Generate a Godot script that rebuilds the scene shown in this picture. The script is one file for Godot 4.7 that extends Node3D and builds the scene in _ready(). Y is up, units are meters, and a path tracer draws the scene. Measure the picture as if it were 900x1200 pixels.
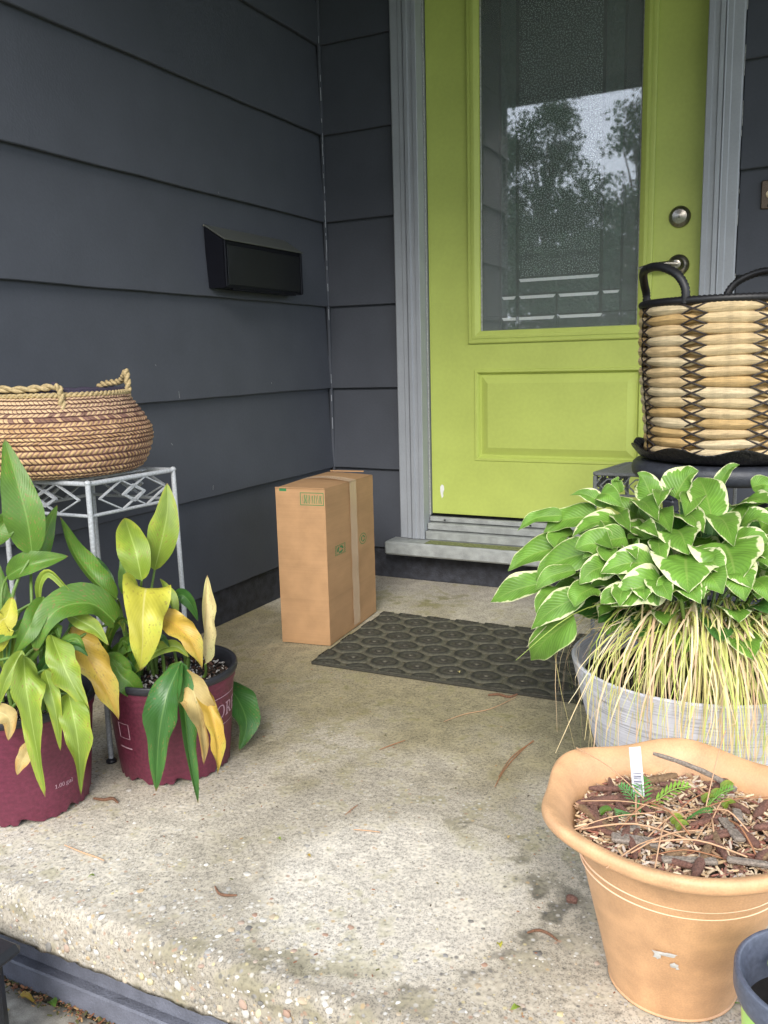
extends Node3D

# ---------------------------------------------------------------- geometry collector
class Geo:
	var p := PackedVector3Array()
	var n := PackedVector3Array()
	var uv := PackedVector2Array()
	var col := PackedColorArray()
	var ix := PackedInt32Array()
	var tint := Color(1, 1, 1)

	func _add(a: Vector3, nn: Vector3, t: Vector2, c: Color) -> void:
		p.append(a); n.append(nn); uv.append(t); col.append(c)

	func quad(a: Vector3, b: Vector3, c: Vector3, d: Vector3, t0 := Vector2(0, 1), t1 := Vector2(1, 0)) -> void:
		# a, b, c, d run anticlockwise seen from outside
		var nn := (b - a).cross(d - a)
		if nn.length_squared() < 1e-16:
			nn = (c - b).cross(a - b)
		nn = nn.normalized()
		var k := p.size()
		_add(a, nn, Vector2(t0.x, t0.y), tint); _add(b, nn, Vector2(t1.x, t0.y), tint)
		_add(c, nn, Vector2(t1.x, t1.y), tint); _add(d, nn, Vector2(t0.x, t1.y), tint)
		ix.append_array(PackedInt32Array([k, k + 2, k + 1, k, k + 3, k + 2]))

	func tri(a: Vector3, b: Vector3, c: Vector3) -> void:
		var nn := (b - a).cross(c - a).normalized()
		var k := p.size()
		_add(a, nn, Vector2(0, 0), tint); _add(b, nn, Vector2(1, 0), tint); _add(c, nn, Vector2(0, 1), tint)
		ix.append_array(PackedInt32Array([k, k + 2, k + 1]))

	func box(c: Vector3, s: Vector3, bev := 0.0, bs := Basis.IDENTITY) -> void:
		var h := s * 0.5
		bev = minf(bev, minf(h.x, minf(h.y, h.z)) * 0.9)
		var i := h - Vector3.ONE * bev
		for ax in 3:
			for sg in [-1.0, 1.0]:
				var u := (ax + 1) % 3
				var w := (ax + 2) % 3
				var q := []
				for e in [[-1, -1], [1, -1], [1, 1], [-1, 1]]:
					var v := Vector3.ZERO
					v[ax] = sg * h[ax]; v[u] = e[0] * i[u]; v[w] = e[1] * i[w]
					q.append(c + bs * v)
				if sg > 0: quad(q[0], q[1], q[2], q[3])
				else: quad(q[0], q[3], q[2], q[1])
		if bev <= 0.0:
			return
		for ax in 3:
			var u := (ax + 1) % 3
			var w := (ax + 2) % 3
			for e in [[-1, -1], [1, -1], [1, 1], [-1, 1]]:
				var v1 := Vector3.ZERO; var v2 := Vector3.ZERO; var v3 := Vector3.ZERO; var v4 := Vector3.ZERO
				v1[ax] = -i[ax]; v1[u] = e[0] * h[u]; v1[w] = e[1] * i[w]
				v2[ax] = i[ax]; v2[u] = e[0] * h[u]; v2[w] = e[1] * i[w]
				v3[ax] = i[ax]; v3[u] = e[0] * i[u]; v3[w] = e[1] * h[w]
				v4[ax] = -i[ax]; v4[u] = e[0] * i[u]; v4[w] = e[1] * h[w]
				if e[0] * e[1] < 0: quad(c + bs * v1, c + bs * v2, c + bs * v3, c + bs * v4)
				else: quad(c + bs * v4, c + bs * v3, c + bs * v2, c + bs * v1)
		for sx in [-1.0, 1.0]:
			for sy in [-1.0, 1.0]:
				for sz in [-1.0, 1.0]:
					var a := c + bs * Vector3(sx * h.x, sy * i.y, sz * i.z)
					var b := c + bs * Vector3(sx * i.x, sy * h.y, sz * i.z)
					var d := c + bs * Vector3(sx * i.x, sy * i.y, sz * h.z)
					if sx * sy * sz > 0: tri(a, b, d)
					else: tri(a, d, b)

	func grid(nu: int, nv: int, f: Callable, wrap := false, cf = null, flip := false) -> void:
		var k := p.size()
		var w := nu + 1
		var pos := PackedVector3Array()
		pos.resize(w * (nv + 1))
		for j in nv + 1:
			for i in w:
				pos[j * w + i] = f.call(float(i) / nu, float(j) / nv)
		var use_c := cf != null
		for j in nv + 1:
			var j0 := maxi(j - 1, 0); var j1 := mini(j + 1, nv)
			for i in w:
				var i0 := i - 1; var i1 := i + 1
				if wrap:
					if i0 < 0: i0 = nu - 1
					if i1 > nu: i1 = 1
				else:
					i0 = maxi(i0, 0); i1 = mini(i1, nu)
				var nn := (pos[j * w + i1] - pos[j * w + i0]).cross(pos[j1 * w + i] - pos[j0 * w + i])
				if nn.length_squared() < 1e-18:
					nn = Vector3.UP
				nn = nn.normalized()
				if flip: nn = -nn
				var t := Vector2(float(i) / nu, float(j) / nv)
				p.append(pos[j * w + i]); n.append(nn); uv.append(t)
				col.append(cf.call(t.x, t.y) if use_c else tint)
		for j in nv:
			for i in nu:
				var a := k + j * w + i
				if flip: ix.append_array(PackedInt32Array([a, a + 1, a + w, a + 1, a + w + 1, a + w]))
				else: ix.append_array(PackedInt32Array([a, a + w, a + 1, a + 1, a + w, a + w + 1]))

	func lathe(prof: Array, seg := 48, c := Vector3.ZERO) -> void:
		# prof: Vector2(radius, height) points, smooth
		var m := prof.size() - 1
		grid(seg, m, func(u, v):
			var q: Vector2 = prof[int(round(v * m))]
			var a: float = u * TAU
			return c + Vector3(q.x * cos(a), q.y, -q.x * sin(a)), true)

	func tube(pts: Array, radii, sides := 8, caps := true, closed := false) -> void:
		var m := pts.size()
		var tan := []
		for i in m:
			var a: Vector3 = pts[(i - 1 + m) % m] if closed else pts[maxi(i - 1, 0)]
			var b: Vector3 = pts[(i + 1) % m] if closed else pts[mini(i + 1, m - 1)]
			var t := b - a
			tan.append(t.normalized() if t.length() > 1e-9 else Vector3.UP)
		var t0: Vector3 = tan[0]
		var nrm := t0.cross(Vector3.UP)
		if nrm.length() < 0.05:
			nrm = t0.cross(Vector3.RIGHT)
		nrm = nrm.normalized()
		var k := p.size()
		var rows := m + 1 if closed else m
		for j in rows:
			var i := j % m
			var tt: Vector3 = tan[i]
			nrm = (nrm - tt * nrm.dot(tt)).normalized()
			var bn := tt.cross(nrm)
			var r: float = radii[i] if radii is Array else radii
			for s in sides + 1:
				var a := TAU * s / sides
				var d := nrm * cos(a) + bn * sin(a)
				_add(pts[i] + d * r, d, Vector2(float(s) / sides, float(j) / (rows - 1)), tint)
		var w := sides + 1
		for j in rows - 1:
			for s in sides:
				var a := k + j * w + s
				ix.append_array(PackedInt32Array([a, a + w, a + 1, a + 1, a + w, a + w + 1]))
		if caps and not closed:
			for e in [0, rows - 1]:
				var kc := p.size()
				var nn: Vector3 = -tan[0] if e == 0 else tan[m - 1]
				_add(pts[e], nn, Vector2.ZERO, tint)
				for s in sides + 1:
					_add(p[k + e * w + s], nn, Vector2.ZERO, tint)
				for s in sides:
					if e == 0: ix.append_array(PackedInt32Array([kc, kc + 1 + s, kc + 2 + s]))
					else: ix.append_array(PackedInt32Array([kc, kc + 2 + s, kc + 1 + s]))

	func bar(a: Vector3, b: Vector3, wd: float, th: float, up := Vector3.UP, bev := 0.0) -> void:
		var z := (b - a)
		var l := z.length()
		z = z.normalized()
		var x := up.cross(z)
		if x.length() < 0.01: x = Vector3.RIGHT.cross(z)
		x = x.normalized()
		box((a + b) * 0.5, Vector3(wd, th, l), bev, Basis(x, z.cross(x), z))

	func blob(c: Vector3, r: Vector3, seed_ := 0, rough := 0.15, bs := Basis.IDENTITY, seg := 8) -> void:
		grid(seg, seg / 2 + 1, func(u, v):
			var a: float = u * TAU
			var b: float = (v - 0.5) * PI
			var d := Vector3(cos(b) * cos(a), sin(b), -cos(b) * sin(a))
			var k: float = 1.0 + rough * sin(d.x * 5.1 + seed_ * 1.7) * sin(d.y * 4.3 + seed_ * 2.9) * cos(d.z * 4.7 + seed_)
			return c + bs * (d * r * k), true)

	func mesh() -> ArrayMesh:
		var a := []
		a.resize(Mesh.ARRAY_MAX)
		a[Mesh.ARRAY_VERTEX] = p; a[Mesh.ARRAY_NORMAL] = n; a[Mesh.ARRAY_TEX_UV] = uv; a[Mesh.ARRAY_COLOR] = col; a[Mesh.ARRAY_INDEX] = ix
		var m := ArrayMesh.new()
		m.add_surface_from_arrays(Mesh.PRIMITIVE_TRIANGLES, a)
		return m

# ---------------------------------------------------------------- scene helpers
var M := {}
var rng := RandomNumberGenerator.new()
var used := {}

func rr(a: float, b: float) -> float:
	return rng.randf_range(a, b)

func numbered(called: String) -> String:
	var k: int = used.get(called, 0)
	used[called] = k + 1
	return called if k == 0 else "%s_%03d" % [called, k]

func part(called: String, g, m: Material, parent: Node3D, label := "") -> MeshInstance3D:
	var o := MeshInstance3D.new()
	o.mesh = g.mesh() if g is Geo else g
	o.material_override = null
	o.mesh.surface_set_material(0, m) if g is Geo else o.set_surface_override_material(0, m)
	var k := 0
	var nm := called
	while parent.has_node(nm):
		k += 1
		nm = "%s_%03d" % [called, k]
	o.name = nm
	parent.add_child(o, true)
	if label: o.set_meta("label", label)
	return o

func thing(called: String, label: String, category: String, group := "") -> Node3D:
	var o := Node3D.new()
	o.name = numbered(called)
	add_child(o, true)
	o.set_meta("label", label); o.set_meta("category", category)
	if group: o.set_meta("group", group)
	return o

func single(called: String, g, m: Material, label: String, category: String, group := "") -> MeshInstance3D:
	var o := MeshInstance3D.new()
	o.mesh = g.mesh() if g is Geo else g
	o.set_surface_override_material(0, m)
	o.name = numbered(called)
	add_child(o, true)
	o.set_meta("label", label); o.set_meta("category", category)
	if group: o.set_meta("group", group)
	return o

func struct(called: String, g, m: Material) -> MeshInstance3D:
	var o := MeshInstance3D.new()
	o.mesh = g.mesh() if g is Geo else g
	o.set_surface_override_material(0, m)
	o.name = called
	add_child(o, true)
	o.set_meta("kind", "structure")
	return o

func multi(called: String, mesh: Mesh, m: Material, xf: Array, cols: Array, parent: Node3D) -> MultiMeshInstance3D:
	var mm := MultiMesh.new()
	mm.transform_format = MultiMesh.TRANSFORM_3D
	mm.use_colors = cols.size() > 0
	mm.mesh = mesh
	mm.instance_count = xf.size()
	for i in xf.size():
		mm.set_instance_transform(i, xf[i])
		if cols.size(): mm.set_instance_color(i, cols[i])
	var o := MultiMeshInstance3D.new()
	o.multimesh = mm
	o.material_override = m
	o.name = called
	parent.add_child(o, true)
	o.set_meta("kind", "stuff")
	return o

func lin(r: float, g: float, b: float) -> Color:
	return Color(r, g, b).linear_to_srgb()

func noise(sd: int, freq: float, oct := 4, type := FastNoiseLite.TYPE_SIMPLEX_SMOOTH) -> FastNoiseLite:
	var f := FastNoiseLite.new()
	f.seed = sd; f.frequency = freq; f.noise_type = type
	f.fractal_type = FastNoiseLite.FRACTAL_FBM if oct > 1 else FastNoiseLite.FRACTAL_NONE
	f.fractal_octaves = oct
	return f

func noise_bytes(f: FastNoiseLite, w: int, h: int, seamless := true) -> PackedByteArray:
	var im := f.get_seamless_image(w, h) if seamless else f.get_image(w, h)
	im.convert(Image.FORMAT_L8)
	return im.get_data()

func height_tex(f: FastNoiseLite, w := 512) -> ImageTexture:
	var im := f.get_seamless_image(w, w)
	im.convert(Image.FORMAT_RGB8)
	return ImageTexture.create_from_image(im)

# a near-white tile that only varies the tone of a material
func tone_tex(sd: int, f1: float, f2: float, lo: float, hi: float, speck := 0.0, w := 512) -> ImageTexture:
	var a := noise_bytes(noise(sd, f1, 4), w, w)
	var b := noise_bytes(noise(sd + 7, f2, 3), w, w)
	var out := PackedByteArray()
	out.resize(w * w * 3)
	for i in w * w:
		var t := (a[i] * 0.6 + b[i] * 0.4) / 255.0
		t = clampf((t - 0.5) * 1.7 + 0.5, 0.0, 1.0)
		var c := lo + (hi - lo) * t
		if speck > 0.0 and b[i] > 205: c = minf(1.0, c + speck)
		var q := int(c * 255.0)
		out[i * 3] = q; out[i * 3 + 1] = q; out[i * 3 + 2] = q
	return ImageTexture.create_from_image(Image.create_from_data(w, w, false, Image.FORMAT_RGB8, out))

func mat(color: Color, rough := 0.6, tex: Texture2D = null, scale := 1.0, bump: Texture2D = null, bump_cm := 0.1, world := false) -> StandardMaterial3D:
	var m := StandardMaterial3D.new()
	m.albedo_color = color
	m.roughness = rough
	m.metallic_specular = 0.5
	m.cull_mode = BaseMaterial3D.CULL_DISABLED
	if tex or bump:
		m.uv1_triplanar = true
		m.uv1_world_triplanar = world
		m.uv1_scale = Vector3.ONE * scale
	if tex: m.albedo_texture = tex
	if bump:
		m.heightmap_enabled = true
		m.heightmap_texture = bump
		m.heightmap_scale = bump_cm
	return m

func vmat(rough := 0.6, bump: Texture2D = null, scale := 1.0, bump_cm := 0.1) -> StandardMaterial3D:
	var m := mat(Color(1, 1, 1), rough, null, scale, bump, bump_cm)
	m.vertex_color_use_as_albedo = true
	return m

func curve(pts: Array, k: int) -> Array:
	# Catmull-Rom through the points
	var out := []
	var m := pts.size()
	for s in k + 1:
		var t := float(s) / k * (m - 1)
		var i := mini(int(t), m - 2)
		var f := t - i
		var p0: Vector3 = pts[maxi(i - 1, 0)]
		var p1: Vector3 = pts[i]
		var p2: Vector3 = pts[i + 1]
		var p3: Vector3 = pts[mini(i + 2, m - 1)]
		out.append(p1.cubic_interpolate(p2, p0, p3, f))
	return out

# ---------------------------------------------------------------- textures
var sole: PackedByteArray

func concrete_tex() -> ImageTexture:
	# covers 2.2 m across x and 2.3 m along the profile of the slab (top, then the front lip)
	var w := 1664
	var h := 1740
	var n1 := noise_bytes(noise(3, 0.004, 5), w, h, false)
	var n2 := noise_bytes(noise(5, 0.02, 4), w, h, false)
	var n3 := noise_bytes(noise(8, 0.16, 3), w, h, false)
	var cell := noise(11, 0.11, 1, FastNoiseLite.TYPE_CELLULAR)
	cell.cellular_return_type = FastNoiseLite.RETURN_CELL_VALUE
	cell.cellular_jitter = 1.0
	var c1 := noise_bytes(cell, w, h, false)
	cell.cellular_return_type = FastNoiseLite.RETURN_DISTANCE
	var c2 := noise_bytes(cell, w, h, false)
	var n4 := noise_bytes(noise(17, 0.45, 2), w, h, false)
	var out := PackedByteArray()
	out.resize(w * h * 3)
	var k := 0
	for j in h:
		var z := j * 2.3 / h
		for i in w:
			var x := i * 2.2 / w
			var q := j * w + i
			var a := n1[q] / 255.0
			var b := n2[q] / 255.0
			var c := n3[q] / 255.0
			var e := n4[q] / 255.0
			# worn front against weathered back; the line between runs obliquely
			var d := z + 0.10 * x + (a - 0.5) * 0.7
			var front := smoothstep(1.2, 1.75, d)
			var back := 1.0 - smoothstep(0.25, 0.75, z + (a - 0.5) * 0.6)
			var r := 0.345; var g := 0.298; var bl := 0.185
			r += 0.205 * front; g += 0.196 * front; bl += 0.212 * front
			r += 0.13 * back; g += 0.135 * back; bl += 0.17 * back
			# the pale disc where a pot used to stand, with its grimy rim
			var dx := (x - 1.13) / 0.215
			var dz := (z - 1.80) / 0.215
			var rad := sqrt(dx * dx + dz * dz) + (b - 0.5) * 0.22
			if rad < 1.0:
				var t := smoothstep(1.0, 0.8, rad)
				r += 0.075 * t; g += 0.076 * t; bl += 0.082 * t
			else:
				var t := smoothstep(1.0, 1.12, rad) * (1.0 - smoothstep(1.5, 2.3, rad)) * 0.19
				r *= 1.0 - t; g *= 1.0 - t * 1.05; bl *= 1.0 - t * 1.15
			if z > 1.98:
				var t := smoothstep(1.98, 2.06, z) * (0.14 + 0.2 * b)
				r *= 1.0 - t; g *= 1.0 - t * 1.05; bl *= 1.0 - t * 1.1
			var ring := exp(-pow((rad - 1.06) / 0.07, 2.0)) * smoothstep(0.45, 0.62, b) * (1.25 if dx > 0.1 else 0.55)
			var grime := clampf(ring, 0.0, 1.0) * 0.55
			# algae patches
			var moss := smoothstep(0.56, 0.72, a * 0.45 + b * 0.55) * (0.5 + 0.5 * (1.0 - front)) * 0.55
			moss += 0.5 * exp(-(pow((x - 0.52) / 0.12, 2.0) + pow((z - 0.28) / 0.10, 2.0))) * smoothstep(0.35, 0.6, b)
			moss += 0.45 * exp(-(pow((x - 1.33) / 0.13, 2.0) + pow((z - 1.52) / 0.25, 2.0))) * smoothstep(0.3, 0.6, b)
			moss += 0.35 * exp(-(pow((x - 1.05) / 0.35, 2.0) + pow((z - 1.15) / 0.14, 2.0)))
			grime += 0.85 * exp(-(pow((x - 1.385) / 0.045, 2.0) + pow((z - 1.74) / 0.11, 2.0))) * smoothstep(0.32, 0.55, b)
			grime += 0.35 * exp(-(pow((x - 0.89) / 0.06, 2.0) + pow((z - 1.93) / 0.035, 2.0))) * smoothstep(0.4, 0.6, c)
			moss = clampf(moss, 0.0, 1.0)
			r = lerpf(r, 0.205, moss * 0.8); g = lerpf(g, 0.188, moss * 0.8); bl = lerpf(bl, 0.078, moss * 0.8)
			var m := 0.72 + 0.42 * b + 0.30 * (c - 0.5) + 0.45 * (e - 0.5) * (1.0 - 0.3 * front)
			# pin holes and dirt in the pores
			if c < 0.38: m *= 0.42 + c * 1.4
			if n2[(q * 3 + 977) % (w * h)] < 62: m *= 0.80
			if e < 0.30 and b < 0.60: m *= 0.55
			m *= 1.0 - grime * 0.75
			var blot := smoothstep(0.58, 0.70, n1[(j * w + (w - 1 - i))] / 255.0 * 0.5 + b * 0.5) * 0.20
			m *= 1.0 - blot
			r *= m; g *= m; bl *= m * (1.0 - blot * 0.4)
			# aggregate showing through where the surface is worn
			var show := front * smoothstep(0.40, 0.62, a * 0.35 + b * 0.65) + smoothstep(1.86, 2.0, z)
			if show > 0.12:
				var cv := c1[q]
				var cd := c2[q] / 255.0
				var size := 0.12 + 0.16 * ((cv * 7) % 31) / 31.0
				if cd < size * minf(1.0, show) and (cv * 13) % 10 < 6:
					var pick := (cv * 5) % 12
					var sr := 0.44; var sg := 0.41; var sb := 0.36
					match pick:
						0: sr = 0.42; sg = 0.29; sb = 0.14
						1: sr = 0.10; sg = 0.095; sb = 0.09
						2: sr = 0.58; sg = 0.56; sb = 0.52
						3: sr = 0.5; sg = 0.42; sb = 0.22
						4: sr = 0.24; sg = 0.23; sb = 0.23
						5: sr = 0.33; sg = 0.20; sb = 0.13
						6: sr = 0.6; sg = 0.57; sb = 0.5
					var ed := 1.0 - smoothstep(size * 0.6, size, cd) * 0.6
					r = lerpf(r, sr, ed * 0.75); g = lerpf(g, sg, ed * 0.75); bl = lerpf(bl, sb, ed * 0.75)
			out[k] = clampi(int(pow(maxf(r, 0.0), 0.4545) * 255.0), 0, 255)
			out[k + 1] = clampi(int(pow(maxf(g, 0.0), 0.4545) * 255.0), 0, 255)
			out[k + 2] = clampi(int(pow(maxf(bl, 0.0), 0.4545) * 255.0), 0, 255)
			k += 3
	return ImageTexture.create_from_image(Image.create_from_data(w, h, false, Image.FORMAT_RGB8, out))

# a leaf: u across the blade, v from stalk to tip. base, vein and margin are real-world (linear) colours
func leaf_tex(sd: int, base: Vector3, vein: Vector3, margin: Vector3, margin_w: float, blot: Vector3, blot_amount: float, veins := 11.0) -> ImageTexture:
	var w := 160
	var h := 320
	var n1 := noise_bytes(noise(sd, 0.008, 3), w, h, false)
	var n2 := noise_bytes(noise(sd + 3, 0.06, 3), w, h, false)
	var n3 := noise(sd + 9, 0.05, 3)
	var out := PackedByteArray()
	out.resize(w * h * 3)
	var k := 0
	for j in h:
		var v := float(j) / h
		for i in w:
			var u := (float(i) / w - 0.5) * 2.0
			var au := absf(u)
			var a := n1[j * w + i] / 255.0
			var b := n2[j * w + i] / 255.0
			var c := base * (0.78 + 0.44 * a)
			# side veins leave the midrib and sweep towards the tip
			var ph := (v - au * 0.32 + 0.06 * au * au) * veins * 2.0
			var fr := absf(fposmod(ph, 1.0) - 0.5) * 2.0
			c = c.lerp(vein, smoothstep(0.80, 1.0, fr) * (0.09 if veins > 9.0 else 0.05))
			c *= 1.0 - (0.05 if veins > 9.0 else 0.22) * smoothstep(0.45, 0.0, fr)
			if margin_w > 0.0:
				# streaks of the margin colour run in along the veins
				var st := 1.2 * n3.get_noise_2d(ph * 7.0 + signf(u) * 50.0, v * 8.0)
				var edge := 1.0 - margin_w * (0.7 + 0.9 * st + 0.5 * (a - 0.5)) - 0.10 * smoothstep(0.75, 1.0, v)
				c = c.lerp(margin * (0.88 + 0.2 * b), smoothstep(edge - 0.035, edge + 0.035, au))
			c = c.lerp(blot, clampf(smoothstep(0.95 - blot_amount, 1.55 - blot_amount, a * 0.55 + b * 0.15 + 0.35 * absf(v - 0.35) + 0.3 * au + 0.10 * fr), 0.0, 1.0) * 0.85)
			c = c.lerp(vein, (1.0 - smoothstep(0.02, 0.06, au)) * 0.6 * (1.0 - 0.5 * v))
			if margin_w == 0.0: c = c.lerp(Vector3(0.24, 0.13, 0.045), smoothstep(0.70, 0.80, b) * smoothstep(0.45, 0.75, a + 0.25 * au) * 0.55)
			if margin_w == 0.0: c = c.lerp(Vector3(0.20, 0.10, 0.04), smoothstep(0.955, 1.0, v + 0.06 * (b - 0.5) + 0.02 * au) * 0.8)
			out[k] = clampi(int(pow(maxf(c.x, 0.0), 0.4545) * 255.0), 0, 255)
			out[k + 1] = clampi(int(pow(maxf(c.y, 0.0), 0.4545) * 255.0), 0, 255)
			out[k + 2] = clampi(int(pow(maxf(c.z, 0.0), 0.4545) * 255.0), 0, 255)
			k += 3
	return ImageTexture.create_from_image(Image.create_from_data(w, h, false, Image.FORMAT_RGB8, out))

var vein_relief := {}

# the puckering between the side veins, as relief
func vein_tex(veins: float) -> ImageTexture:
	if vein_relief.has(veins): return vein_relief[veins]
	var im := Image.create(160, 320, false, Image.FORMAT_RGB8)
	for j in 320:
		for i in 160:
			var au := absf((i / 160.0 - 0.5) * 2.0)
			var fr := absf(fposmod((j / 320.0 - au * 0.32 + 0.06 * au * au) * veins * 2.0, 1.0) - 0.5) * 2.0
			var t := (1.0 - pow(fr, 2.0)) * smoothstep(0.0, 0.12, au)
			im.set_pixel(i, j, Color(t, t, t))
	vein_relief[veins] = ImageTexture.create_from_image(im)
	return vein_relief[veins]

func leaf_mat(t: Texture2D, rough := 0.42, glow := 0.35, veins := 11.0) -> StandardMaterial3D:
	var m := StandardMaterial3D.new()
	m.heightmap_enabled = true
	m.heightmap_texture = vein_tex(veins)
	m.heightmap_scale = 0.02 if veins > 9.0 else 0.05
	m.albedo_texture = t
	m.roughness = rough
	m.metallic_specular = 0.45
	m.cull_mode = BaseMaterial3D.CULL_DISABLED
	m.backlight_enabled = true
	m.backlight = Color(glow, glow, glow).linear_to_srgb()
	return m

func kraft_tex(front: bool) -> ImageTexture:
	var w := 300
	var h := 900
	var n1 := noise_bytes(noise(41, 0.008, 4), w, h, false)
	var n2 := noise_bytes(noise(43, 0.35, 2), w, h, false)
	var n3 := noise(47, 1.0, 2)
	var im := Image.create(w, h, false, Image.FORMAT_RGB8)
	for j in h:
		var flute := n3.get_noise_2d(j * 0.09, 3.0) * 0.05
		for i in w:
			var q := j * w + i
			var t := 0.88 + 0.18 * n1[q] / 255.0 + 0.12 * (n2[q] / 255.0 - 0.5) + flute
			im.set_pixel(i, j, Color(0.40 * t, 0.232 * t, 0.112 * t).linear_to_srgb())
	var green := Color(0.03, 0.17, 0.055).linear_to_srgb()
	if front:
		im.fill_rect(Rect2i(24, 0, 44, 17), green)
		# printed box of upright strokes
		for r in [Rect2i(150, 22, 142, 4), Rect2i(150, 90, 142, 4), Rect2i(150, 22, 4, 72), Rect2i(288, 22, 4, 72)]:
			im.fill_rect(r, green)
		rng.seed = 77
		var x := 166
		while x < 276:
			var up := rng.randi_range(30, 40)
			var wd := rng.randi_range(2, 5)
			for j in range(up, 84):
				im.fill_rect(Rect2i(x + int(sin(j * 0.14 + x) * 2.0), j, wd, 1), green)
			x += wd + rng.randi_range(4, 8)
	else:
		# two round printed marks: three chasing arrows in a patch, and a ring
		var draw_ring := func(cx: float, cy: float, ro: float, ri: float, gap: bool, sx: float):
			for j in range(int(cy - ro) - 2, int(cy + ro) + 3):
				for i in range(int(cx - ro * sx) - 2, int(cx + ro * sx) + 3):
					var dx := (i - cx) / sx
					var dy := j - cy
					var d := sqrt(dx * dx + dy * dy)
					var an := fposmod(atan2(dy, dx), TAU / 3.0)
					if d < ro and d > ri and (not gap or an > 0.4):
						im.set_pixel(i, j, green)
		draw_ring.call(72.0, 372.0, 22.0, 11.0, true, 0.82)
		for j in range(342, 402):
			for i in range(44, 102):
				var dx := (i - 72.0) / 0.82
				var dy := j - 372.0
				var d := sqrt(dx * dx + dy * dy)
				if d > 25.0 and (i < 51 or i > 94 or j < 349 or j > 394) and (i + j) % 11 < 6:
					im.set_pixel(i, j, green)
		draw_ring.call(216.0, 372.0, 34.0, 30.0, false, 0.72)
		draw_ring.call(216.0, 372.0, 20.0, 12.0, true, 0.72)
	return ImageTexture.create_from_image(im)

func speckle_glass_tex() -> ImageTexture:
	var w := 512
	var cell := noise(91, 0.16, 1, FastNoiseLite.TYPE_CELLULAR)
	cell.cellular_return_type = FastNoiseLite.RETURN_DISTANCE
	cell.cellular_jitter = 1.0
	var a := noise_bytes(cell, w, w)
	var b := noise_bytes(noise(93, 0.02, 3), w, w)
	var out := PackedByteArray()
	out.resize(w * w * 3)
	for i in w * w:
		var t := smoothstep(0.28, 0.08, a[i] / 255.0) * (0.55 + 0.6 * b[i] / 255.0)
		var c := Vector3(0.014, 0.025, 0.022).lerp(Vector3(0.60, 0.72, 0.68), clampf(t, 0.0, 1.0))
		for q in 3:
			out[i * 3 + q] = clampi(int(pow(c[q], 0.4545) * 255.0), 0, 255)
	return ImageTexture.create_from_image(Image.create_from_data(w, w, false, Image.FORMAT_RGB8, out))

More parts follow.
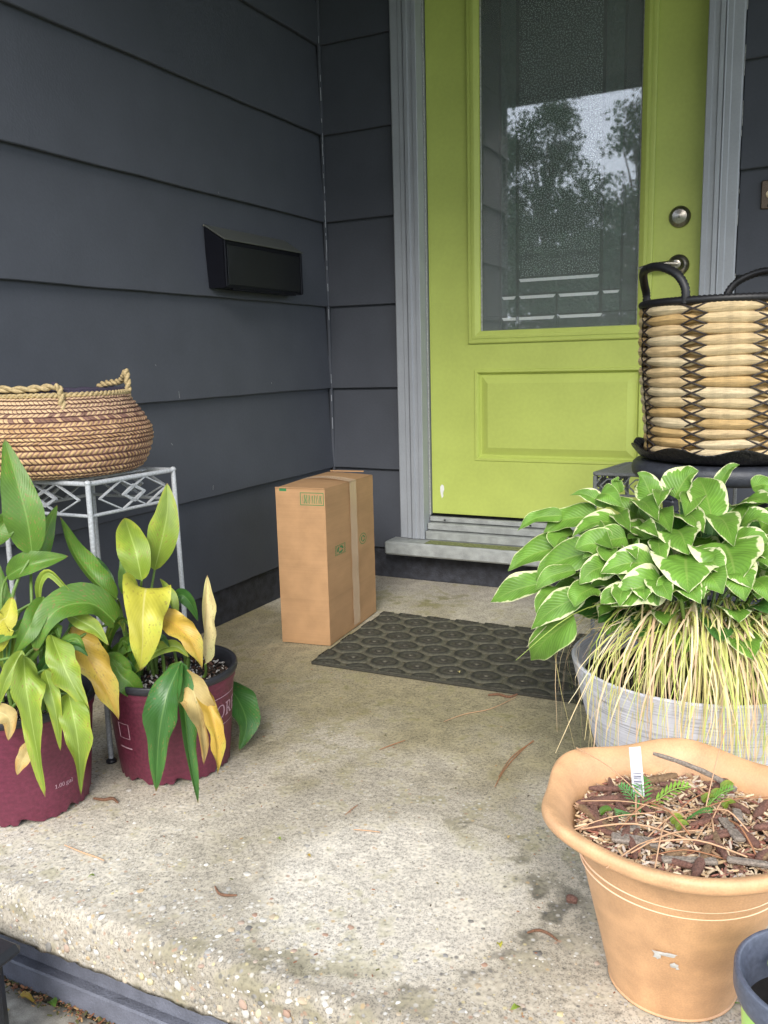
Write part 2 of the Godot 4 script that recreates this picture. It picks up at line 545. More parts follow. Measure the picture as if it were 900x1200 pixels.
func make_materials() -> void:
	var soft := tone_tex(21, 0.006, 0.08, 0.95, 1.0)
	var fine := tone_tex(23, 0.05, 0.3, 0.72, 1.0)
	var rough := tone_tex(25, 0.02, 0.4, 0.60, 1.0)
	var worn := tone_tex(27, 0.012, 0.2, 0.80, 1.0)
	var h_fine := height_tex(noise(31, 0.12, 4))
	var h_soft := height_tex(noise(33, 0.02, 4))
	var h_grain := height_tex(noise(35, 0.35, 2))
	M.h_fine = h_fine
	M.siding = mat(lin(0.070, 0.076, 0.091), 0.62, soft, 1.7, h_fine, 0.03, true)
	M.siding.metallic_specular = 0.32
	M.foundation = mat(lin(0.045, 0.048, 0.062), 0.7, rough, 2.3, h_fine, 0.12, true)
	M.riser = mat(lin(0.17, 0.18, 0.225), 0.6, worn, 2.6, h_fine, 0.1, true)
	M.trim = mat(lin(0.33, 0.35, 0.38), 0.55, soft, 2.1, h_fine, 0.02, true)
	M.groove = mat(lin(0.10, 0.105, 0.11), 0.7)
	M.caulk = mat(lin(0.62, 0.63, 0.62), 0.7, rough, 8.0)
	M.sill = mat(lin(0.40, 0.42, 0.41), 0.6, worn, 3.0, h_fine, 0.06, true)
	M.algae = mat(lin(0.30, 0.33, 0.13), 0.8, rough, 6.0, h_fine, 0.08, true)
	M.door = mat(lin(0.50, 0.585, 0.14), 0.42, soft, 1.3, h_fine, 0.012, true)
	M.door.metallic_specular = 0.4
	M.chip = mat(lin(0.78, 0.78, 0.74), 0.7)
	M.white_wear = mat(lin(0.62, 0.60, 0.56), 0.8, worn, 12.0)
	M.black_metal = mat(lin(0.007, 0.0075, 0.011), 0.4, soft, 4.0)
	M.black_panel = mat(lin(0.009, 0.010, 0.012), 0.35, soft, 3.0)
	M.black_metal.metallic_specular = 0.22
	M.black_panel.metallic_specular = 0.3
	M.lid_metal = mat(lin(0.085, 0.09, 0.08), 0.4, soft, 4.0)
	M.nickel = mat(lin(0.52, 0.49, 0.43), 0.3, fine, 5.0)
	M.nickel.metallic = 1.0
	M.bronze = mat(lin(0.16, 0.12, 0.09), 0.45, fine, 9.0)
	M.bronze.metallic = 0.7
	M.cream = mat(lin(0.72, 0.58, 0.36), 0.4)
	M.dark_hole = mat(lin(0.01, 0.01, 0.01), 0.8)
	M.stand = mat(lin(0.50, 0.52, 0.54), 0.5, fine, 6.0)
	M.table = mat(lin(0.20, 0.21, 0.21), 0.5, fine, 6.0, h_fine, 0.05)
	M.stool = mat(lin(0.042, 0.046, 0.06), 0.5, rough, 5.0, h_fine, 0.05)
	M.tray = mat(lin(0.014, 0.013, 0.014), 0.38, rough, 9.0, h_soft, 0.3)
	M.black_wrap = mat(lin(0.010, 0.010, 0.012), 0.5, fine, 12.0)
	M.cord = mat(lin(0.026, 0.018, 0.016), 0.6)
	M.strand = []
	for c in [Vector3(0.78, 0.57, 0.30), Vector3(0.86, 0.69, 0.42), Vector3(0.72, 0.48, 0.20), Vector3(0.82, 0.62, 0.34)]:
		var sm := mat(lin(c.x, c.y, c.z), 0.55, rough, 9.0, h_fine, 0.12)
		sm.uv1_scale = Vector3(2.5, 26.0, 2.5)
		M.strand.append(sm)
	M.weave = vmat(0.7, h_fine, 14.0, 0.1)
	M.rope = mat(lin(0.66, 0.50, 0.25), 0.7, rough, 14.0, h_fine, 0.15)
	M.purple_rope = mat(lin(0.045, 0.035, 0.07), 0.7, rough, 14.0, h_fine, 0.15)
	M.maroon = mat(lin(0.165, 0.028, 0.056), 0.48, fine, 4.0, h_fine, 0.03)
	M.pot_rim = mat(lin(0.028, 0.029, 0.036), 0.42, fine, 6.0)
	M.print = mat(lin(0.42, 0.26, 0.30), 0.6)
	M.soil = mat(lin(0.022, 0.014, 0.01), 0.95, rough, 9.0, h_grain, 1.0)
	M.grit = vmat(0.85)
	M.stalk = mat(lin(0.15, 0.26, 0.045), 0.5, fine, 10.0)
	M.white_pot = mat(lin(0.70, 0.70, 0.74), 0.5, null, 1.0)
	M.terra = mat(lin(0.71, 0.405, 0.205), 0.55, worn, 3.1, h_fine, 0.04)
	M.terra_line = mat(lin(0.86, 0.56, 0.36), 0.5)
	M.nursery = mat(lin(0.11, 0.125, 0.17), 0.42, fine, 5.0)
	M.fallen = mat(lin(0.46, 0.23, 0.13), 0.8, rough, 22.0, h_fine, 0.3)
	M.bark = mat(lin(0.47, 0.23, 0.165), 0.75, rough, 22.0, h_fine, 0.4)
	M.grey_wood = mat(lin(0.56, 0.46, 0.37), 0.8, rough, 20.0, h_fine, 0.3)
	M.tan_wood = mat(lin(0.48, 0.30, 0.16), 0.8, rough, 20.0, h_fine, 0.3)
	M.needle = mat(lin(0.33, 0.15, 0.07), 0.7)
	M.dry_grass = mat(lin(0.50, 0.30, 0.17), 0.7)
	M.tag = mat(lin(0.60, 0.60, 0.63), 0.5)
	M.ink = mat(lin(0.10, 0.10, 0.14), 0.6)
	M.rubber = mat(Color(1, 1, 1), 0.8, rough, 6.0, h_fine, 0.15)
	M.rubber.vertex_color_use_as_albedo = true
	M.tub = mat(lin(0.018, 0.02, 0.024), 0.4, fine, 5.0)
	M.paving = mat(lin(0.46, 0.42, 0.35), 0.9, rough, 2.0, h_grain, 0.04, true)
	M.lawn = mat(lin(0.075, 0.12, 0.03), 0.95, rough, 0.6, null, 0.1, true)
	M.roof = mat(lin(0.05, 0.053, 0.056), 0.8, rough, 1.0)
	M.interior = mat(lin(0.02, 0.022, 0.022), 0.9)
	M.debris = vmat(0.8)
	M.trunk = mat(lin(0.07, 0.055, 0.04), 0.9)
	M.tree_leaf = vmat(0.6)
	M.tree_leaf.backlight_enabled = true
	M.tree_leaf.backlight = Color(0.5, 0.5, 0.5)
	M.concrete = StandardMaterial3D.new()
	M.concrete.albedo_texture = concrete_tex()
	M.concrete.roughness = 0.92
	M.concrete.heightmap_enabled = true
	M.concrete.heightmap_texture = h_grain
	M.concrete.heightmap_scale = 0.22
	M.kraft_front = mat(Color(1, 1, 1), 0.75)
	M.kraft_front.albedo_texture = kraft_tex(true)
	M.kraft_side = mat(Color(1, 1, 1), 0.75)
	M.kraft_side.albedo_texture = kraft_tex(false)
	M.kraft = mat(lin(0.39, 0.226, 0.108), 0.75, soft, 6.0)
	M.tape = mat(Color(0.90, 0.80, 0.68, 0.5), 0.27)
	M.tape.transparency = BaseMaterial3D.TRANSPARENCY_ALPHA
	M.glass = mat(Color(0.8, 0.85, 0.83, 0.04), 0.02)
	M.glass.transparency = BaseMaterial3D.TRANSPARENCY_ALPHA
	M.rain_glass = mat(Color(1, 1, 1), 0.22, speckle_glass_tex(), 2.1, height_tex(noise(61, 0.16, 2)), 0.10, true)
	M.rain_glass.metallic_specular = 0.3
	M.clear_strip = mat(lin(0.005, 0.010, 0.008), 0.12, null, 1.0, height_tex(noise(63, 0.03, 3)), 0.25, true)
	M.clear_strip.uv1_scale = Vector3.ONE * 3.0
	M.ripple_strip = mat(lin(0.03, 0.058, 0.046), 0.14, null, 1.0, h_soft, 0.5, true)
	M.ripple_strip.uv1_scale = Vector3.ONE * 6.0
	M.bevel_glint = mat(lin(0.9, 0.93, 0.93), 0.15)  # near-white albedo stands in for sky reflected in the bevels
	M.bevel_side = mat(lin(0.07, 0.10, 0.09), 0.1)
	M.came = mat(lin(0.003, 0.004, 0.004), 0.6)
	M.came.metallic_specular = 0.2
	M.leaf = {
		"green": leaf_mat(leaf_tex(101, Vector3(0.085, 0.185, 0.018), Vector3(0.22, 0.36, 0.08), Vector3.ZERO, 0.0, Vector3(0.16, 0.30, 0.03), 0.25)),
		"lime": leaf_mat(leaf_tex(103, Vector3(0.20, 0.29, 0.03), Vector3(0.42, 0.52, 0.14), Vector3.ZERO, 0.0, Vector3(0.36, 0.38, 0.04), 0.35)),
		"dark": leaf_mat(leaf_tex(105, Vector3(0.04, 0.13, 0.022), Vector3(0.14, 0.26, 0.06), Vector3.ZERO, 0.0, Vector3(0.08, 0.16, 0.03), 0.2), 0.34, 0.2),
		"yellow": leaf_mat(leaf_tex(107, Vector3(0.52, 0.48, 0.055), Vector3(0.66, 0.60, 0.24), Vector3.ZERO, 0.0, Vector3(0.30, 0.38, 0.04), 0.42)),
		"orange": leaf_mat(leaf_tex(109, Vector3(0.52, 0.34, 0.05), Vector3(0.48, 0.24, 0.06), Vector3.ZERO, 0.0, Vector3(0.33, 0.34, 0.05), 0.42)),
		"cream": leaf_mat(leaf_tex(111, Vector3(0.54, 0.44, 0.20), Vector3(0.42, 0.22, 0.07), Vector3.ZERO, 0.0, Vector3(0.50, 0.55, 0.2), 0.4), 0.6),
		"tan": leaf_mat(leaf_tex(113, Vector3(0.50, 0.38, 0.15), Vector3(0.58, 0.50, 0.22), Vector3.ZERO, 0.0, Vector3(0.50, 0.26, 0.06), 0.4), 0.65),
	}
	M.hosta = {
		"va": leaf_mat(leaf_tex(121, Vector3(0.145, 0.30, 0.036), Vector3(0.27, 0.38, 0.09), Vector3(0.68, 0.70, 0.40), 0.17, Vector3(0.2, 0.3, 0.05), 0.1, 8.0), 0.46, 0.35, 8.0),
		"vb": leaf_mat(leaf_tex(127, Vector3(0.16, 0.33, 0.04), Vector3(0.29, 0.41, 0.09), Vector3(0.70, 0.72, 0.42), 0.30, Vector3(0.2, 0.3, 0.05), 0.1, 8.0), 0.46, 0.35, 8.0),
		"gr": leaf_mat(leaf_tex(131, Vector3(0.15, 0.305, 0.038), Vector3(0.26, 0.37, 0.08), Vector3(0.60, 0.64, 0.32), 0.06, Vector3(0.17, 0.30, 0.04), 0.2, 8.0), 0.46, 0.35, 8.0),
		"dk": leaf_mat(leaf_tex(137, Vector3(0.05, 0.15, 0.022), Vector3(0.12, 0.24, 0.05), Vector3(0.40, 0.45, 0.2), 0.08, Vector3(0.1, 0.2, 0.03), 0.2, 8.0), 0.46, 0.35, 8.0),
	}
	M.white_pot.albedo_texture = brushed_tex()

func brushed_tex() -> ImageTexture:
	var w := 512
	var h := 512
	var a := noise_bytes(noise(201, 0.02, 3), w, h)
	var f := noise(203, 0.02, 3)
	var out := PackedByteArray()
	out.resize(w * h * 3)
	for j in h:
		for i in w:
			var t := f.get_noise_2d(i * 0.16, j * 11.0) * 0.5 + 0.5
			var c := 0.93 - 0.20 * smoothstep(0.50, 0.72, t) * (0.4 + a[j * w + i] / 255.0)
			var q := clampi(int(c * 255.0), 0, 255)
			var k := (j * w + i) * 3
			out[k] = q; out[k + 1] = q; out[k + 2] = clampi(q + 3, 0, 255)
	return ImageTexture.create_from_image(Image.create_from_data(w, h, false, Image.FORMAT_RGB8, out))

# ---------------------------------------------------------------- leaves
func blade(pts: Array, width: float, up: Vector3, fold: float, wave: float, shape: String, nv := 16, half := 3) -> Geo:
	var g := Geo.new()
	var c := curve(pts, nv)
	var ph := fposmod(pts[0].x * 91.0 + pts[0].y * 57.0, TAU)
	var nu := half * 2
	var rows := []
	var twist := wave * 0.9 * sin(ph * 3.0)
	var lop := 0.10 * sin(ph * 5.0)
	for j in nv + 1:
		var t := float(j) / nv
		var tan: Vector3 = (c[mini(j + 1, nv)] - c[maxi(j - 1, 0)]).normalized()
		var side := tan.cross(up)
		if side.length() < 0.05: side = tan.cross(Vector3(0.3, 1, 0.2))
		side = side.normalized()
		side = side.rotated(tan, twist * (t - 0.4) * 1.4)
		var nrm := side.cross(tan)
		var w := 0.0
		match shape:
			"lily": w = (1.0 + 0.07 * wave * sin(t * 23.0 + ph)) * pow(maxf(sin(PI * pow(t, 0.80)), 0.0), 0.95) * (1.0 - 0.22 * t) * 1.12 + 0.02 * (1.0 - t)
			"broad": w = pow(sin(PI * pow(t * 0.96 + 0.03, 0.62)), 0.7) * (1.0 - 0.15 * t)
			"hosta": w = pow(maxf(sin(PI * pow(t * 0.965 + 0.03, 0.62)), 0.0), 0.85) * (1.0 - 0.12 * t) * (1.0 - 0.42 * smoothstep(0.66, 0.97, t))
		w = maxf(w * (1.0 + 0.05 * sin(t * 13.0 + ph) * wave), 0.012) * width * 0.5
		rows.append([c[j], side, nrm, w, t])
	g.grid(nu, nv, func(u, v):
		var r: Array = rows[int(round(v * nv))]
		var s: float = u * 2.0 - 1.0
		var a: float = absf(s)
		var t: float = r[4]
		var rise: float = fold * a * (1.0 - 0.25 * a)
		var wob: float = wave * (0.30 * sin(t * 8.0 + ph + s * 1.9) * a * a + 0.12 * sin(t * 17.0 + ph * 2.0 + s * 3.0) * a)
		var lie: float = sqrt(maxf(1.0 - fold * fold * 0.5, 0.2))
		return r[0] + r[1] * (s * r[3] * lie * (1.0 + lop * s)) + r[2] * (r[3] * (rise * (1.0 - lop * 2.0 * s) + wob)))
	return g

func lily_leaf(pot: Node3D, tex: String, shape: String, pts: Array, width: float, up: Vector3, fold: float, wave: float) -> void:
	var labels := {"yellow": "yellowed leaf", "orange": "orange-yellow wilting leaf", "cream": "dry cream leaf", "tan": "withered tan leaf", "lime": "yellowish green leaf"}
	var o := part("leaf", blade(pts, width, up, fold, wave, shape, 18, 4), M.leaf[tex], pot)
	if labels.has(tex): o.set_meta("label", labels[tex])

func lily_stalk(pot: Node3D, pts: Array) -> void:
	var g := Geo.new()
	var c := curve(pts, 10)
	var r := []
	for i in 11: r.append(lerpf(0.0042, 0.0024, i / 10.0))
	g.tube(c, r, 7)
	part("stalk", g, M.stalk, pot)

func hosta_leaf(pot: Node3D, tex: String, pts: Array, width: float, up: Vector3) -> void:
	part("leaf", blade(pts, width, up, 0.30, 0.55, "hosta", 14, 5), M.hosta[tex], pot)

# ---------------------------------------------------------------- the house
func lap_board(axis: String, a: float, b: float, y0: float, y1: float, sd: int) -> Geo:
	# a clapboard: its lower edge stands 13 mm out, its upper edge slips behind the next one
	var g := Geo.new()
	var nseg := maxi(2, int((b - a) / 0.07))
	var f := noise(sd, 0.9, 2)
	var at := func(s: float, out: float, y: float) -> Vector3:
		return Vector3(out, y, s) if axis == "x" else Vector3(s, y, out)
	for i in nseg:
		var s0 := lerpf(a, b, float(i) / nseg)
		var s1 := lerpf(a, b, float(i + 1) / nseg)
		var e0 := f.get_noise_1d(s0 * 3.0) * 0.0022
		var e1 := f.get_noise_1d(s1 * 3.0) * 0.0022
		var q := [at.call(s0, 0.019 + e0 * 0.6, y0 + e0), at.call(s1, 0.019 + e1 * 0.6, y0 + e1), at.call(s1, 0.001, y1), at.call(s0, 0.001, y1)]
		var lo := [at.call(s0, -0.004, y0 + e0 + 0.001), at.call(s1, -0.004, y0 + e1 + 0.001)]
		var r := 0.0022
		var q0b: Vector3 = at.call(s0, 0.019 + e0 * 0.6 - r, y0 + e0 - r)
		var q1b: Vector3 = at.call(s1, 0.019 + e1 * 0.6 - r, y0 + e1 - r)
		if axis == "x":
			g.quad(q[1], q[0], q[3], q[2]); g.quad(q1b, q0b, q[0], q[1]); g.quad(lo[1], lo[0], q0b, q1b)
		else:
			g.quad(q[0], q[1], q[2], q[3]); g.quad(q0b, q1b, q[1], q[0]); g.quad(lo[0], lo[1], q1b, q0b)
	return g

func scratches(wall: Node3D, spots: Array, on_x: bool) -> void:
	for s in spots:
		var g := Geo.new()
		var p: Vector3 = s[0]
		var d: Vector3 = s[1]
		var w: float = s[2]
		var side := Vector3(0, 0, w) if on_x else Vector3(w, 0, 0)
		g.quad(p, p + side, p + side * 0.6 + d, p + d)
		part("paint_scratch", g, M.caulk, wall)

func build_house() -> void:
	var lw := thing("left_wall", "dark grey clapboard side wall of the porch carrying the black mailbox", "wall")
	var g := Geo.new()
	g.box(Vector3(-0.106, 1.07, 0.98), Vector3(0.2, 2.7, 1.95))
	part("wall_core", g, M.foundation, lw)
	for k in 8:
		var y := 0.120 + 0.305 * k
		part("siding_board", lap_board("x", 0.0, 1.955, y, y + 0.307, 300 + k), M.siding, lw)
	g = Geo.new()
	g.box(Vector3(-0.0005, 0.058, 0.98), Vector3(0.013, 0.122, 1.95), 0.002)
	part("foundation_board", g, M.foundation, lw)
	g = Geo.new()
	g.box(Vector3(-0.02, 1.2, 1.975), Vector3(0.075, 2.4, 0.04), 0.003)
	part("corner_board", g, M.siding, lw)
	scratches(lw, [[Vector3(0.0192, 0.735, 0.905), Vector3(0, 0.02, 0.002), 0.0016], [Vector3(0.0118, 0.60, 0.94), Vector3(0, 0.007, 0.008), 0.0014], [Vector3(0.0186, 0.445, 0.775), Vector3(0.0, 0.013, -0.002), 0.0016], [Vector3(0.0178, 0.76, 0.42), Vector3(0, 0.004, 0.003), 0.0016], [Vector3(0.0136, 0.83, 0.99), Vector3(0, 0.004, 0.003), 0.0014], [Vector3(0.0195, 1.343, 0.66), Vector3(0, 0.006, 0.003), 0.0016]], true)

	var bw := thing("door_wall", "dark grey clapboard wall on both sides of the green door", "wall")
	g = Geo.new()
	g.box(Vector3(0.15, 1.07, -0.108), Vector3(0.29, 2.7, 0.2))
	g.box(Vector3(2.42, 1.07, -0.108), Vector3(1.95, 2.7, 0.2))
	g.box(Vector3(0.875, 2.37, -0.108), Vector3(1.16, 0.1, 0.2))
	g.box(Vector3(0.875, 0.0, -0.108), Vector3(1.16, 0.2, 0.2))
	part("wall_core", g, M.foundation, bw)
	for k in 8:
		var y := 0.120 + 0.305 * k
		part("siding_board", lap_board("z", 0.0035, 0.302, y, y + 0.307, 320 + k), M.siding, bw)
	for k in 8:
		var y := 0.142 + 0.305 * k
		part("siding_board", lap_board("z", 1.448, 3.4, y, y + 0.307, 340 + k), M.siding, bw)
	g = Geo.new()
	g.box(Vector3(1.7, 0.062, -0.0005), Vector3(3.39, 0.126, 0.013), 0.002)
	part("foundation_board", g, M.foundation, bw, "dark foundation board below the door sill")
	g = Geo.new()
	var pts := []
	for i in 41: pts.append(Vector3(0.0145, 0.12 + 2.2 * i / 40.0, 0.0145))
	g.tube(pts, 0.0075, 8)
	part("corner_bead", g, M.siding, bw)
	# chipped paint along the corner bead and the old caulk beside the casing
	rng.seed = 5
	for i in 26:
		g = Geo.new()
		var y := rr(0.5, 2.0)
		var l := rr(0.006, 0.05)
		g.box(Vector3(0.0195 + rr(-0.001, 0.001), y, 0.0205), Vector3(rr(0.0012, 0.003), l, 0.002), 0.0005)
		part("chipped_paint", g, M.trim, bw)
	for sx in [0.3025, 1.4465]:
		for i in 22:
			g = Geo.new()
			var y := rr(0.2, 2.1)
			var l := rr(0.01, 0.11)
			g.box(Vector3(sx + rr(-0.0008, 0.0008), y, 0.0165), Vector3(rr(0.0018, 0.0034), l, 0.004), 0.0008)
			part("old_caulk", g, M.caulk, bw)

	# casing, jambs, threshold and sill
	var fr := thing("door_frame", "light grey door frame with stepped casing and projecting sill", "door frame")
	for side in [0, 1]:
		var out := 0.304 if side == 0 else 1.445
		var inn := 0.4045 if side == 0 else 1.3455
		var sg := 1.0 if side == 0 else -1.0
		g = Geo.new()
		# stepped brick mould: z of the face at each distance from the outer edge
		var prof := [[0.0, 0.002], [0.0, 0.026], [0.004, 0.0285], [0.030, 0.0285], [0.033, 0.031], [0.047, 0.031], [0.050, 0.0335], [0.0505, 0.0335], [0.0505, 0.026], [0.0535, 0.026], [0.0535, 0.035], [0.066, 0.036], [0.069, 0.031], [0.082, 0.031], [0.085, 0.034], [0.0985, 0.034], [0.1005, 0.032], [0.1005, -0.05]]
		for i in prof.size() - 1:
			var a: Array = prof[i]
			var b: Array = prof[i + 1]
			var xa: float = out + sg * a[0]
			var xb: float = out + sg * b[0]
			if side == 0: g.quad(Vector3(xa, 0.166, a[1]), Vector3(xb, 0.166, b[1]), Vector3(xb, 2.36, b[1]), Vector3(xa, 2.36, a[1]))
			else: g.quad(Vector3(xb, 0.166, b[1]), Vector3(xa, 0.166, a[1]), Vector3(xa, 2.36, a[1]), Vector3(xb, 2.36, b[1]))
		part("casing", g, M.trim, fr)
		g = Geo.new()
		g.box(Vector3(inn + sg * 0.0022, 1.3, -0.022), Vector3(0.004, 2.1, 0.0045), 0.001)
		part("weather_strip", g, M.caulk, fr)
	g = Geo.new()
	g.box(Vector3(0.875, 2.33, -0.01), Vector3(0.938, 0.085, 0.085), 0.003)
	part("head_jamb", g, M.trim, fr)
	g = Geo.new()
	g.box(Vector3(0.872, 0.1385, 0.034), Vector3(1.20, 0.05, 0.142), 0.006)
	part("sill_board", g, M.sill, fr)
	# a film of green algae on the sill, thicker to the middle
	g = Geo.new()
	var nf := noise(77, 3.0, 4)
	g.grid(60, 8, func(u, v):
		var x: float = lerpf(0.43, 1.33, u)
		var e := 0.006 + 0.014 * nf.get_noise_1d(x * 6.0)
		return Vector3(x, 0.1646 + 0.0012 * nf.get_noise_2d(x * 20.0, v * 9.0), lerpf(0.036, 0.1 - e * 0.6, v)), false, null, true)
	part("algae_film", g, M.algae, fr)
	var y0 := 0.1645
	for st in [[0.028, 0.034, 0.0], [0.008, 0.028, 0.0], [-0.014, 0.021, 0.0]]:
		g = Geo.new()
		var zf: float = st[0]
		g.box(Vector3(0.875, y0 + st[1] * 0.5 - 0.0015, (zf - 0.09) * 0.5), Vector3(0.936, st[1] - 0.003, zf + 0.09), 0.003)
		part("threshold_step", g, M.sill, fr)
		y0 += st[1]
	g = Geo.new()
	g.box(Vector3(0.875, y0 + 0.0015, -0.055), Vector3(0.934, 0.003, 0.05))
	part("threshold_seal", g, M.black_metal, fr)
	for i in 2:
		g = Geo.new()
		g.box(Vector3(0.47 if i == 0 else 0.80, y0 - 0.012, -0.010), Vector3(0.007, 0.004, 0.006), 0.001)
		part("drain_hole", g, M.dark_hole, fr)

func frame_sweep(g: Geo, x0: float, y0: float, x1: float, y1: float, z: float, prof: Array) -> void:
	# mitred moulding round a rectangle; prof: (distance inwards, height above z)
	for i in prof.size() - 1:
		var a: Vector2 = prof[i]
		var b: Vector2 = prof[i + 1]
		var ca := [Vector3(x0 + a.x, y0 + a.x, z + a.y), Vector3(x1 - a.x, y0 + a.x, z + a.y), Vector3(x1 - a.x, y1 - a.x, z + a.y), Vector3(x0 + a.x, y1 - a.x, z + a.y)]
		var cb := [Vector3(x0 + b.x, y0 + b.x, z + b.y), Vector3(x1 - b.x, y0 + b.x, z + b.y), Vector3(x1 - b.x, y1 - b.x, z + b.y), Vector3(x0 + b.x, y1 - b.x, z + b.y)]
		for k in 4:
			g.quad(ca[k], ca[(k + 1) % 4], cb[(k + 1) % 4], cb[k])

func build_door() -> void:
	var d := thing("front_door", "lime green front door with a leaded glass window and lever handle", "door")
	var z := -0.04
	var dx0 := 0.4085; var dx1 := 1.3415; var dy0 := 0.2545; var dy1 := 2.285
	var gx0 := 0.607; var gx1 := 1.148; var gy0 := 0.915; var gy1 := 2.13
	var px0 := 0.580; var px1 := 1.172; var py0 := 0.457; var py1 := 0.787
	var g := Geo.new()
	# the leaf of the door as one face with the two openings left out
	var xs := [dx0, px0, gx0, gx1, px1, dx1]
	var ys := [dy0, py0, py1, gy0, gy1, dy1]
	for i in 5:
		for j in 5:
			if j == 1 and i >= 1 and i <= 3: continue
			if j == 3 and i == 2: continue
			g.quad(Vector3(xs[i], ys[j], z), Vector3(xs[i + 1], ys[j], z), Vector3(xs[i + 1], ys[j + 1], z), Vector3(xs[i], ys[j + 1], z))
	g.quad(Vector3(dx0, dy0, z), Vector3(dx0, dy1, z), Vector3(dx0, dy1, z - 0.044), Vector3(dx0, dy0, z - 0.044))
	g.quad(Vector3(dx1, dy1, z), Vector3(dx1, dy0, z), Vector3(dx1, dy0, z - 0.044), Vector3(dx1, dy1, z - 0.044))
	g.quad(Vector3(dx0, dy0, z - 0.044), Vector3(dx1, dy0, z - 0.044), Vector3(dx1, dy0, z), Vector3(dx0, dy0, z))
	part("door_slab", g, M.door, d)
	g = Geo.new()
	frame_sweep(g, px0, py0, px1, py1, z, [Vector2(0, 0), Vector2(0.003, 0.0035), Vector2(0.010, 0.0035), Vector2(0.014, -0.003), Vector2(0.018, -0.013), Vector2(0.024, -0.013), Vector2(0.050, -0.0015), Vector2(0.053, -0.0015)])
	var i0 := 0.053
	g.quad(Vector3(px0 + i0, py0 + i0, z - 0.0015), Vector3(px1 - i0, py0 + i0, z - 0.0015), Vector3(px1 - i0, py1 - i0, z - 0.0015), Vector3(px0 + i0, py1 - i0, z - 0.0015))
	part("raised_panel", g, M.door, d)
	g = Geo.new()
	frame_sweep(g, 0.561, 0.8785, 1.192, 2.168, z, [Vector2(0, 0.0005), Vector2(0.0, 0.008), Vector2(0.004, 0.0105), Vector2(0.013, 0.0105), Vector2(0.0135, 0.0085), Vector2(0.0165, 0.0085), Vector2(0.017, 0.0115), Vector2(0.027, 0.0115), Vector2(0.036, 0.007), Vector2(0.043, 0.003), Vector2(0.045, -0.02)])
	part("glass_moulding", g, M.door, d)
	g = Geo.new()
	frame_sweep(g, gx0 - 0.002, gy0 - 0.002, gx1 + 0.002, gy1 + 0.002, z - 0.004, [Vector2(0, 0), Vector2(0.004, 0.0025), Vector2(0.006, 0.0)])
	part("glazing_seal", g, M.caulk, d)
	for k in 3:  # extra panes added in the stack to strengthen the mirrored sky
		g = Geo.new()
		g.box(Vector3((gx0 + gx1) / 2, (gy0 + gy1) / 2, z - 0.006 - 0.0052 * k), Vector3(gx1 - gx0, gy1 - gy0, 0.0032))
		part("window_pane", g, M.glass, d)
	# decorative glass behind the outer panes
	var zb := z - 0.024
	var cx := [gx0, 0.672, 0.734, 1.023, 1.090, gx1]
	var yb := [gy0, 0.969, 1.040, 1.098, gy1]
	var plate := func(x0: float, x1: float, y0: float, y1: float, m: Material, nm: String):
		var q := Geo.new()
		q.box(Vector3((x0 + x1) / 2, (y0 + y1) / 2, zb), Vector3(x1 - x0 - 0.001, y1 - y0 - 0.001, 0.003), 0.0008)
		part(nm, q, m, d)
	plate.call(cx[2], cx[3], yb[3], gy1, M.rain_glass, "textured_glass")
	plate.call(cx[0], cx[1], gy0, gy1, M.clear_strip, "clear_glass")
	plate.call(cx[4], cx[5], gy0, gy1, M.clear_strip, "clear_glass")
	plate.call(cx[1], cx[2], yb[2], gy1, M.ripple_strip, "rippled_glass")
	plate.call(cx[3], cx[4], yb[2], gy1, M.ripple_strip, "rippled_glass")
	plate.call(cx[2], cx[3], yb[2], yb[3], M.ripple_strip, "rippled_glass")
	for r in [[0.672, 0.775], [0.775, 0.874], [0.874, 1.023], [1.023, 1.090]]:
		plate.call(r[0], r[1], yb[1], yb[2], M.ripple_strip, "rippled_glass")
	for r in [[0.672, 0.874], [0.874, 1.090]]:
		plate.call(r[0], r[1], yb[0], yb[1], M.clear_strip, "clear_glass")
	# bevelled upper edges, their sky glint painted on as near-white colour
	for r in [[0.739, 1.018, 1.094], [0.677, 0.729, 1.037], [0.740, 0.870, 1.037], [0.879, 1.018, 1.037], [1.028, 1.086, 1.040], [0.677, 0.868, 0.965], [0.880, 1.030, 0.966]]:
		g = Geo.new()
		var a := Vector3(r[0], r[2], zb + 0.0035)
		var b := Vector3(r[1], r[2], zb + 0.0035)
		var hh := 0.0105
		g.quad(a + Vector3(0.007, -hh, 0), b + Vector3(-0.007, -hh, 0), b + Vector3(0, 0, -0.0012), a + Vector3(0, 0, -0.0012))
		part("bevelled_edge_glint", g, M.bevel_glint, d)
	# dark came lines
	var came := func(a: Vector3, b: Vector3, w: float):
		var q := Geo.new()
		q.bar(a, b, w, 0.004, Vector3(0, 0, 1), 0.001)
		part("lead_line", q, M.came, d)
	var zc := zb + 0.0025
	for k in [[0.672, gy0, 0.0075], [0.734, gy0, 0.009], [1.023, gy0 + 0.054, 0.009], [1.090, gy0, 0.0075]]:
		came.call(Vector3(k[0], k[1], zc), Vector3(k[0], gy1, zc), k[2] * 1.25)
	came.call(Vector3(0.734, 1.099, zc + 0.0003), Vector3(1.023, 1.099, zc + 0.0003), 0.005)
	came.call(Vector3(gx0, 0.9705, zc + 0.0003), Vector3(gx1, 0.9705, zc + 0.0003), 0.005)
	came.call(Vector3(0.672, 1.0415, zc + 0.0003), Vector3(1.090, 1.0415, zc + 0.0003), 0.005)
	came.call(Vector3(0.874, gy0, zc + 0.0006), Vector3(0.874, 1.04, zc + 0.0006), 0.007)
	# white paint chip on the lower left
	g = Geo.new()
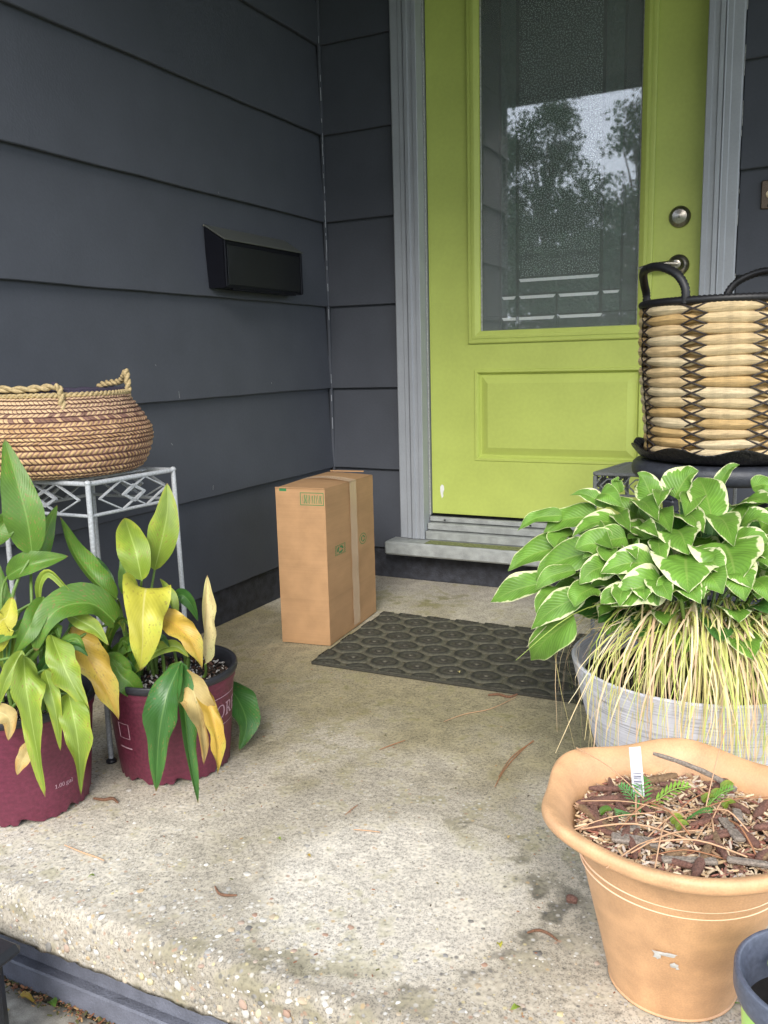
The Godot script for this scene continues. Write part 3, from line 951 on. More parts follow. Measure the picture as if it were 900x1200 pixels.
	var outl := [Vector2(0.0, -0.026), Vector2(0.006, -0.018), Vector2(0.005, -0.004), Vector2(0.010, 0.008), Vector2(0.008, 0.022), Vector2(0.001, 0.027), Vector2(-0.006, 0.018), Vector2(-0.006, 0.002), Vector2(-0.004, -0.012)]
	for i in range(1, outl.size() - 1):
		g.tri(Vector3(0.4475 + outl[0].x, 0.338 + outl[0].y, z + 0.0006), Vector3(0.4475 + outl[i].x, 0.338 + outl[i].y, z + 0.0006), Vector3(0.4475 + outl[i + 1].x, 0.338 + outl[i + 1].y, z + 0.0006))
	part("paint_chip", g, M.chip, d)
	# deadbolt
	g = Geo.new()
	g.lathe([Vector2(0.033, 0.0), Vector2(0.033, 0.006), Vector2(0.030, 0.011), Vector2(0.0245, 0.013), Vector2(0.0235, 0.0155), Vector2(0.0225, 0.0165), Vector2(0.021, 0.0165)], 40)
	var db := part("deadbolt", g, M.nickel, d)
	db.position = Vector3(1.272, 1.249, z); db.rotation.x = PI / 2
	g = Geo.new()
	g.lathe([Vector2(0.0215, 0.0165), Vector2(0.0205, 0.018), Vector2(0.009, 0.019), Vector2(0.0085, 0.0205), Vector2(0.0001, 0.0207)], 40)
	part("deadbolt_face", g, M.nickel, db)
	g = Geo.new()
	g.box(Vector3(0.0, 0.0211, 0.002), Vector3(0.0022, 0.001, 0.008))
	part("keyhole", g, M.dark_hole, db)
	# lever handle
	g = Geo.new()
	g.lathe([Vector2(0.0335, 0.0), Vector2(0.0335, 0.005), Vector2(0.031, 0.010), Vector2(0.022, 0.0145), Vector2(0.016, 0.017), Vector2(0.014, 0.024), Vector2(0.014, 0.046), Vector2(0.0125, 0.049), Vector2(0.0001, 0.0495)], 40)
	var lv := part("lever_handle", g, M.nickel, d)
	lv.position = Vector3(1.272, 1.102, z); lv.rotation.x = PI / 2
	g = Geo.new()
	var lp := curve([Vector3(0.004, 0.042, 0), Vector3(-0.03, 0.046, -0.003), Vector3(-0.075, 0.050, 0.0), Vector3(-0.112, 0.047, 0.007)], 14)
	var lr := []
	for i in 15: lr.append(lerpf(0.0095, 0.0058, i / 14.0))
	g.tube(lp, lr, 12)
	part("lever", g, M.nickel, lv)
	g = Geo.new()
	g.box(Vector3(0, 0.0499, 0), Vector3(0.0022, 0.001, 0.008))
	part("keyhole", g, M.dark_hole, lv)

func build_wall_fittings() -> void:
	var mb := thing("mailbox", "black metal wall mailbox with sloping lid on the clapboard wall", "mailbox")
	var zl := 0.735; var zr := 0.300; var xf := 0.079
	var xb := 0.012
	var yb := 1.058; var yt := 1.238; var yf := 1.196
	var g := Geo.new()
	for e in [[zl, 1.0], [zr, -1.0]]:
		var a := Vector3(xb, yb, e[0]); var b := Vector3(xf, yb, e[0]); var c := Vector3(xf, yf, e[0]); var q := Vector3(xb, yt, e[0])
		if e[1] > 0: g.quad(a, b, c, q)
		else: g.quad(b, a, q, c)
	g.quad(Vector3(xb, yb, zr), Vector3(xf, yb, zr), Vector3(xf, yb, zl), Vector3(xb, yb, zl))
	g.quad(Vector3(xf, yb, zl), Vector3(xf, yb, zr), Vector3(xf, yf, zr), Vector3(xf, yf, zl))
	g.quad(Vector3(xb, yt, zl), Vector3(xf, yf, zl), Vector3(xf, yf, zr), Vector3(xb, yt, zr))
	var body := part("mailbox_body", g, M.black_metal, mb)
	g = Geo.new()
	var sl := Vector3(xf - xb, yf - yt, 0).normalized()
	g.box(Vector3((xb + xf) / 2 + 0.004, (yt + yf) / 2 + 0.003, (zl + zr) / 2), Vector3(0.092, 0.003, zl - zr + 0.006), 0.001, Basis(sl, Vector3(-sl.y, sl.x, 0), Vector3(0, 0, 1)))
	part("mailbox_lid", g, M.lid_metal, mb)
	g = Geo.new()
	g.box(Vector3(xf + 0.0025, (yb + yf) / 2 - 0.003, (zl + zr) / 2), Vector3(0.003, yf - yb - 0.022, zl - zr - 0.03), 0.001)
	part("mailbox_flap", g, M.black_panel, body)
	for zz in [zl - 0.004, zr + 0.006]:
		g = Geo.new()
		g.box(Vector3(xf + 0.003, (yb + yf) / 2, zz), Vector3(0.006, yf - yb - 0.002, 0.008 if zz > 0.5 else 0.012), 0.002)
		part("edge_trim", g, M.black_metal, body)
	g = Geo.new()
	g.box(Vector3(xf - 0.006, yb - 0.003, (zl + zr) / 2), Vector3(0.012, 0.005, zl - zr - 0.08), 0.001)
	part("mailbox_bottom_lip", g, M.black_metal, mb)
	g = Geo.new()
	g.blob(Vector3(0.012, 1.2415, zl + 0.001), Vector3(0.003, 0.003, 0.003))
	part("screw_head", g, M.nickel, mb)

	var bell := thing("doorbell", "small bronze doorbell plate with cream round button right of the door", "doorbell")
	g = Geo.new()
	g.box(Vector3(1.530, 1.282, 0.0095), Vector3(0.046, 0.082, 0.010), 0.003)
	var plate := part("bell_plate", g, M.bronze, bell)
	g = Geo.new()
	g.blob(Vector3(1.530, 1.282, 0.0155), Vector3(0.0105, 0.0105, 0.005), 0, 0.0, Basis.IDENTITY, 16)
	part("bell_button", g, M.cream, plate)
	for yy in [1.250, 1.314]:
		g = Geo.new()
		g.blob(Vector3(1.530, yy, 0.0145), Vector3(0.0045, 0.0045, 0.002), 0, 0.0, Basis.IDENTITY, 12)
		part("screw_head", g, M.dark_hole, plate)

func build_ground() -> void:
	# the slab: top, rounded nosing and lip as one skin
	var g := Geo.new()
	var prof := []
	var s := 0.0
	var nz := 96
	for i in nz + 1: prof.append(Vector2(lerpf(-0.01, 2.035, i / float(nz)), 0.0))
	for i in range(1, 9):
		var a := PI / 2 * i / 8.0
		prof.append(Vector2(2.035 + 0.024 * sin(a), -0.024 + 0.024 * cos(a)))
	for i in range(1, 9): prof.append(Vector2(2.059 + 0.003 * i / 8.0, -0.024 - 0.062 * i / 8.0))
	for i in range(1, 4): prof.append(Vector2(2.062 - 0.03 * i, -0.086))
	var arc := [0.0]
	for i in range(1, prof.size()): arc.append(arc[i - 1] + prof[i].distance_to(prof[i - 1]))
	var nf := noise(401, 9.0, 4)
	var nf2 := noise(403, 1.1, 3)
	var m := prof.size() - 1
	var nx := 220
	g.grid(nx, m, func(u, v):
		var i := int(round(v * m))
		var q: Vector2 = prof[i]
		var x: float = -0.012 + 3.22 * u
		var e: float = smoothstep(1.95, 2.05, q.x)
		var r := nf.get_noise_2d(x * 4.0, arc[i] * 4.0)
		var lo: float = 1.0 if i > m - 4 else 0.0
		return Vector3(x, q.y + e * 0.003 * r + 0.002 * nf2.get_noise_2d(x, q.x) + lo * 0.004 * nf.get_noise_1d(x * 22.0), q.x + e * 0.004 * nf.get_noise_2d(x * 3.0 + 40.0, arc[i] * 5.0)), false, null, true)
	for i in g.uv.size():
		g.uv[i] = Vector2((g.uv[i].x * 3.22 - 0.012) / 2.2, arc[int(round(g.uv[i].y * m))] / 2.3)
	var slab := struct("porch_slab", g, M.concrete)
	# exposed aggregate: small stones standing a little out of the worn front
	rng.seed = 11
	var xf := []
	var cols := []
	var pal := [Color(0.40, 0.27, 0.13), Color(0.10, 0.095, 0.09), Color(0.58, 0.56, 0.51), Color(0.50, 0.42, 0.2), Color(0.22, 0.215, 0.21), Color(0.31, 0.18, 0.12), Color(0.62, 0.6, 0.55), Color(0.40, 0.37, 0.33), Color(0.46, 0.43, 0.38)]
	for i in 2000:
		var x := rr(0.45, 1.75)
		var z := 2.058 - absf(rng.randfn(0.0, 0.13))
		if z < 1.5: continue
		var big := rng.randf() < (0.30 if x > 0.9 and x < 1.45 and z > 1.85 else 0.10)
		var r := rr(0.0012, 0.0028) if not big else rr(0.003, 0.0075)
		var y := -0.0002 - r * 0.28
		if z > 2.035: y -= 0.024 - sqrt(maxf(0.0, 0.024 * 0.024 - pow(z - 2.035, 2.0)))
		if i % 5 == 0:
			z = 2.0605; y = rr(-0.08, -0.02)
		var b := Basis.from_euler(Vector3(rr(-0.3, 0.3), rr(0, TAU), rr(-0.3, 0.3))) * Basis.from_scale(Vector3(r * rr(0.8, 1.5), r * 0.55, r))
		if i % 5 == 0: b = Basis.from_euler(Vector3(PI / 2, 0, 0)) * b
		xf.append(Transform3D(b, Vector3(x, y, z)))
		cols.append(pal[rng.randi() % pal.size()].lerp(Color(0.42, 0.385, 0.32), rr(0.1, 0.7)))
	g = Geo.new()
	g.blob(Vector3.ZERO, Vector3.ONE, 3, 0.2, Basis.IDENTITY, 7)
	multi("aggregate_pebbles", g.mesh(), M.grit, xf, cols, slab)

	var rs := thing("step_riser", "blue-grey painted boards under the concrete porch step", "step")
	g = Geo.new()
	g.box(Vector3(1.55, -0.138, 1.975), Vector3(3.2, 0.104, 0.03), 0.003)
	part("riser_board", g, M.riser, rs)
	g = Geo.new()
	g.box(Vector3(1.55, -0.2165, 1.988), Vector3(3.2, 0.045, 0.03), 0.003)
	part("riser_board", g, M.riser, rs)
	g = Geo.new()
	g.box(Vector3(1.55, -0.13, 1.93), Vector3(3.2, 0.22, 0.05))
	part("riser_core", g, M.foundation, rs)

	# lower paving and the garden behind the viewer, which the door glass mirrors
	g = Geo.new()
	var nq := noise(411, 2.0, 4)
	g.grid(60, 40, func(u, v):
		var x: float = lerpf(-1.2, 4.2, u)
		var z: float = lerpf(1.93, 4.6, v)
		return Vector3(x, -0.247 + 0.004 * nq.get_noise_2d(x, z), z), false, null, true)
	struct("path", g, M.paving)
	g = Geo.new()
	g.grid(40, 40, func(u, v): return Vector3(lerpf(-300.0, 300.0, u), -0.262, lerpf(-300.0, 300.0, v)), false, null, true)
	struct("lawn", g, M.lawn)

	# porch roof: its edge and the sky beyond show in the glass
	var pr := thing("porch_roof", "dark porch roof above the door, its edge mirrored in the glass", "roof")
	g = Geo.new()
	g.box(Vector3(1.45, 2.47, 1.14), Vector3(4.3, 0.10, 2.5))
	part("porch_ceiling", g, M.roof, pr)
	g = Geo.new()
	g.box(Vector3(1.45, 2.43, 2.41), Vector3(4.34, 0.18, 0.03), 0.004)
	part("fascia", g, M.roof, pr)
	g = Geo.new()
	g.box(Vector3(-2.2, 1.1, 1.9), Vector3(3.98, 3.1, 0.12))
	g.box(Vector3(-0.35, 2.6, 0.9), Vector3(0.7, 0.4, 2.0))
	g.box(Vector3(1.3, 2.9, -0.2), Vector3(6.0, 0.9, 0.3))
	var hb := single("house_front", g, M.siding, "dark grey front of the house beside and above the porch", "house")
	# the hall behind the door
	var hall := thing("hallway", "dark hallway behind the leaded door glass", "hallway")
	g = Geo.new()
	g.box(Vector3(0.875, 1.25, -2.05), Vector3(2.2, 2.7, 0.1))
	g.box(Vector3(-0.2, 1.25, -1.1), Vector3(0.1, 2.7, 1.78))
	g.box(Vector3(1.95, 1.25, -1.1), Vector3(0.1, 2.7, 1.78))
	g.box(Vector3(0.875, -0.05, -1.1), Vector3(2.0, 0.1, 1.78))
	g.box(Vector3(0.875, 2.55, -1.1), Vector3(2.0, 0.1, 1.78))
	part("hall_walls", g, M.interior, hall)

func build_trees() -> void:
	rng.seed = 2024
	var leaf := Geo.new()
	# a spray of small leaves, used many times over in the crowns
	for i in 7:
		var c := Vector3(rr(-0.13, 0.13), rr(-0.1, 0.1), rr(-0.13, 0.13))
		var b := Basis.from_euler(Vector3(rr(-1, 1), rr(0, TAU), rr(-1, 1)))
		var l := rr(0.07, 0.12)
		leaf.quad(c, c + b * Vector3(l * 0.35, 0, l * 0.5), c + b * Vector3(0, 0, l), c + b * Vector3(-l * 0.35, 0, l * 0.5))
	var lm := leaf.mesh()
	var spots := [
		[Vector3(-10.2, 0, 26), 8.6, 0.5, "broad tree at the far left of the mirrored garden"],
		[Vector3(-8.0, 0, 24), 8.0, 0.4, "airy tree mirrored at the left of the door glass"],
		[Vector3(-6.5, 0, 25), 8.8, 0.62, "tall dense tree mirrored in the middle of the door glass"],
		[Vector3(-4.9, 0, 24), 6.9, 0.6, "rounded lower tree mirrored right of the tallest one"],
		[Vector3(-3.1, 0, 23), 8.0, 0.36, "loose tree mirrored at the right edge of the door glass"],
		[Vector3(2.0, 0, 26), 9.0, 0.9, "dense tree straight across the garden from the door"],
		[Vector3(6.5, 0, 24), 8.0, 0.9, "dense tree to the right across the garden"],
	]
	for sp in spots:
		var t := thing("tree", sp[3], "tree", "trees mirrored in the door glass")
		var base: Vector3 = sp[0] + Vector3(0, -0.3, 0)
		var h: float = sp[1]
		var g := Geo.new()
		g.tube(curve([base, base + Vector3(rr(-0.2, 0.2), h * 0.3, 0), base + Vector3(rr(-0.4, 0.4), h * 0.85, rr(-0.3, 0.3))], 10), [0.2, 0.19, 0.18, 0.17, 0.15, 0.13, 0.11, 0.09, 0.07, 0.05, 0.03], 8)
		var clumps := []
		for k in 34:
			var y := h * rr(0.22, 0.98)
			var spread: float = h * 0.27 * sin(PI * pow(clampf((y / h - 0.12) / 0.9, 0.0, 1.0), 0.75)) + 0.3
			var a := rr(0, TAU)
			var q := base + Vector3(cos(a), 0, sin(a)) * spread * sqrt(rng.randf()) + Vector3(0, y, 0)
			clumps.append([q, rr(0.55, 1.05)])
			var st := base + Vector3(0, y * 0.62, 0)
			g.tube(curve([st, (st + q) * 0.5 + Vector3(0, 0.25, 0), q], 5), [0.05, 0.045, 0.04, 0.03, 0.02, 0.012], 5)
		part("trunk", g, M.trunk, t)
		var xf := []
		var cols := []
		for c in clumps:
			for i in int(105 * sp[2]):
				var d: Vector3 = Vector3(rng.randfn(), rng.randfn() * 0.8, rng.randfn()) * 0.33 * c[1]
				xf.append(Transform3D(Basis.from_euler(Vector3(rr(0, TAU), rr(0, TAU), rr(0, TAU))) * rr(0.8, 1.6), c[0] + d))
				var v := rr(0.7, 1.3)
				cols.append(Color(0.022 * v, 0.060 * v, 0.014 * v))
		multi("crown", lm, M.tree_leaf, xf, cols, t)
	var hedge := thing("hedge", "long dark hedge mirrored low in the door glass", "hedge")
	var xf2 := []
	var cols2 := []
	for i in 9000:
		var x := rr(-16.0, 9.0)
		var top := 4.3 + 0.5 * sin(x * 1.7) + 0.3 * sin(x * 3.9)
		xf2.append(Transform3D(Basis.from_euler(Vector3(rr(0, TAU), rr(0, TAU), rr(0, TAU))) * rr(1.2, 2.4), Vector3(x, top * sqrt(rng.randf()) - 0.2, 21.0 + rng.randfn() * 0.7)))
		var v := rr(0.7, 1.3)
		cols2.append(Color(0.020 * v, 0.055 * v, 0.013 * v))
	multi("foliage", lm, M.tree_leaf, xf2, cols2, hedge)
	var g3 := Geo.new()
	for i in 18: g3.tube([Vector3(-15.5 + i * 1.4, -0.3, 21.0), Vector3(-15.4 + i * 1.4, 3.6, 21.0)], [0.07, 0.02], 6)
	part("stem", g3, M.trunk, hedge)

# ---------------------------------------------------------------- objects on the porch
func build_box_and_mat() -> void:
	var bx := thing("cardboard_box", "tall brown taped cardboard box standing in the corner by the doormat", "box")
	var A := Vector3(0.292, 0.003, 0.836); var B := Vector3(0.446, 0.003, 0.814); var Cc := Vector3(0.412, 0.003, 0.452)
	var D := A + (Cc - B)
	var H := 0.468
	var up := Vector3(0, H, 0)
	var xa := (B - A).normalized()
	var bot := [A, B, Cc, D]
	var face := func(a: Vector3, b: Vector3, ha: float, hb: float, bow: float, m: Material, nm: String, lab := ""):
		var g := Geo.new()
		var out := (b - a).cross(Vector3.UP).normalized() * 1.0
		g.grid(10, 16, func(u, v):
			var p: Vector3 = a.lerp(b, u) + Vector3(0, lerpf(ha, hb, u) * v, 0)
			return p + out * (bow * sin(PI * u) * sin(PI * v) + 0.0012 * sin(v * 23.0 + a.x * 40.0) * sin(u * 7.0)), false, null, false)
		for i in g.uv.size(): g.uv[i].y = 1.0 - g.uv[i].y
		part(nm, g, m, bx, lab)
	face.call(A, B, H, H, 0.002, M.kraft_front, "box_panel", "front panel with green printed box mark")
	face.call(B, Cc, H, H - 0.008, 0.004, M.kraft_side, "box_panel", "side panel with two green round marks")
	face.call(Cc, D, H - 0.008, H, 0.003, M.kraft, "box_panel")
	face.call(D, A, H, H, 0.003, M.kraft, "box_panel")
	# two top flaps meeting under the tape, the far right corner a little crushed
	var top := func(p0: Vector3, p1: Vector3, p2: Vector3, p3: Vector3):
		var g := Geo.new()
		g.grid(8, 8, func(u, v):
			var p: Vector3 = p0.lerp(p1, u).lerp(p3.lerp(p2, u), v)
			return p + Vector3(0, 0.006 * sin(PI * u) * (0.3 + 0.7 * sin(PI * v)), 0), false, null, true)
		part("box_flap", g, M.kraft, bx)
	var mAD := (A + D) * 0.5 + Vector3(0, H + 0.002, 0)
	var mBC := (B + Cc) * 0.5 + Vector3(0, H - 0.0035, 0)
	top.call(A + up, B + up, mBC, mAD)
	top.call(mAD, mBC, Cc + up - Vector3(0, 0.0075, 0), D + up)
	var g := Geo.new()
	# a strip of raw edge lifting along the front
	g.bar(A + up + Vector3(0, 0.0012, 0), B + up + Vector3(0, 0.0012, 0), 0.004, 0.003)
	part("box_edge", g, M.kraft, bx)
	g = Geo.new()
	g.bar(D + up + Vector3(0.01, 0.004, 0), D + up + Vector3(0.01, 0.004, 0) + (Cc - D) * 0.75, 0.005, 0.004)
	part("box_edge", g, M.kraft, bx)
	# tape: over the top and down the side
	g = Geo.new()
	var ou := (Cc - B).cross(Vector3.UP).normalized()
	var al := (Cc - B).normalized()
	var mid := B.lerp(Cc, 0.52)
	g.grid(4, 24, func(u, v):
		var p: Vector3 = mid + al * ((u - 0.5) * 0.050) + Vector3(0, 0.012 + (H - 0.014) * v, 0)
		return p + ou * (0.0058 + 0.0006 * sin(v * 31.0)), false)
	g.grid(4, 10, func(u, v):
		var p: Vector3 = mid + al * ((u - 0.5) * 0.050) + Vector3(0, H - 0.0015, 0)
		return p.lerp(p + (A - B) + Vector3(0, 0.004, 0), v) + Vector3(0, 0.0075 * sin(PI * v), 0) + ou * 0.005 * (1.0 - v), false)
	part("tape", g, M.tape, bx)

	var mt := thing("doormat", "dark rubber doormat of interlocking rings before the door", "doormat")
	var o := Vector3(0.445, 0, 0.462)
	var ex := Vector3(0.79, 0, -0.012)
	var ez := Vector3(0.025, 0, 0.497)
	var px := 0.098 / 0.79
	var pz := 0.0715 / 0.497
	for row in 8:
		for colm in 10:
			var cu := (colm + (0.5 if row % 2 else 0.0)) * px
			var cv := (row + 0.02) * pz
			if cu > 1.0 + px * 0.4 or cv > 1.03: continue
			g = Geo.new()
			var N := 24
			# heights from the hole outwards: inner lip, dish, ridge, gutter, outer band
			var rad := [0.11, 0.13, 0.30, 0.36, 0.60, 0.68, 0.80, 0.88, 1.0]
			var hh := [0.000, 0.007, 0.008, 0.0045, 0.004, 0.008, 0.0085, 0.003, 0.0018]
			var dust := [1.0, 0.25, 0.05, 0.25, 0.22, 0.0, 0.0, 0.5, 0.75]
			g.grid(N, rad.size() - 1, func(u, v):
				var k := int(round(v * (rad.size() - 1)))
				var a: float = u * TAU + 0.2
				# the cell is the hexagon round each centre
				var hex := 1e9
				for q in 6:
					var an := q * PI / 3.0
					var c := cos(a - an)
					if c > 0.01: hex = minf(hex, 0.5 / c)
				var rr0: float = lerpf(0.46, hex, smoothstep(0.8, 1.0, rad[k])) * rad[k]
				if rad[k] < 0.95: rr0 = 0.49 * rad[k] * lerpf(1.0, hex / 0.5, 0.35)
				var du: float = cos(a) * rr0 * px
				var dv: float = sin(a) * rr0 * pz * 1.0 / 0.866 * 0.985
				var fu := clampf(cu + du, 0.0, 1.0)
				var fv := clampf(cv + dv, 0.0, 1.0)
				# the rim of the mat is softly scalloped
				var edge: float = 0.004 * sin(fu * 50.0) if fv <= 0.0 or fv >= 1.0 else 0.0
				return o + ex * fu + ez * (fv + edge) + Vector3(0, 0.003 + hh[k], 0), true, func(u, v): return Color(0.046, 0.045, 0.033).lerp(Color(0.24, 0.225, 0.16), dust[int(round(v * 8))]), true)
			part("rubber_ring", g, M.rubber, mt)
	g = Geo.new()
	g.tint = Color(0.06, 0.057, 0.04)
	g.bar(o + Vector3(0, 0.0035, 0) - ez * 0.004, o + ex + Vector3(0, 0.0035, 0) - ez * 0.004, 0.007, 0.007, Vector3.UP, 0.002)
	g.bar(o + ez * 1.004 + Vector3(0, 0.0035, 0), o + ex + ez * 1.004 + Vector3(0, 0.0035, 0), 0.007, 0.007, Vector3.UP, 0.002)
	g.bar(o + Vector3(0, 0.0035, 0), o + ez + Vector3(0, 0.0035, 0), 0.007, 0.007, Vector3.UP, 0.002)
	g.bar(o + ex + Vector3(0, 0.0035, 0), o + ex + ez + Vector3(0, 0.0035, 0), 0.007, 0.007, Vector3.UP, 0.002)
	part("mat_border", g, M.rubber, mt)

func build_left_stand() -> void:
	var st := thing("wire_plant_stand", "pale grey wire plant stand with diamond sides under the seagrass basket", "plant stand")
	var cs := [Vector3(0.143, 0, 1.645), Vector3(0.384, 0, 1.640), Vector3(0.402, 0, 1.402), Vector3(0.155, 0, 1.405)]
	var h := 0.6
	for c in cs:
		var g := Geo.new()
		var outw: Vector3 = (c - Vector3(0.27, 0, 1.52)).normalized() * 0.006
		g.tube([c + outw + Vector3(0, 0.004, 0), c + Vector3(0, h, 0)], 0.0056, 10)
		g.blob(c + Vector3(0, h, 0), Vector3(0.0075, 0.006, 0.0075), 0, 0.0)
		part("leg", g, M.stand, st)
		g = Geo.new()
		g.lathe([Vector2(0.0001, 0.001), Vector2(0.011, 0.001), Vector2(0.011, 0.006), Vector2(0.006, 0.010), Vector2(0.0001, 0.011)], 16, c + outw)
		part("foot", g, M.pot_rim, st)
	for k in 4:
		var a: Vector3 = cs[k]
		var b: Vector3 = cs[(k + 1) % 4]
		var g := Geo.new()
		g.tube([a + Vector3(0, h - 0.002, 0), b + Vector3(0, h - 0.002, 0)], 0.0052, 8)
		part("top_rail", g, M.stand, st)
		g = Geo.new()
		g.tube([a + Vector3(0, h - 0.068, 0), b + Vector3(0, h - 0.068, 0)], 0.0038, 8)
		part("lower_rail", g, M.stand, st)
		# two interlocked diamonds on each side
		var cy := h - 0.036
		for e in [[0.36, 0.25, 0.031], [0.64, 0.25, 0.031], [0.5, 0.13, 0.018]]:
			g = Geo.new()
			var c := a.lerp(b, e[0]) + Vector3(0, cy, 0)
			var ax: Vector3 = (b - a) * e[1]
			var d := [c - ax, c + Vector3(0, e[2], 0), c + ax, c - Vector3(0, e[2], 0)]
			for q in 4: g.bar(d[q], d[(q + 1) % 4], 0.0028, 0.006, (b - a).cross(Vector3.UP).normalized())
			part("diamond", g, M.stand, st)
	for k in 5:
		var g := Geo.new()
		var t := (k + 0.5) / 5.0
		g.tube([cs[0].lerp(cs[1], t) + Vector3(0, h - 0.003, 0), cs[3].lerp(cs[2], t) + Vector3(0, h - 0.003, 0)], 0.0026, 6)
		part("top_wire", g, M.stand, st)

	# belly basket of braided seagrass
	var bk := thing("seagrass_basket", "round-bellied brown seagrass basket with rope handles on the wire stand", "basket")
	var c0 := Vector3(0.208, 0.606, 1.535)
	var prof := [Vector2(0.150, 0.0), Vector2(0.168, 0.012), Vector2(0.183, 0.04), Vector2(0.1895, 0.070), Vector2(0.190, 0.088), Vector2(0.181, 0.108), Vector2(0.167, 0.130), Vector2(0.155, 0.148), Vector2(0.147, 0.165), Vector2(0.145, 0.172)]
	var fine := []
	for i in 61:
		var t := i / 60.0 * (prof.size() - 1)
		var q := mini(int(t), prof.size() - 2)
		var f := t - q
		fine.append(prof[q].cubic_interpolate(prof[q + 1], prof[maxi(q - 1, 0)], prof[mini(q + 2, prof.size() - 1)], f))
	var ROWS := 20
	var STR := 104.0
	var nf := noise(501, 3.0, 3)
	var shape := func(u: float, v: float) -> Vector3:
		var t := v * 60.0
		var q := mini(int(t), 59)
		var b: Vector2 = fine[q].lerp(fine[q + 1], t - q)
		var row := v * ROWS
		var ri := int(row)
		var ph := row - ri
		var roll := sqrt(maxf(0.0, 1.0 - pow(2.0 * ph - 1.0, 2.0)))
		var sl := fposmod(u * STR + (ph * 0.9 if ri % 2 == 0 else -ph * 0.9) + ri * 0.37, 1.0)
		var tw := pow(absf(sin(PI * sl)), 0.7)
		var r := b.x + 0.0036 * roll + 0.0034 * tw * roll + 0.003 * nf.get_noise_2d(u * 6.0, v * 2.0)
		var a := u * TAU
		return c0 + Vector3(r * cos(a), b.y + 0.002 * nf.get_noise_1d(u * 9.0) * v, -r * sin(a))
	var shade := func(u: float, v: float) -> Color:
		var row := v * ROWS
		var ri := int(row)
		var ph := row - ri
		var ssl := u * STR + (ph * 0.9 if ri % 2 == 0 else -ph * 0.9) + ri * 0.37
		var sl := fposmod(ssl, 1.0)
		var id := int(floor(ssl)) * 7 + ri * 13
		var hsh := fposmod(sin(id * 12.9898) * 43758.5, 1.0)
		# straw strands, plaited with brown-purple dyed ones that show between the turns
		var straw := Color(0.40, 0.235, 0.105).lerp(Color(0.60, 0.41, 0.20), hsh)
		var dyed := Color(0.115, 0.05, 0.045).lerp(Color(0.18, 0.085, 0.075), hsh)
		var upper := smoothstep(0.55, 0.72, v)
		straw = straw.lerp(Color(0.58, 0.43, 0.27), upper * 0.6)
		var k := smoothstep(0.20, 0.42, sl) * smoothstep(0.10, 0.30, ph) * smoothstep(1.0, 0.84, ph)
		if ri >= 12 and ri <= 13: k *= 1.0 if hsh > 0.38 else 0.25
		if ri >= 18: return Color(0.50, 0.36, 0.14).lerp(Color(0.62, 0.47, 0.22), hsh)
		return dyed.lerp(straw, k)
	var g := Geo.new()
	g.grid(832, 160, shape, true, shade)
	part("basket_body", g, M.weave, bk)
	g = Geo.new()
	g.lathe([Vector2(0.0001, 0.004), Vector2(0.152, 0.002)], 40, c0)
	part("basket_bottom", g, M.rope, bk)
	g = Geo.new()
	g.lathe([Vector2(0.141, 0.172), Vector2(0.138, 0.10), Vector2(0.12, 0.02)], 48, c0)
	for k in 4:
		var ring := []
		for i in 60:
			var a := TAU * i / 60
			ring.append(c0 + Vector3((0.1385 - 0.001 * k) * cos(a), 0.1725 - 0.016 * k + 0.0015 * sin(i * 2.1), -(0.1385 - 0.001 * k) * sin(a)))
		g.tube(ring, 0.007, 8, false, true)
	part("basket_lining", g, M.purple_rope, bk)
	# plaited rim
	for k in 2:
		g = Geo.new()
		var rp := []
		for i in 260:
			var a := TAU * i / 260
			var w := TAU * i / 260 * 42.0 + k * PI
			rp.append(c0 + Vector3((0.1475 + 0.003 * cos(w)) * cos(a), 0.170 + 0.003 * sin(w), -(0.1475 + 0.003 * cos(w)) * sin(a)))
		g.tube(rp, 0.0036, 7, false, true)
		part("rim_braid", g, M.rope, bk)
	# twisted rope handles
	var rope := func(path: Array, nm: String):
		var cc := curve(path, 60)
		var q := Geo.new()
		for k in 2:
			var pp := []
			for i in 61:
				var t: Vector3 = (cc[mini(i + 1, 60)] - cc[maxi(i - 1, 0)]).normalized()
				var n1 := t.cross(Vector3(0.3, 0.2, 1)).normalized()
				var n2 := t.cross(n1)
				var w := i * 0.85 + k * PI
				pp.append(cc[i] + (n1 * cos(w) + n2 * sin(w)) * 0.0036)
			q.tube(pp, 0.0045, 7)
		part(nm, q, M.rope, bk)
	var rim := func(deg: float, dr: float, y: float) -> Vector3:
		var a := deg_to_rad(deg)
		return c0 + Vector3((0.146 + dr) * cos(a), y, (0.146 + dr) * sin(a))
	# seen from the door side: angle 0 points right along the wall, 90 towards the step
	rope.call([rim.call(-38.0, 0.0, 0.150), rim.call(-38.0, 0.004, 0.178), rim.call(-40.0, 0.002, 0.212), rim.call(-46.0, -0.002, 0.206), rim.call(-62.0, -0.006, 0.192), rim.call(-80.0, -0.012, 0.188), rim.call(-96.0, -0.004, 0.180), rim.call(-98.0, 0.003, 0.15)], "rope_handle")
	rope.call([rim.call(40.0, 0.010, 0.132), rim.call(40.0, 0.008, 0.165), rim.call(42.0, 0.004, 0.187), rim.call(54.0, 0.002, 0.186), rim.call(74.0, 0.004, 0.184), rim.call(96.0, 0.012, 0.190), rim.call(118.0, 0.012, 0.205), rim.call(128.0, 0.008, 0.215), rim.call(136.0, 0.004, 0.19), rim.call(137.0, 0.006, 0.15)], "rope_handle")
	rope.call([rim.call(92.0, 0.006, 0.186), rim.call(93.0, 0.009, 0.165), rim.call(92.0, 0.011, 0.142)], "rope_knot")
	g = Geo.new()
	g.blob(rim.call(44.0, 0.0, 0.192), Vector3(0.008, 0.006, 0.008), 2, 0.2)
	part("dark_knot", g, M.purple_rope, bk)

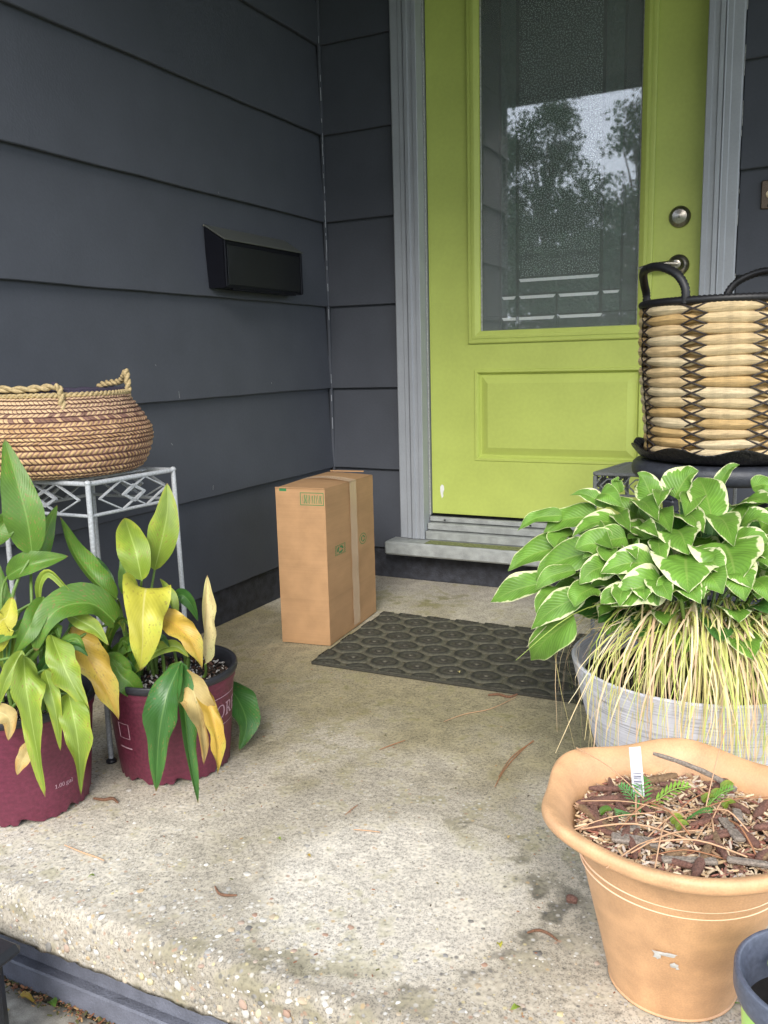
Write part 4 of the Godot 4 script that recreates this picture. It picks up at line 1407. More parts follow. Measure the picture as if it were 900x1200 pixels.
func nursery_body(pot: Node3D, base: Vector3, r0: float, r1: float, h: float) -> void:
	var g := Geo.new()
	# wall with a scalloped, ribbed foot
	var seg := 96
	var ys := [0.0, 0.012, 0.022, 0.030, 0.06, 0.12, h * 0.84, h * 0.86, h * 0.9, h - 0.012]
	g.grid(seg, ys.size() - 1, func(u, v):
		var k := int(round(v * (ys.size() - 1)))
		var a: float = u * TAU
		var y: float = ys[k]
		var r := lerpf(r0, r1, y / h)
		if k >= 7: r += 0.0028
		var foot := 1.0 - smoothstep(0.012, 0.03, y)
		r -= foot * 0.0025 * (0.5 + 0.5 * cos(a * 30.0))
		if k == 0:
			var notch := pow(0.5 + 0.5 * cos(a * 8.0), 8.0) * 0.014 + pow(0.5 + 0.5 * cos(a * 30.0), 3.0) * 0.004
			y += notch
		return base + Vector3(r * cos(a), y, -r * sin(a)), true)
	var body := part("pot_body", g, M.maroon, pot)
	g = Geo.new()
	g.lathe([Vector2(r1 - 0.001, h - 0.016), Vector2(r1 + 0.004, h - 0.015), Vector2(r1 + 0.006, h - 0.009), Vector2(r1 + 0.0055, h - 0.001), Vector2(r1 + 0.003, h + 0.001), Vector2(r1 - 0.001, h), Vector2(r1 - 0.005, h - 0.003), Vector2(r1 - 0.006, h - 0.012), Vector2(r1 - 0.010, h - 0.022), Vector2(r1 - 0.014, h - 0.09)], 72, base)
	part("pot_rim", g, M.pot_rim, body)
	g = Geo.new()
	var nf := noise(int(base.x * 1000), 22.0, 3)
	g.grid(40, 12, func(u, v):
		var a: float = u * TAU
		var r: float = (r1 - 0.010) * (1.0 - v)
		return base + Vector3(r * cos(a), h - 0.030 + 0.006 * nf.get_noise_2d(r * cos(a) * 4.0, r * sin(a) * 4.0) + 0.006 * v, -r * sin(a)), true)
	part("soil", g, M.soil, pot)
	var xf := []
	var cols := []
	for i in 900:
		var a := rr(0, TAU)
		var r := (r1 - 0.014) * sqrt(rng.randf())
		var s := rr(0.0012, 0.0042)
		xf.append(Transform3D(Basis.from_euler(Vector3(rr(0, 3), rr(0, 6), rr(0, 3))) * Basis.from_scale(Vector3(s * rr(1, 2.6), s * 0.6, s)), base + Vector3(r * cos(a), h - 0.026 + rr(-0.003, 0.005), r * sin(a))))
		cols.append([Color(0.03, 0.018, 0.012), Color(0.06, 0.032, 0.02), Color(0.10, 0.045, 0.03), Color(0.38, 0.36, 0.34), Color(0.02, 0.014, 0.01)][rng.randi() % 5 if rng.randf() > 0.1 else 3])
	g = Geo.new()
	g.blob(Vector3.ZERO, Vector3.ONE, 5, 0.3, Basis.IDENTITY, 6)
	multi("bark_crumbs", g.mesh(), M.grit, xf, cols, pot)

func bent_text(txt: String, base: Vector3, r_at: Callable, ang: float, y: float, size: float, stretch: float) -> ArrayMesh:
	# lettering laid round a pot; ang: direction of its middle, seen from above from +x towards +z
	var tm := TextMesh.new()
	var f := SystemFont.new()
	f.font_names = PackedStringArray(["Droid Serif"])
	tm.font = f; tm.text = txt; tm.font_size = 32; tm.pixel_size = size / 32.0; tm.depth = 0.0006
	var a := tm.surface_get_arrays(0)
	var vs: PackedVector3Array = a[Mesh.ARRAY_VERTEX]
	var ns := PackedVector3Array()
	for i in vs.size():
		var yy := y + vs[i].y * stretch
		var r: float = r_at.call(yy) + 0.0006 + vs[i].z * 0.5
		var t := ang - vs[i].x / r
		vs[i] = base + Vector3(r * cos(t), yy, r * sin(t))
		ns.append(Vector3(cos(t), 0.05, sin(t)).normalized())
	a[Mesh.ARRAY_VERTEX] = vs
	a[Mesh.ARRAY_NORMAL] = ns
	a[Mesh.ARRAY_TANGENT] = null
	var m := ArrayMesh.new()
	m.add_surface_from_arrays(Mesh.PRIMITIVE_TRIANGLES, a)
	return m

func ring_line(base: Vector3, r_at: Callable, a0: float, a1: float, y0: float, y1: float, w: float) -> Geo:
	var g := Geo.new()
	for i in 20:
		var t0 := lerpf(a0, a1, i / 20.0); var t1 := lerpf(a0, a1, (i + 1) / 20.0)
		var ya := lerpf(y0, y1, i / 20.0); var yb := lerpf(y0, y1, (i + 1) / 20.0)
		var ra: float = r_at.call(ya) + 0.0007; var rb: float = r_at.call(yb) + 0.0007
		g.quad(base + Vector3(ra * cos(t0), ya, ra * sin(t0)), base + Vector3(rb * cos(t1), yb, rb * sin(t1)), base + Vector3(rb * cos(t1), yb + w, rb * sin(t1)), base + Vector3(ra * cos(t0), ya + w, ra * sin(t0)))
	return g

func build_lilies() -> void:
	var group := "wilting lilies in maroon nursery pots"
	rng.seed = 31
	var pot_r := thing("potted_lily", "maroon nursery pot of wilting lily nearest the cardboard box", "potted plant", group)
	var br := Vector3(0.512, 0.002, 1.582)
	nursery_body(pot_r, br, 0.113, 0.134, 0.214)
	var rad := func(y: float) -> float: return lerpf(0.113, 0.134, y / 0.214)
	var toc := atan2(2.904 - br.z, 1.693 - br.x)
	part("pot_lettering", bent_text("ORE", br, rad, toc - 1.06, 0.128, 0.042, 0.92), M.print, pot_r)
	for e in [[toc - 1.30, toc - 0.62, 0.160, 0.0014], [toc - 1.30, toc - 0.62, 0.098, 0.0014], [toc + 0.78, toc + 1.02, 0.128, 0.0014], [toc + 0.78, toc + 1.02, 0.096, 0.0014], [toc + 0.76, toc + 1.06, 0.074, 0.003]]:
		part("pot_print_line", ring_line(br, rad, e[0], e[1], e[2], e[2], e[3]), M.print, pot_r)
	for i in 2:
		var g := Geo.new()
		var t: float = toc + 0.78 + 0.24 * i
		g.bar(br + Vector3(rad.call(0.096) * cos(t), 0.096, rad.call(0.096) * sin(t)), br + Vector3(rad.call(0.129) * cos(t), 0.129, rad.call(0.129) * sin(t)), 0.0014, 0.0016, Vector3(cos(t), 0, sin(t)))
		part("pot_print_line", g, M.print, pot_r)
	var pot_l := thing("potted_lily", "maroon nursery pot of wilting lily cut by the left edge of view", "potted plant", group)
	var bl := Vector3(0.3516, 0.002, 1.8253)
	nursery_body(pot_l, bl, 0.113, 0.134, 0.214)
	var tol := atan2(2.904 - bl.z, 1.693 - bl.x)
	part("pot_lettering", bent_text("1.00 gal", bl, rad, tol - 0.52, 0.062, 0.0105, 1.0), M.print, pot_l)
	lily_leaf(pot_r, "lime", "lily", [Vector3(0.490, 0.404, 1.621), Vector3(0.484, 0.457, 1.624), Vector3(0.448, 0.496, 1.601), Vector3(0.395, 0.515, 1.556)], 0.064, Vector3(0.416, 0.697, 0.584), 0.35, 0.30)
	lily_stalk(pot_r, [Vector3(0.455, 0.180, 1.580), Vector3(0.437, 0.310, 1.580), Vector3(0.490, 0.404, 1.621)])
	lily_leaf(pot_r, "lime", "lily", [Vector3(0.471, 0.409, 1.561), Vector3(0.495, 0.480, 1.557), Vector3(0.501, 0.535, 1.543), Vector3(0.491, 0.589, 1.526)], 0.062, Vector3(0.817, 0.018, 0.576), 0.35, 0.30)
	lily_stalk(pot_r, [Vector3(0.475, 0.180, 1.580), Vector3(0.463, 0.310, 1.580), Vector3(0.471, 0.409, 1.561)])
	lily_leaf(pot_r, "green", "lily", [Vector3(0.461, 0.373, 1.664), Vector3(0.436, 0.413, 1.692), Vector3(0.382, 0.462, 1.687), Vector3(0.311, 0.529, 1.652)], 0.063, Vector3(0.703, 0.692, 0.166), 0.75, 0.30)
	lily_stalk(pot_r, [Vector3(0.435, 0.180, 1.600), Vector3(0.411, 0.330, 1.606), Vector3(0.461, 0.373, 1.664)])
	lily_leaf(pot_r, "yellow", "broad", [Vector3(0.500, 0.367, 1.611), Vector3(0.526, 0.397, 1.649), Vector3(0.558, 0.361, 1.697), Vector3(0.567, 0.308, 1.714), Vector3(0.562, 0.257, 1.721)], 0.093, Vector3(0.546, 0.726, 0.418), 0.28, 1.20)
	lily_stalk(pot_r, [Vector3(0.485, 0.180, 1.600), Vector3(0.476, 0.310, 1.606), Vector3(0.500, 0.367, 1.611)])
	lily_leaf(pot_r, "orange", "lily", [Vector3(0.524, 0.331, 1.617), Vector3(0.581, 0.326, 1.636), Vector3(0.624, 0.298, 1.642), Vector3(0.643, 0.243, 1.637)], 0.054, Vector3(0.443, 0.717, 0.539), 0.32, 1.20)
	lily_stalk(pot_r, [Vector3(0.515, 0.180, 1.600), Vector3(0.515, 0.270, 1.606), Vector3(0.524, 0.331, 1.617)])
	lily_leaf(pot_r, "cream", "lily", [Vector3(0.608, 0.230, 1.584), Vector3(0.597, 0.284, 1.567), Vector3(0.591, 0.341, 1.548), Vector3(0.570, 0.396, 1.513)], 0.048, Vector3(0.927, 0.306, 0.216), 0.90, 1.00)
	lily_stalk(pot_r, [Vector3(0.575, 0.180, 1.570), Vector3(0.593, 0.200, 1.567), Vector3(0.608, 0.230, 1.584)])
	lily_leaf(pot_r, "lime", "lily", [Vector3(0.516, 0.313, 1.557), Vector3(0.506, 0.343, 1.556), Vector3(0.487, 0.368, 1.550), Vector3(0.468, 0.387, 1.544)], 0.029, Vector3(0.823, 0.559, 0.101), 0.80, 0.20)
	lily_stalk(pot_r, [Vector3(0.535, 0.180, 1.560), Vector3(0.541, 0.270, 1.554), Vector3(0.516, 0.313, 1.557)])
	lily_leaf(pot_r, "dark", "lily", [Vector3(0.479, 0.339, 1.514), Vector3(0.500, 0.346, 1.513), Vector3(0.518, 0.326, 1.508), Vector3(0.527, 0.287, 1.500)], 0.032, Vector3(0.371, 0.095, 0.924), 0.30, 0.20)
	lily_leaf(pot_r, "dark", "lily", [Vector3(0.615, 0.262, 1.665), Vector3(0.621, 0.215, 1.717), Vector3(0.615, 0.138, 1.741), Vector3(0.609, 0.033, 1.753)], 0.065, Vector3(0.451, 0.311, 0.837), 0.55, 0.90)
	lily_stalk(pot_r, [Vector3(0.545, 0.180, 1.620), Vector3(0.554, 0.230, 1.632), Vector3(0.615, 0.262, 1.665)])
	lily_leaf(pot_r, "dark", "lily", [Vector3(0.616, 0.262, 1.664), Vector3(0.656, 0.201, 1.711), Vector3(0.670, 0.115, 1.724), Vector3(0.685, 0.011, 1.725)], 0.044, Vector3(0.875, 0.324, 0.359), 0.80, 0.60)
	lily_leaf(pot_r, "tan", "lily", [Vector3(0.624, 0.243, 1.665), Vector3(0.671, 0.215, 1.697), Vector3(0.687, 0.161, 1.703), Vector3(0.691, 0.084, 1.708)], 0.060, Vector3(0.692, 0.447, 0.567), 0.40, 1.80)
	lily_leaf(pot_r, "orange", "lily", [Vector3(0.659, 0.230, 1.672), Vector3(0.697, 0.181, 1.685), Vector3(0.711, 0.125, 1.691), Vector3(0.712, 0.062, 1.696)], 0.036, Vector3(0.828, 0.324, 0.458), 0.60, 1.70)
	lily_stalk(pot_r, [Vector3(0.565, 0.180, 1.630), Vector3(0.580, 0.230, 1.645), Vector3(0.659, 0.230, 1.672)])
	lily_leaf(pot_r, "dark", "lily", [Vector3(0.535, 0.126, 1.437), Vector3(0.582, 0.103, 1.452), Vector3(0.621, 0.059, 1.475), Vector3(0.621, 0.010, 1.507)], 0.075, Vector3(0.717, 0.662, 0.218), 0.30, 0.50)
	lily_leaf(pot_r, "dark", "lily", [Vector3(0.381, 0.350, 1.595), Vector3(0.370, 0.382, 1.595), Vector3(0.348, 0.411, 1.589), Vector3(0.318, 0.434, 1.576)], 0.029, Vector3(0.518, 0.540, 0.663), 0.30, 0.30)
	lily_stalk(pot_r, [Vector3(0.415, 0.180, 1.580), Vector3(0.385, 0.290, 1.580), Vector3(0.381, 0.350, 1.595)])
	lily_leaf(pot_r, "green", "lily", [Vector3(0.403, 0.347, 1.573), Vector3(0.402, 0.373, 1.569), Vector3(0.395, 0.404, 1.566), Vector3(0.378, 0.438, 1.557)], 0.038, Vector3(0.658, 0.308, 0.687), 0.40, 0.30)
	lily_stalk(pot_r, [Vector3(0.455, 0.180, 1.560), Vector3(0.437, 0.290, 1.554), Vector3(0.403, 0.347, 1.573)])
	lily_leaf(pot_r, "green", "lily", [Vector3(0.507, 0.215, 1.695), Vector3(0.498, 0.252, 1.704), Vector3(0.469, 0.262, 1.705), Vector3(0.444, 0.250, 1.709)], 0.035, Vector3(0.431, 0.485, 0.761), 0.50, 0.30)
	lily_stalk(pot_r, [Vector3(0.455, 0.180, 1.610), Vector3(0.437, 0.220, 1.619), Vector3(0.507, 0.215, 1.695)])
	lily_leaf(pot_r, "green", "lily", [Vector3(0.528, 0.189, 1.689), Vector3(0.521, 0.222, 1.709), Vector3(0.503, 0.239, 1.715), Vector3(0.476, 0.269, 1.711)], 0.046, Vector3(0.702, 0.282, 0.654), 0.50, 0.30)
	lily_leaf(pot_r, "dark", "lily", [Vector3(0.445, 0.208, 1.682), Vector3(0.427, 0.281, 1.699), Vector3(0.401, 0.302, 1.714), Vector3(0.385, 0.280, 1.727)], 0.026, Vector3(0.790, 0.341, 0.510), 0.60, 0.80)
	lily_leaf(pot_r, "green", "lily", [Vector3(0.489, 0.225, 1.656), Vector3(0.488, 0.277, 1.669), Vector3(0.479, 0.292, 1.677), Vector3(0.472, 0.272, 1.684)], 0.020, Vector3(0.943, 0.178, 0.282), 0.60, 0.80)
	lily_leaf(pot_r, "lime", "lily", [Vector3(0.461, 0.244, 1.667), Vector3(0.498, 0.286, 1.663), Vector3(0.526, 0.297, 1.652), Vector3(0.542, 0.278, 1.648)], 0.025, Vector3(0.069, 0.360, 0.930), 0.60, 0.80)
	lily_leaf(pot_r, "dark", "lily", [Vector3(0.478, 0.222, 1.663), Vector3(0.497, 0.279, 1.664), Vector3(0.507, 0.295, 1.662), Vector3(0.513, 0.274, 1.663)], 0.023, Vector3(0.134, -0.095, 0.986), 0.60, 0.80)
	lily_leaf(pot_r, "dark", "lily", [Vector3(0.452, 0.245, 1.671), Vector3(0.430, 0.315, 1.691), Vector3(0.399, 0.336, 1.708), Vector3(0.381, 0.314, 1.722)], 0.032, Vector3(0.531, -0.075, 0.844), 0.60, 0.80)
	lily_leaf(pot_r, "green", "lily", [Vector3(0.427, 0.242, 1.685), Vector3(0.458, 0.315, 1.677), Vector3(0.481, 0.335, 1.668), Vector3(0.494, 0.311, 1.665)], 0.019, Vector3(0.438, -0.180, 0.881), 0.60, 0.80)
	lily_leaf(pot_r, "lime", "lily", [Vector3(0.426, 0.227, 1.688), Vector3(0.452, 0.311, 1.681), Vector3(0.471, 0.334, 1.672), Vector3(0.482, 0.309, 1.672)], 0.023, Vector3(0.706, -0.360, 0.610), 0.60, 0.80)
	lily_leaf(pot_r, "dark", "lily", [Vector3(0.499, 0.204, 1.656), Vector3(0.478, 0.243, 1.681), Vector3(0.447, 0.255, 1.700), Vector3(0.428, 0.238, 1.713)], 0.033, Vector3(0.672, 0.187, 0.717), 0.60, 0.80)
	lily_leaf(pot_r, "dark", "lily", [Vector3(0.493, 0.223, 1.655), Vector3(0.526, 0.280, 1.649), Vector3(0.551, 0.296, 1.640), Vector3(0.565, 0.275, 1.636)], 0.020, Vector3(-0.090, 0.441, 0.893), 0.60, 0.80)
	lily_leaf(pot_r, "green", "lily", [Vector3(0.434, 0.240, 1.681), Vector3(0.483, 0.282, 1.671), Vector3(0.523, 0.293, 1.654), Vector3(0.545, 0.274, 1.647)], 0.030, Vector3(0.268, 0.100, 0.958), 0.60, 0.80)
	lily_leaf(pot_r, "lime", "lily", [Vector3(0.479, 0.210, 1.664), Vector3(0.531, 0.264, 1.650), Vector3(0.574, 0.278, 1.631), Vector3(0.600, 0.257, 1.623)], 0.030, Vector3(0.015, 0.641, 0.767), 0.60, 0.80)
	lily_stalk(pot_r, [Vector3(0.525, 0.190, 1.580), Vector3(0.529, 0.220, 1.580), Vector3(0.523, 0.265, 1.580)])
	lily_stalk(pot_r, [Vector3(0.450, 0.190, 1.620), Vector3(0.454, 0.220, 1.620), Vector3(0.428, 0.236, 1.628)])
	lily_stalk(pot_r, [Vector3(0.450, 0.190, 1.570), Vector3(0.454, 0.220, 1.570), Vector3(0.448, 0.249, 1.579)])
	lily_stalk(pot_r, [Vector3(0.525, 0.190, 1.543), Vector3(0.529, 0.220, 1.543), Vector3(0.504, 0.285, 1.544)])
	lily_stalk(pot_r, [Vector3(0.449, 0.190, 1.600), Vector3(0.453, 0.220, 1.600), Vector3(0.445, 0.292, 1.592)])
	lily_stalk(pot_r, [Vector3(0.451, 0.190, 1.612), Vector3(0.455, 0.220, 1.612), Vector3(0.432, 0.261, 1.602)])
	lily_stalk(pot_r, [Vector3(0.525, 0.190, 1.552), Vector3(0.529, 0.220, 1.552), Vector3(0.520, 0.235, 1.549)])
	lily_stalk(pot_r, [Vector3(0.448, 0.190, 1.555), Vector3(0.452, 0.220, 1.555), Vector3(0.431, 0.252, 1.562)])
	lily_stalk(pot_r, [Vector3(0.452, 0.190, 1.614), Vector3(0.456, 0.220, 1.614), Vector3(0.444, 0.287, 1.624)])
	lily_leaf(pot_l, "green", "lily", [Vector3(0.371, 0.482, 1.781), Vector3(0.375, 0.550, 1.788), Vector3(0.354, 0.621, 1.785), Vector3(0.311, 0.701, 1.768)], 0.072, Vector3(0.735, 0.240, 0.635), 0.30, 0.30)
	lily_stalk(pot_l, [Vector3(0.352, 0.180, 1.825), Vector3(0.352, 0.390, 1.825), Vector3(0.371, 0.482, 1.781)])
	lily_leaf(pot_l, "green", "lily", [Vector3(0.338, 0.444, 1.760), Vector3(0.351, 0.481, 1.746), Vector3(0.355, 0.520, 1.725), Vector3(0.345, 0.561, 1.687)], 0.046, Vector3(0.633, 0.378, 0.676), 0.40, 0.30)
	lily_stalk(pot_l, [Vector3(0.372, 0.180, 1.805), Vector3(0.378, 0.390, 1.799), Vector3(0.338, 0.444, 1.760)])
	lily_leaf(pot_l, "green", "lily", [Vector3(0.314, 0.437, 1.796), Vector3(0.358, 0.460, 1.792), Vector3(0.392, 0.469, 1.773), Vector3(0.417, 0.473, 1.737)], 0.052, Vector3(0.336, 0.427, 0.840), 0.60, 0.30)
	lily_stalk(pot_l, [Vector3(0.332, 0.180, 1.825), Vector3(0.326, 0.390, 1.825), Vector3(0.314, 0.437, 1.796)])
	lily_leaf(pot_l, "green", "lily", [Vector3(0.321, 0.506, 1.836), Vector3(0.336, 0.534, 1.823), Vector3(0.341, 0.554, 1.805), Vector3(0.343, 0.577, 1.788)], 0.046, Vector3(0.772, 0.174, 0.611), 0.50, 0.30)
	lily_stalk(pot_l, [Vector3(0.302, 0.180, 1.825), Vector3(0.287, 0.370, 1.825), Vector3(0.321, 0.506, 1.836)])
	lily_leaf(pot_l, "green", "broad", [Vector3(0.504, 0.347, 1.718), Vector3(0.493, 0.392, 1.760), Vector3(0.473, 0.398, 1.815), Vector3(0.460, 0.369, 1.850), Vector3(0.451, 0.328, 1.862)], 0.073, Vector3(0.655, 0.681, 0.327), 0.40, 0.40)
	lily_stalk(pot_l, [Vector3(0.432, 0.180, 1.805), Vector3(0.456, 0.310, 1.799), Vector3(0.504, 0.347, 1.718)])
	lily_leaf(pot_l, "yellow", "broad", [Vector3(0.377, 0.331, 1.899), Vector3(0.407, 0.385, 1.896), Vector3(0.417, 0.396, 1.888), Vector3(0.407, 0.424, 1.865)], 0.054, Vector3(0.704, 0.028, 0.709), 0.30, 0.30)
	lily_stalk(pot_l, [Vector3(0.292, 0.180, 1.845), Vector3(0.274, 0.270, 1.851), Vector3(0.377, 0.331, 1.899)])
	lily_leaf(pot_l, "green", "lily", [Vector3(0.428, 0.412, 1.812), Vector3(0.440, 0.390, 1.844), Vector3(0.441, 0.358, 1.873), Vector3(0.424, 0.324, 1.888)], 0.042, Vector3(0.632, 0.491, 0.600), 0.50, 0.50)
	lily_stalk(pot_l, [Vector3(0.352, 0.180, 1.845), Vector3(0.352, 0.350, 1.851), Vector3(0.428, 0.412, 1.812)])
	lily_leaf(pot_l, "green", "lily", [Vector3(0.432, 0.377, 1.839), Vector3(0.422, 0.366, 1.870), Vector3(0.411, 0.360, 1.888), Vector3(0.390, 0.340, 1.902)], 0.030, Vector3(0.635, 0.398, 0.662), 0.50, 0.50)
	lily_leaf(pot_l, "lime", "lily", [Vector3(0.465, 0.333, 1.900), Vector3(0.494, 0.296, 1.926), Vector3(0.509, 0.223, 1.933), Vector3(0.528, 0.096, 1.938)], 0.055, Vector3(0.741, 0.294, 0.603), 0.40, 1.60)
	lily_stalk(pot_l, [Vector3(0.352, 0.180, 1.885), Vector3(0.352, 0.290, 1.903), Vector3(0.465, 0.333, 1.900)])
	lily_leaf(pot_l, "lime", "lily", [Vector3(0.475, 0.355, 1.845), Vector3(0.514, 0.325, 1.865), Vector3(0.543, 0.283, 1.870), Vector3(0.577, 0.226, 1.864)], 0.049, Vector3(0.652, 0.589, 0.477), 0.35, 1.50)
	lily_stalk(pot_l, [Vector3(0.392, 0.180, 1.855), Vector3(0.404, 0.290, 1.864), Vector3(0.475, 0.355, 1.845)])
	lily_leaf(pot_l, "lime", "lily", [Vector3(0.523, 0.258, 1.862), Vector3(0.556, 0.231, 1.885), Vector3(0.569, 0.177, 1.892), Vector3(0.572, 0.090, 1.899)], 0.051, Vector3(0.700, 0.342, 0.627), 0.40, 1.00)
	lily_stalk(pot_l, [Vector3(0.402, 0.180, 1.875), Vector3(0.417, 0.230, 1.890), Vector3(0.523, 0.258, 1.862)])
	lily_leaf(pot_l, "lime", "lily", [Vector3(0.483, 0.300, 1.874), Vector3(0.519, 0.273, 1.896), Vector3(0.534, 0.231, 1.902), Vector3(0.540, 0.170, 1.906)], 0.029, Vector3(0.557, 0.415, 0.719), 0.50, 0.50)
	lily_stalk(pot_l, [Vector3(0.372, 0.180, 1.875), Vector3(0.378, 0.240, 1.890), Vector3(0.483, 0.300, 1.874)])
	lily_leaf(pot_l, "lime", "lily", [Vector3(0.462, 0.342, 1.900), Vector3(0.458, 0.319, 1.917), Vector3(0.450, 0.292, 1.932), Vector3(0.438, 0.249, 1.942)], 0.031, Vector3(0.587, 0.203, 0.784), 0.50, 0.50)
	lily_leaf(pot_l, "tan", "lily", [Vector3(0.422, 0.235, 1.941), Vector3(0.446, 0.237, 1.940), Vector3(0.460, 0.223, 1.938), Vector3(0.457, 0.190, 1.944)], 0.036, Vector3(0.629, 0.521, 0.577), 0.40, 0.70)
	lily_leaf(pot_l, "tan", "lily", [Vector3(0.492, 0.184, 1.916), Vector3(0.492, 0.175, 1.931), Vector3(0.485, 0.156, 1.942), Vector3(0.474, 0.130, 1.947)], 0.031, Vector3(0.667, 0.193, 0.719), 0.50, 0.80)
	lily_leaf(pot_l, "orange", "lily", [Vector3(0.443, 0.344, 1.772), Vector3(0.487, 0.302, 1.781), Vector3(0.526, 0.249, 1.783), Vector3(0.550, 0.176, 1.774)], 0.062, Vector3(0.707, 0.455, 0.542), 0.30, 1.50)
	lily_stalk(pot_l, [Vector3(0.422, 0.180, 1.825), Vector3(0.443, 0.290, 1.825), Vector3(0.443, 0.344, 1.772)])
	lily_leaf(pot_l, "lime", "lily", [Vector3(0.413, 0.391, 1.812), Vector3(0.419, 0.437, 1.811), Vector3(0.434, 0.457, 1.800), Vector3(0.464, 0.426, 1.791), Vector3(0.472, 0.402, 1.780)], 0.020, Vector3(0.494, -0.172, 0.852), 0.90, 0.60)
	lily_stalk(pot_l, [Vector3(0.372, 0.180, 1.835), Vector3(0.378, 0.370, 1.838), Vector3(0.413, 0.391, 1.812)])
	lily_leaf(pot_l, "lime", "lily", [Vector3(0.454, 0.374, 1.783), Vector3(0.484, 0.364, 1.782), Vector3(0.509, 0.347, 1.772), Vector3(0.532, 0.318, 1.766)], 0.033, Vector3(0.490, 0.460, 0.740), 0.50, 0.50)
	lily_stalk(pot_l, [Vector3(0.412, 0.180, 1.825), Vector3(0.430, 0.330, 1.825), Vector3(0.454, 0.374, 1.783)])
	lily_leaf(pot_l, "green", "lily", [Vector3(0.448, 0.361, 1.800), Vector3(0.444, 0.380, 1.810), Vector3(0.427, 0.387, 1.817), Vector3(0.404, 0.391, 1.817)], 0.038, Vector3(0.546, 0.408, 0.732), 0.60, 0.40)
	lily_leaf(pot_l, "green", "lily", [Vector3(0.323, 0.308, 1.840), Vector3(0.325, 0.372, 1.826), Vector3(0.303, 0.415, 1.806), Vector3(0.277, 0.467, 1.786)], 0.039, Vector3(0.728, 0.399, 0.557), 0.40, 0.40)
	lily_leaf(pot_l, "dark", "lily", [Vector3(0.397, 0.286, 1.852), Vector3(0.417, 0.364, 1.850), Vector3(0.427, 0.386, 1.846), Vector3(0.432, 0.363, 1.848)], 0.018, Vector3(0.276, -0.069, 0.959), 0.60, 0.80)
	lily_leaf(pot_l, "green", "lily", [Vector3(0.398, 0.275, 1.854), Vector3(0.432, 0.325, 1.850), Vector3(0.454, 0.338, 1.841), Vector3(0.467, 0.319, 1.839)], 0.027, Vector3(0.255, -0.064, 0.965), 0.60, 0.80)
	lily_leaf(pot_l, "lime", "lily", [Vector3(0.422, 0.236, 1.850), Vector3(0.458, 0.271, 1.848), Vector3(0.482, 0.280, 1.839), Vector3(0.496, 0.263, 1.835)], 0.030, Vector3(0.060, 0.331, 0.942), 0.60, 0.80)
	lily_leaf(pot_l, "dark", "lily", [Vector3(0.373, 0.268, 1.868), Vector3(0.389, 0.354, 1.866), Vector3(0.397, 0.378, 1.863), Vector3(0.401, 0.354, 1.865)], 0.023, Vector3(0.120, -0.006, 0.993), 0.60, 0.80)
	lily_leaf(pot_l, "dark", "lily", [Vector3(0.447, 0.281, 1.828), Vector3(0.460, 0.362, 1.828), Vector3(0.464, 0.385, 1.827), Vector3(0.466, 0.362, 1.831)], 0.025, Vector3(0.642, -0.177, 0.746), 0.60, 0.80)
	lily_leaf(pot_l, "green", "lily", [Vector3(0.441, 0.286, 1.830), Vector3(0.461, 0.347, 1.831), Vector3(0.471, 0.364, 1.828), Vector3(0.476, 0.343, 1.829)], 0.032, Vector3(0.743, -0.449, 0.496), 0.60, 0.80)
	lily_leaf(pot_l, "lime", "lily", [Vector3(0.367, 0.279, 1.869), Vector3(0.379, 0.354, 1.871), Vector3(0.382, 0.375, 1.871), Vector3(0.383, 0.353, 1.875)], 0.023, Vector3(0.611, -0.189, 0.769), 0.60, 0.80)
	lily_leaf(pot_l, "dark", "lily", [Vector3(0.456, 0.234, 1.833), Vector3(0.462, 0.318, 1.836), Vector3(0.460, 0.342, 1.838), Vector3(0.459, 0.319, 1.843)], 0.023, Vector3(0.294, -0.126, 0.948), 0.60, 0.80)
	lily_leaf(pot_l, "dark", "lily", [Vector3(0.416, 0.252, 1.850), Vector3(0.465, 0.314, 1.835), Vector3(0.504, 0.331, 1.818), Vector3(0.526, 0.310, 1.811)], 0.029, Vector3(0.439, -0.252, 0.862), 0.60, 0.80)
	lily_leaf(pot_l, "green", "lily", [Vector3(0.434, 0.249, 1.841), Vector3(0.473, 0.323, 1.829), Vector3(0.503, 0.343, 1.816), Vector3(0.520, 0.321, 1.811)], 0.023, Vector3(-0.005, 0.385, 0.923), 0.60, 0.80)
	lily_leaf(pot_l, "lime", "lily", [Vector3(0.386, 0.276, 1.860), Vector3(0.390, 0.355, 1.865), Vector3(0.385, 0.377, 1.869), Vector3(0.381, 0.355, 1.875)], 0.018, Vector3(0.779, -0.074, 0.623), 0.60, 0.80)
	lily_stalk(pot_l, [Vector3(0.412, 0.190, 1.825), Vector3(0.416, 0.240, 1.825), Vector3(0.417, 0.310, 1.825)])
	lily_stalk(pot_l, [Vector3(0.321, 0.190, 1.875), Vector3(0.325, 0.240, 1.875), Vector3(0.287, 0.262, 1.883)])
	lily_stalk(pot_l, [Vector3(0.322, 0.190, 1.813), Vector3(0.326, 0.240, 1.813), Vector3(0.326, 0.283, 1.822)])
	lily_stalk(pot_l, [Vector3(0.412, 0.190, 1.779), Vector3(0.416, 0.240, 1.779), Vector3(0.378, 0.343, 1.780)])
	lily_stalk(pot_l, [Vector3(0.320, 0.190, 1.850), Vector3(0.324, 0.240, 1.850), Vector3(0.322, 0.356, 1.842)])
	lily_stalk(pot_l, [Vector3(0.323, 0.190, 1.865), Vector3(0.327, 0.240, 1.865), Vector3(0.293, 0.303, 1.856)])
	lily_stalk(pot_l, [Vector3(0.412, 0.190, 1.790), Vector3(0.416, 0.240, 1.790), Vector3(0.410, 0.261, 1.788)])
	lily_stalk(pot_l, [Vector3(0.320, 0.190, 1.794), Vector3(0.324, 0.240, 1.794), Vector3(0.294, 0.289, 1.801)])
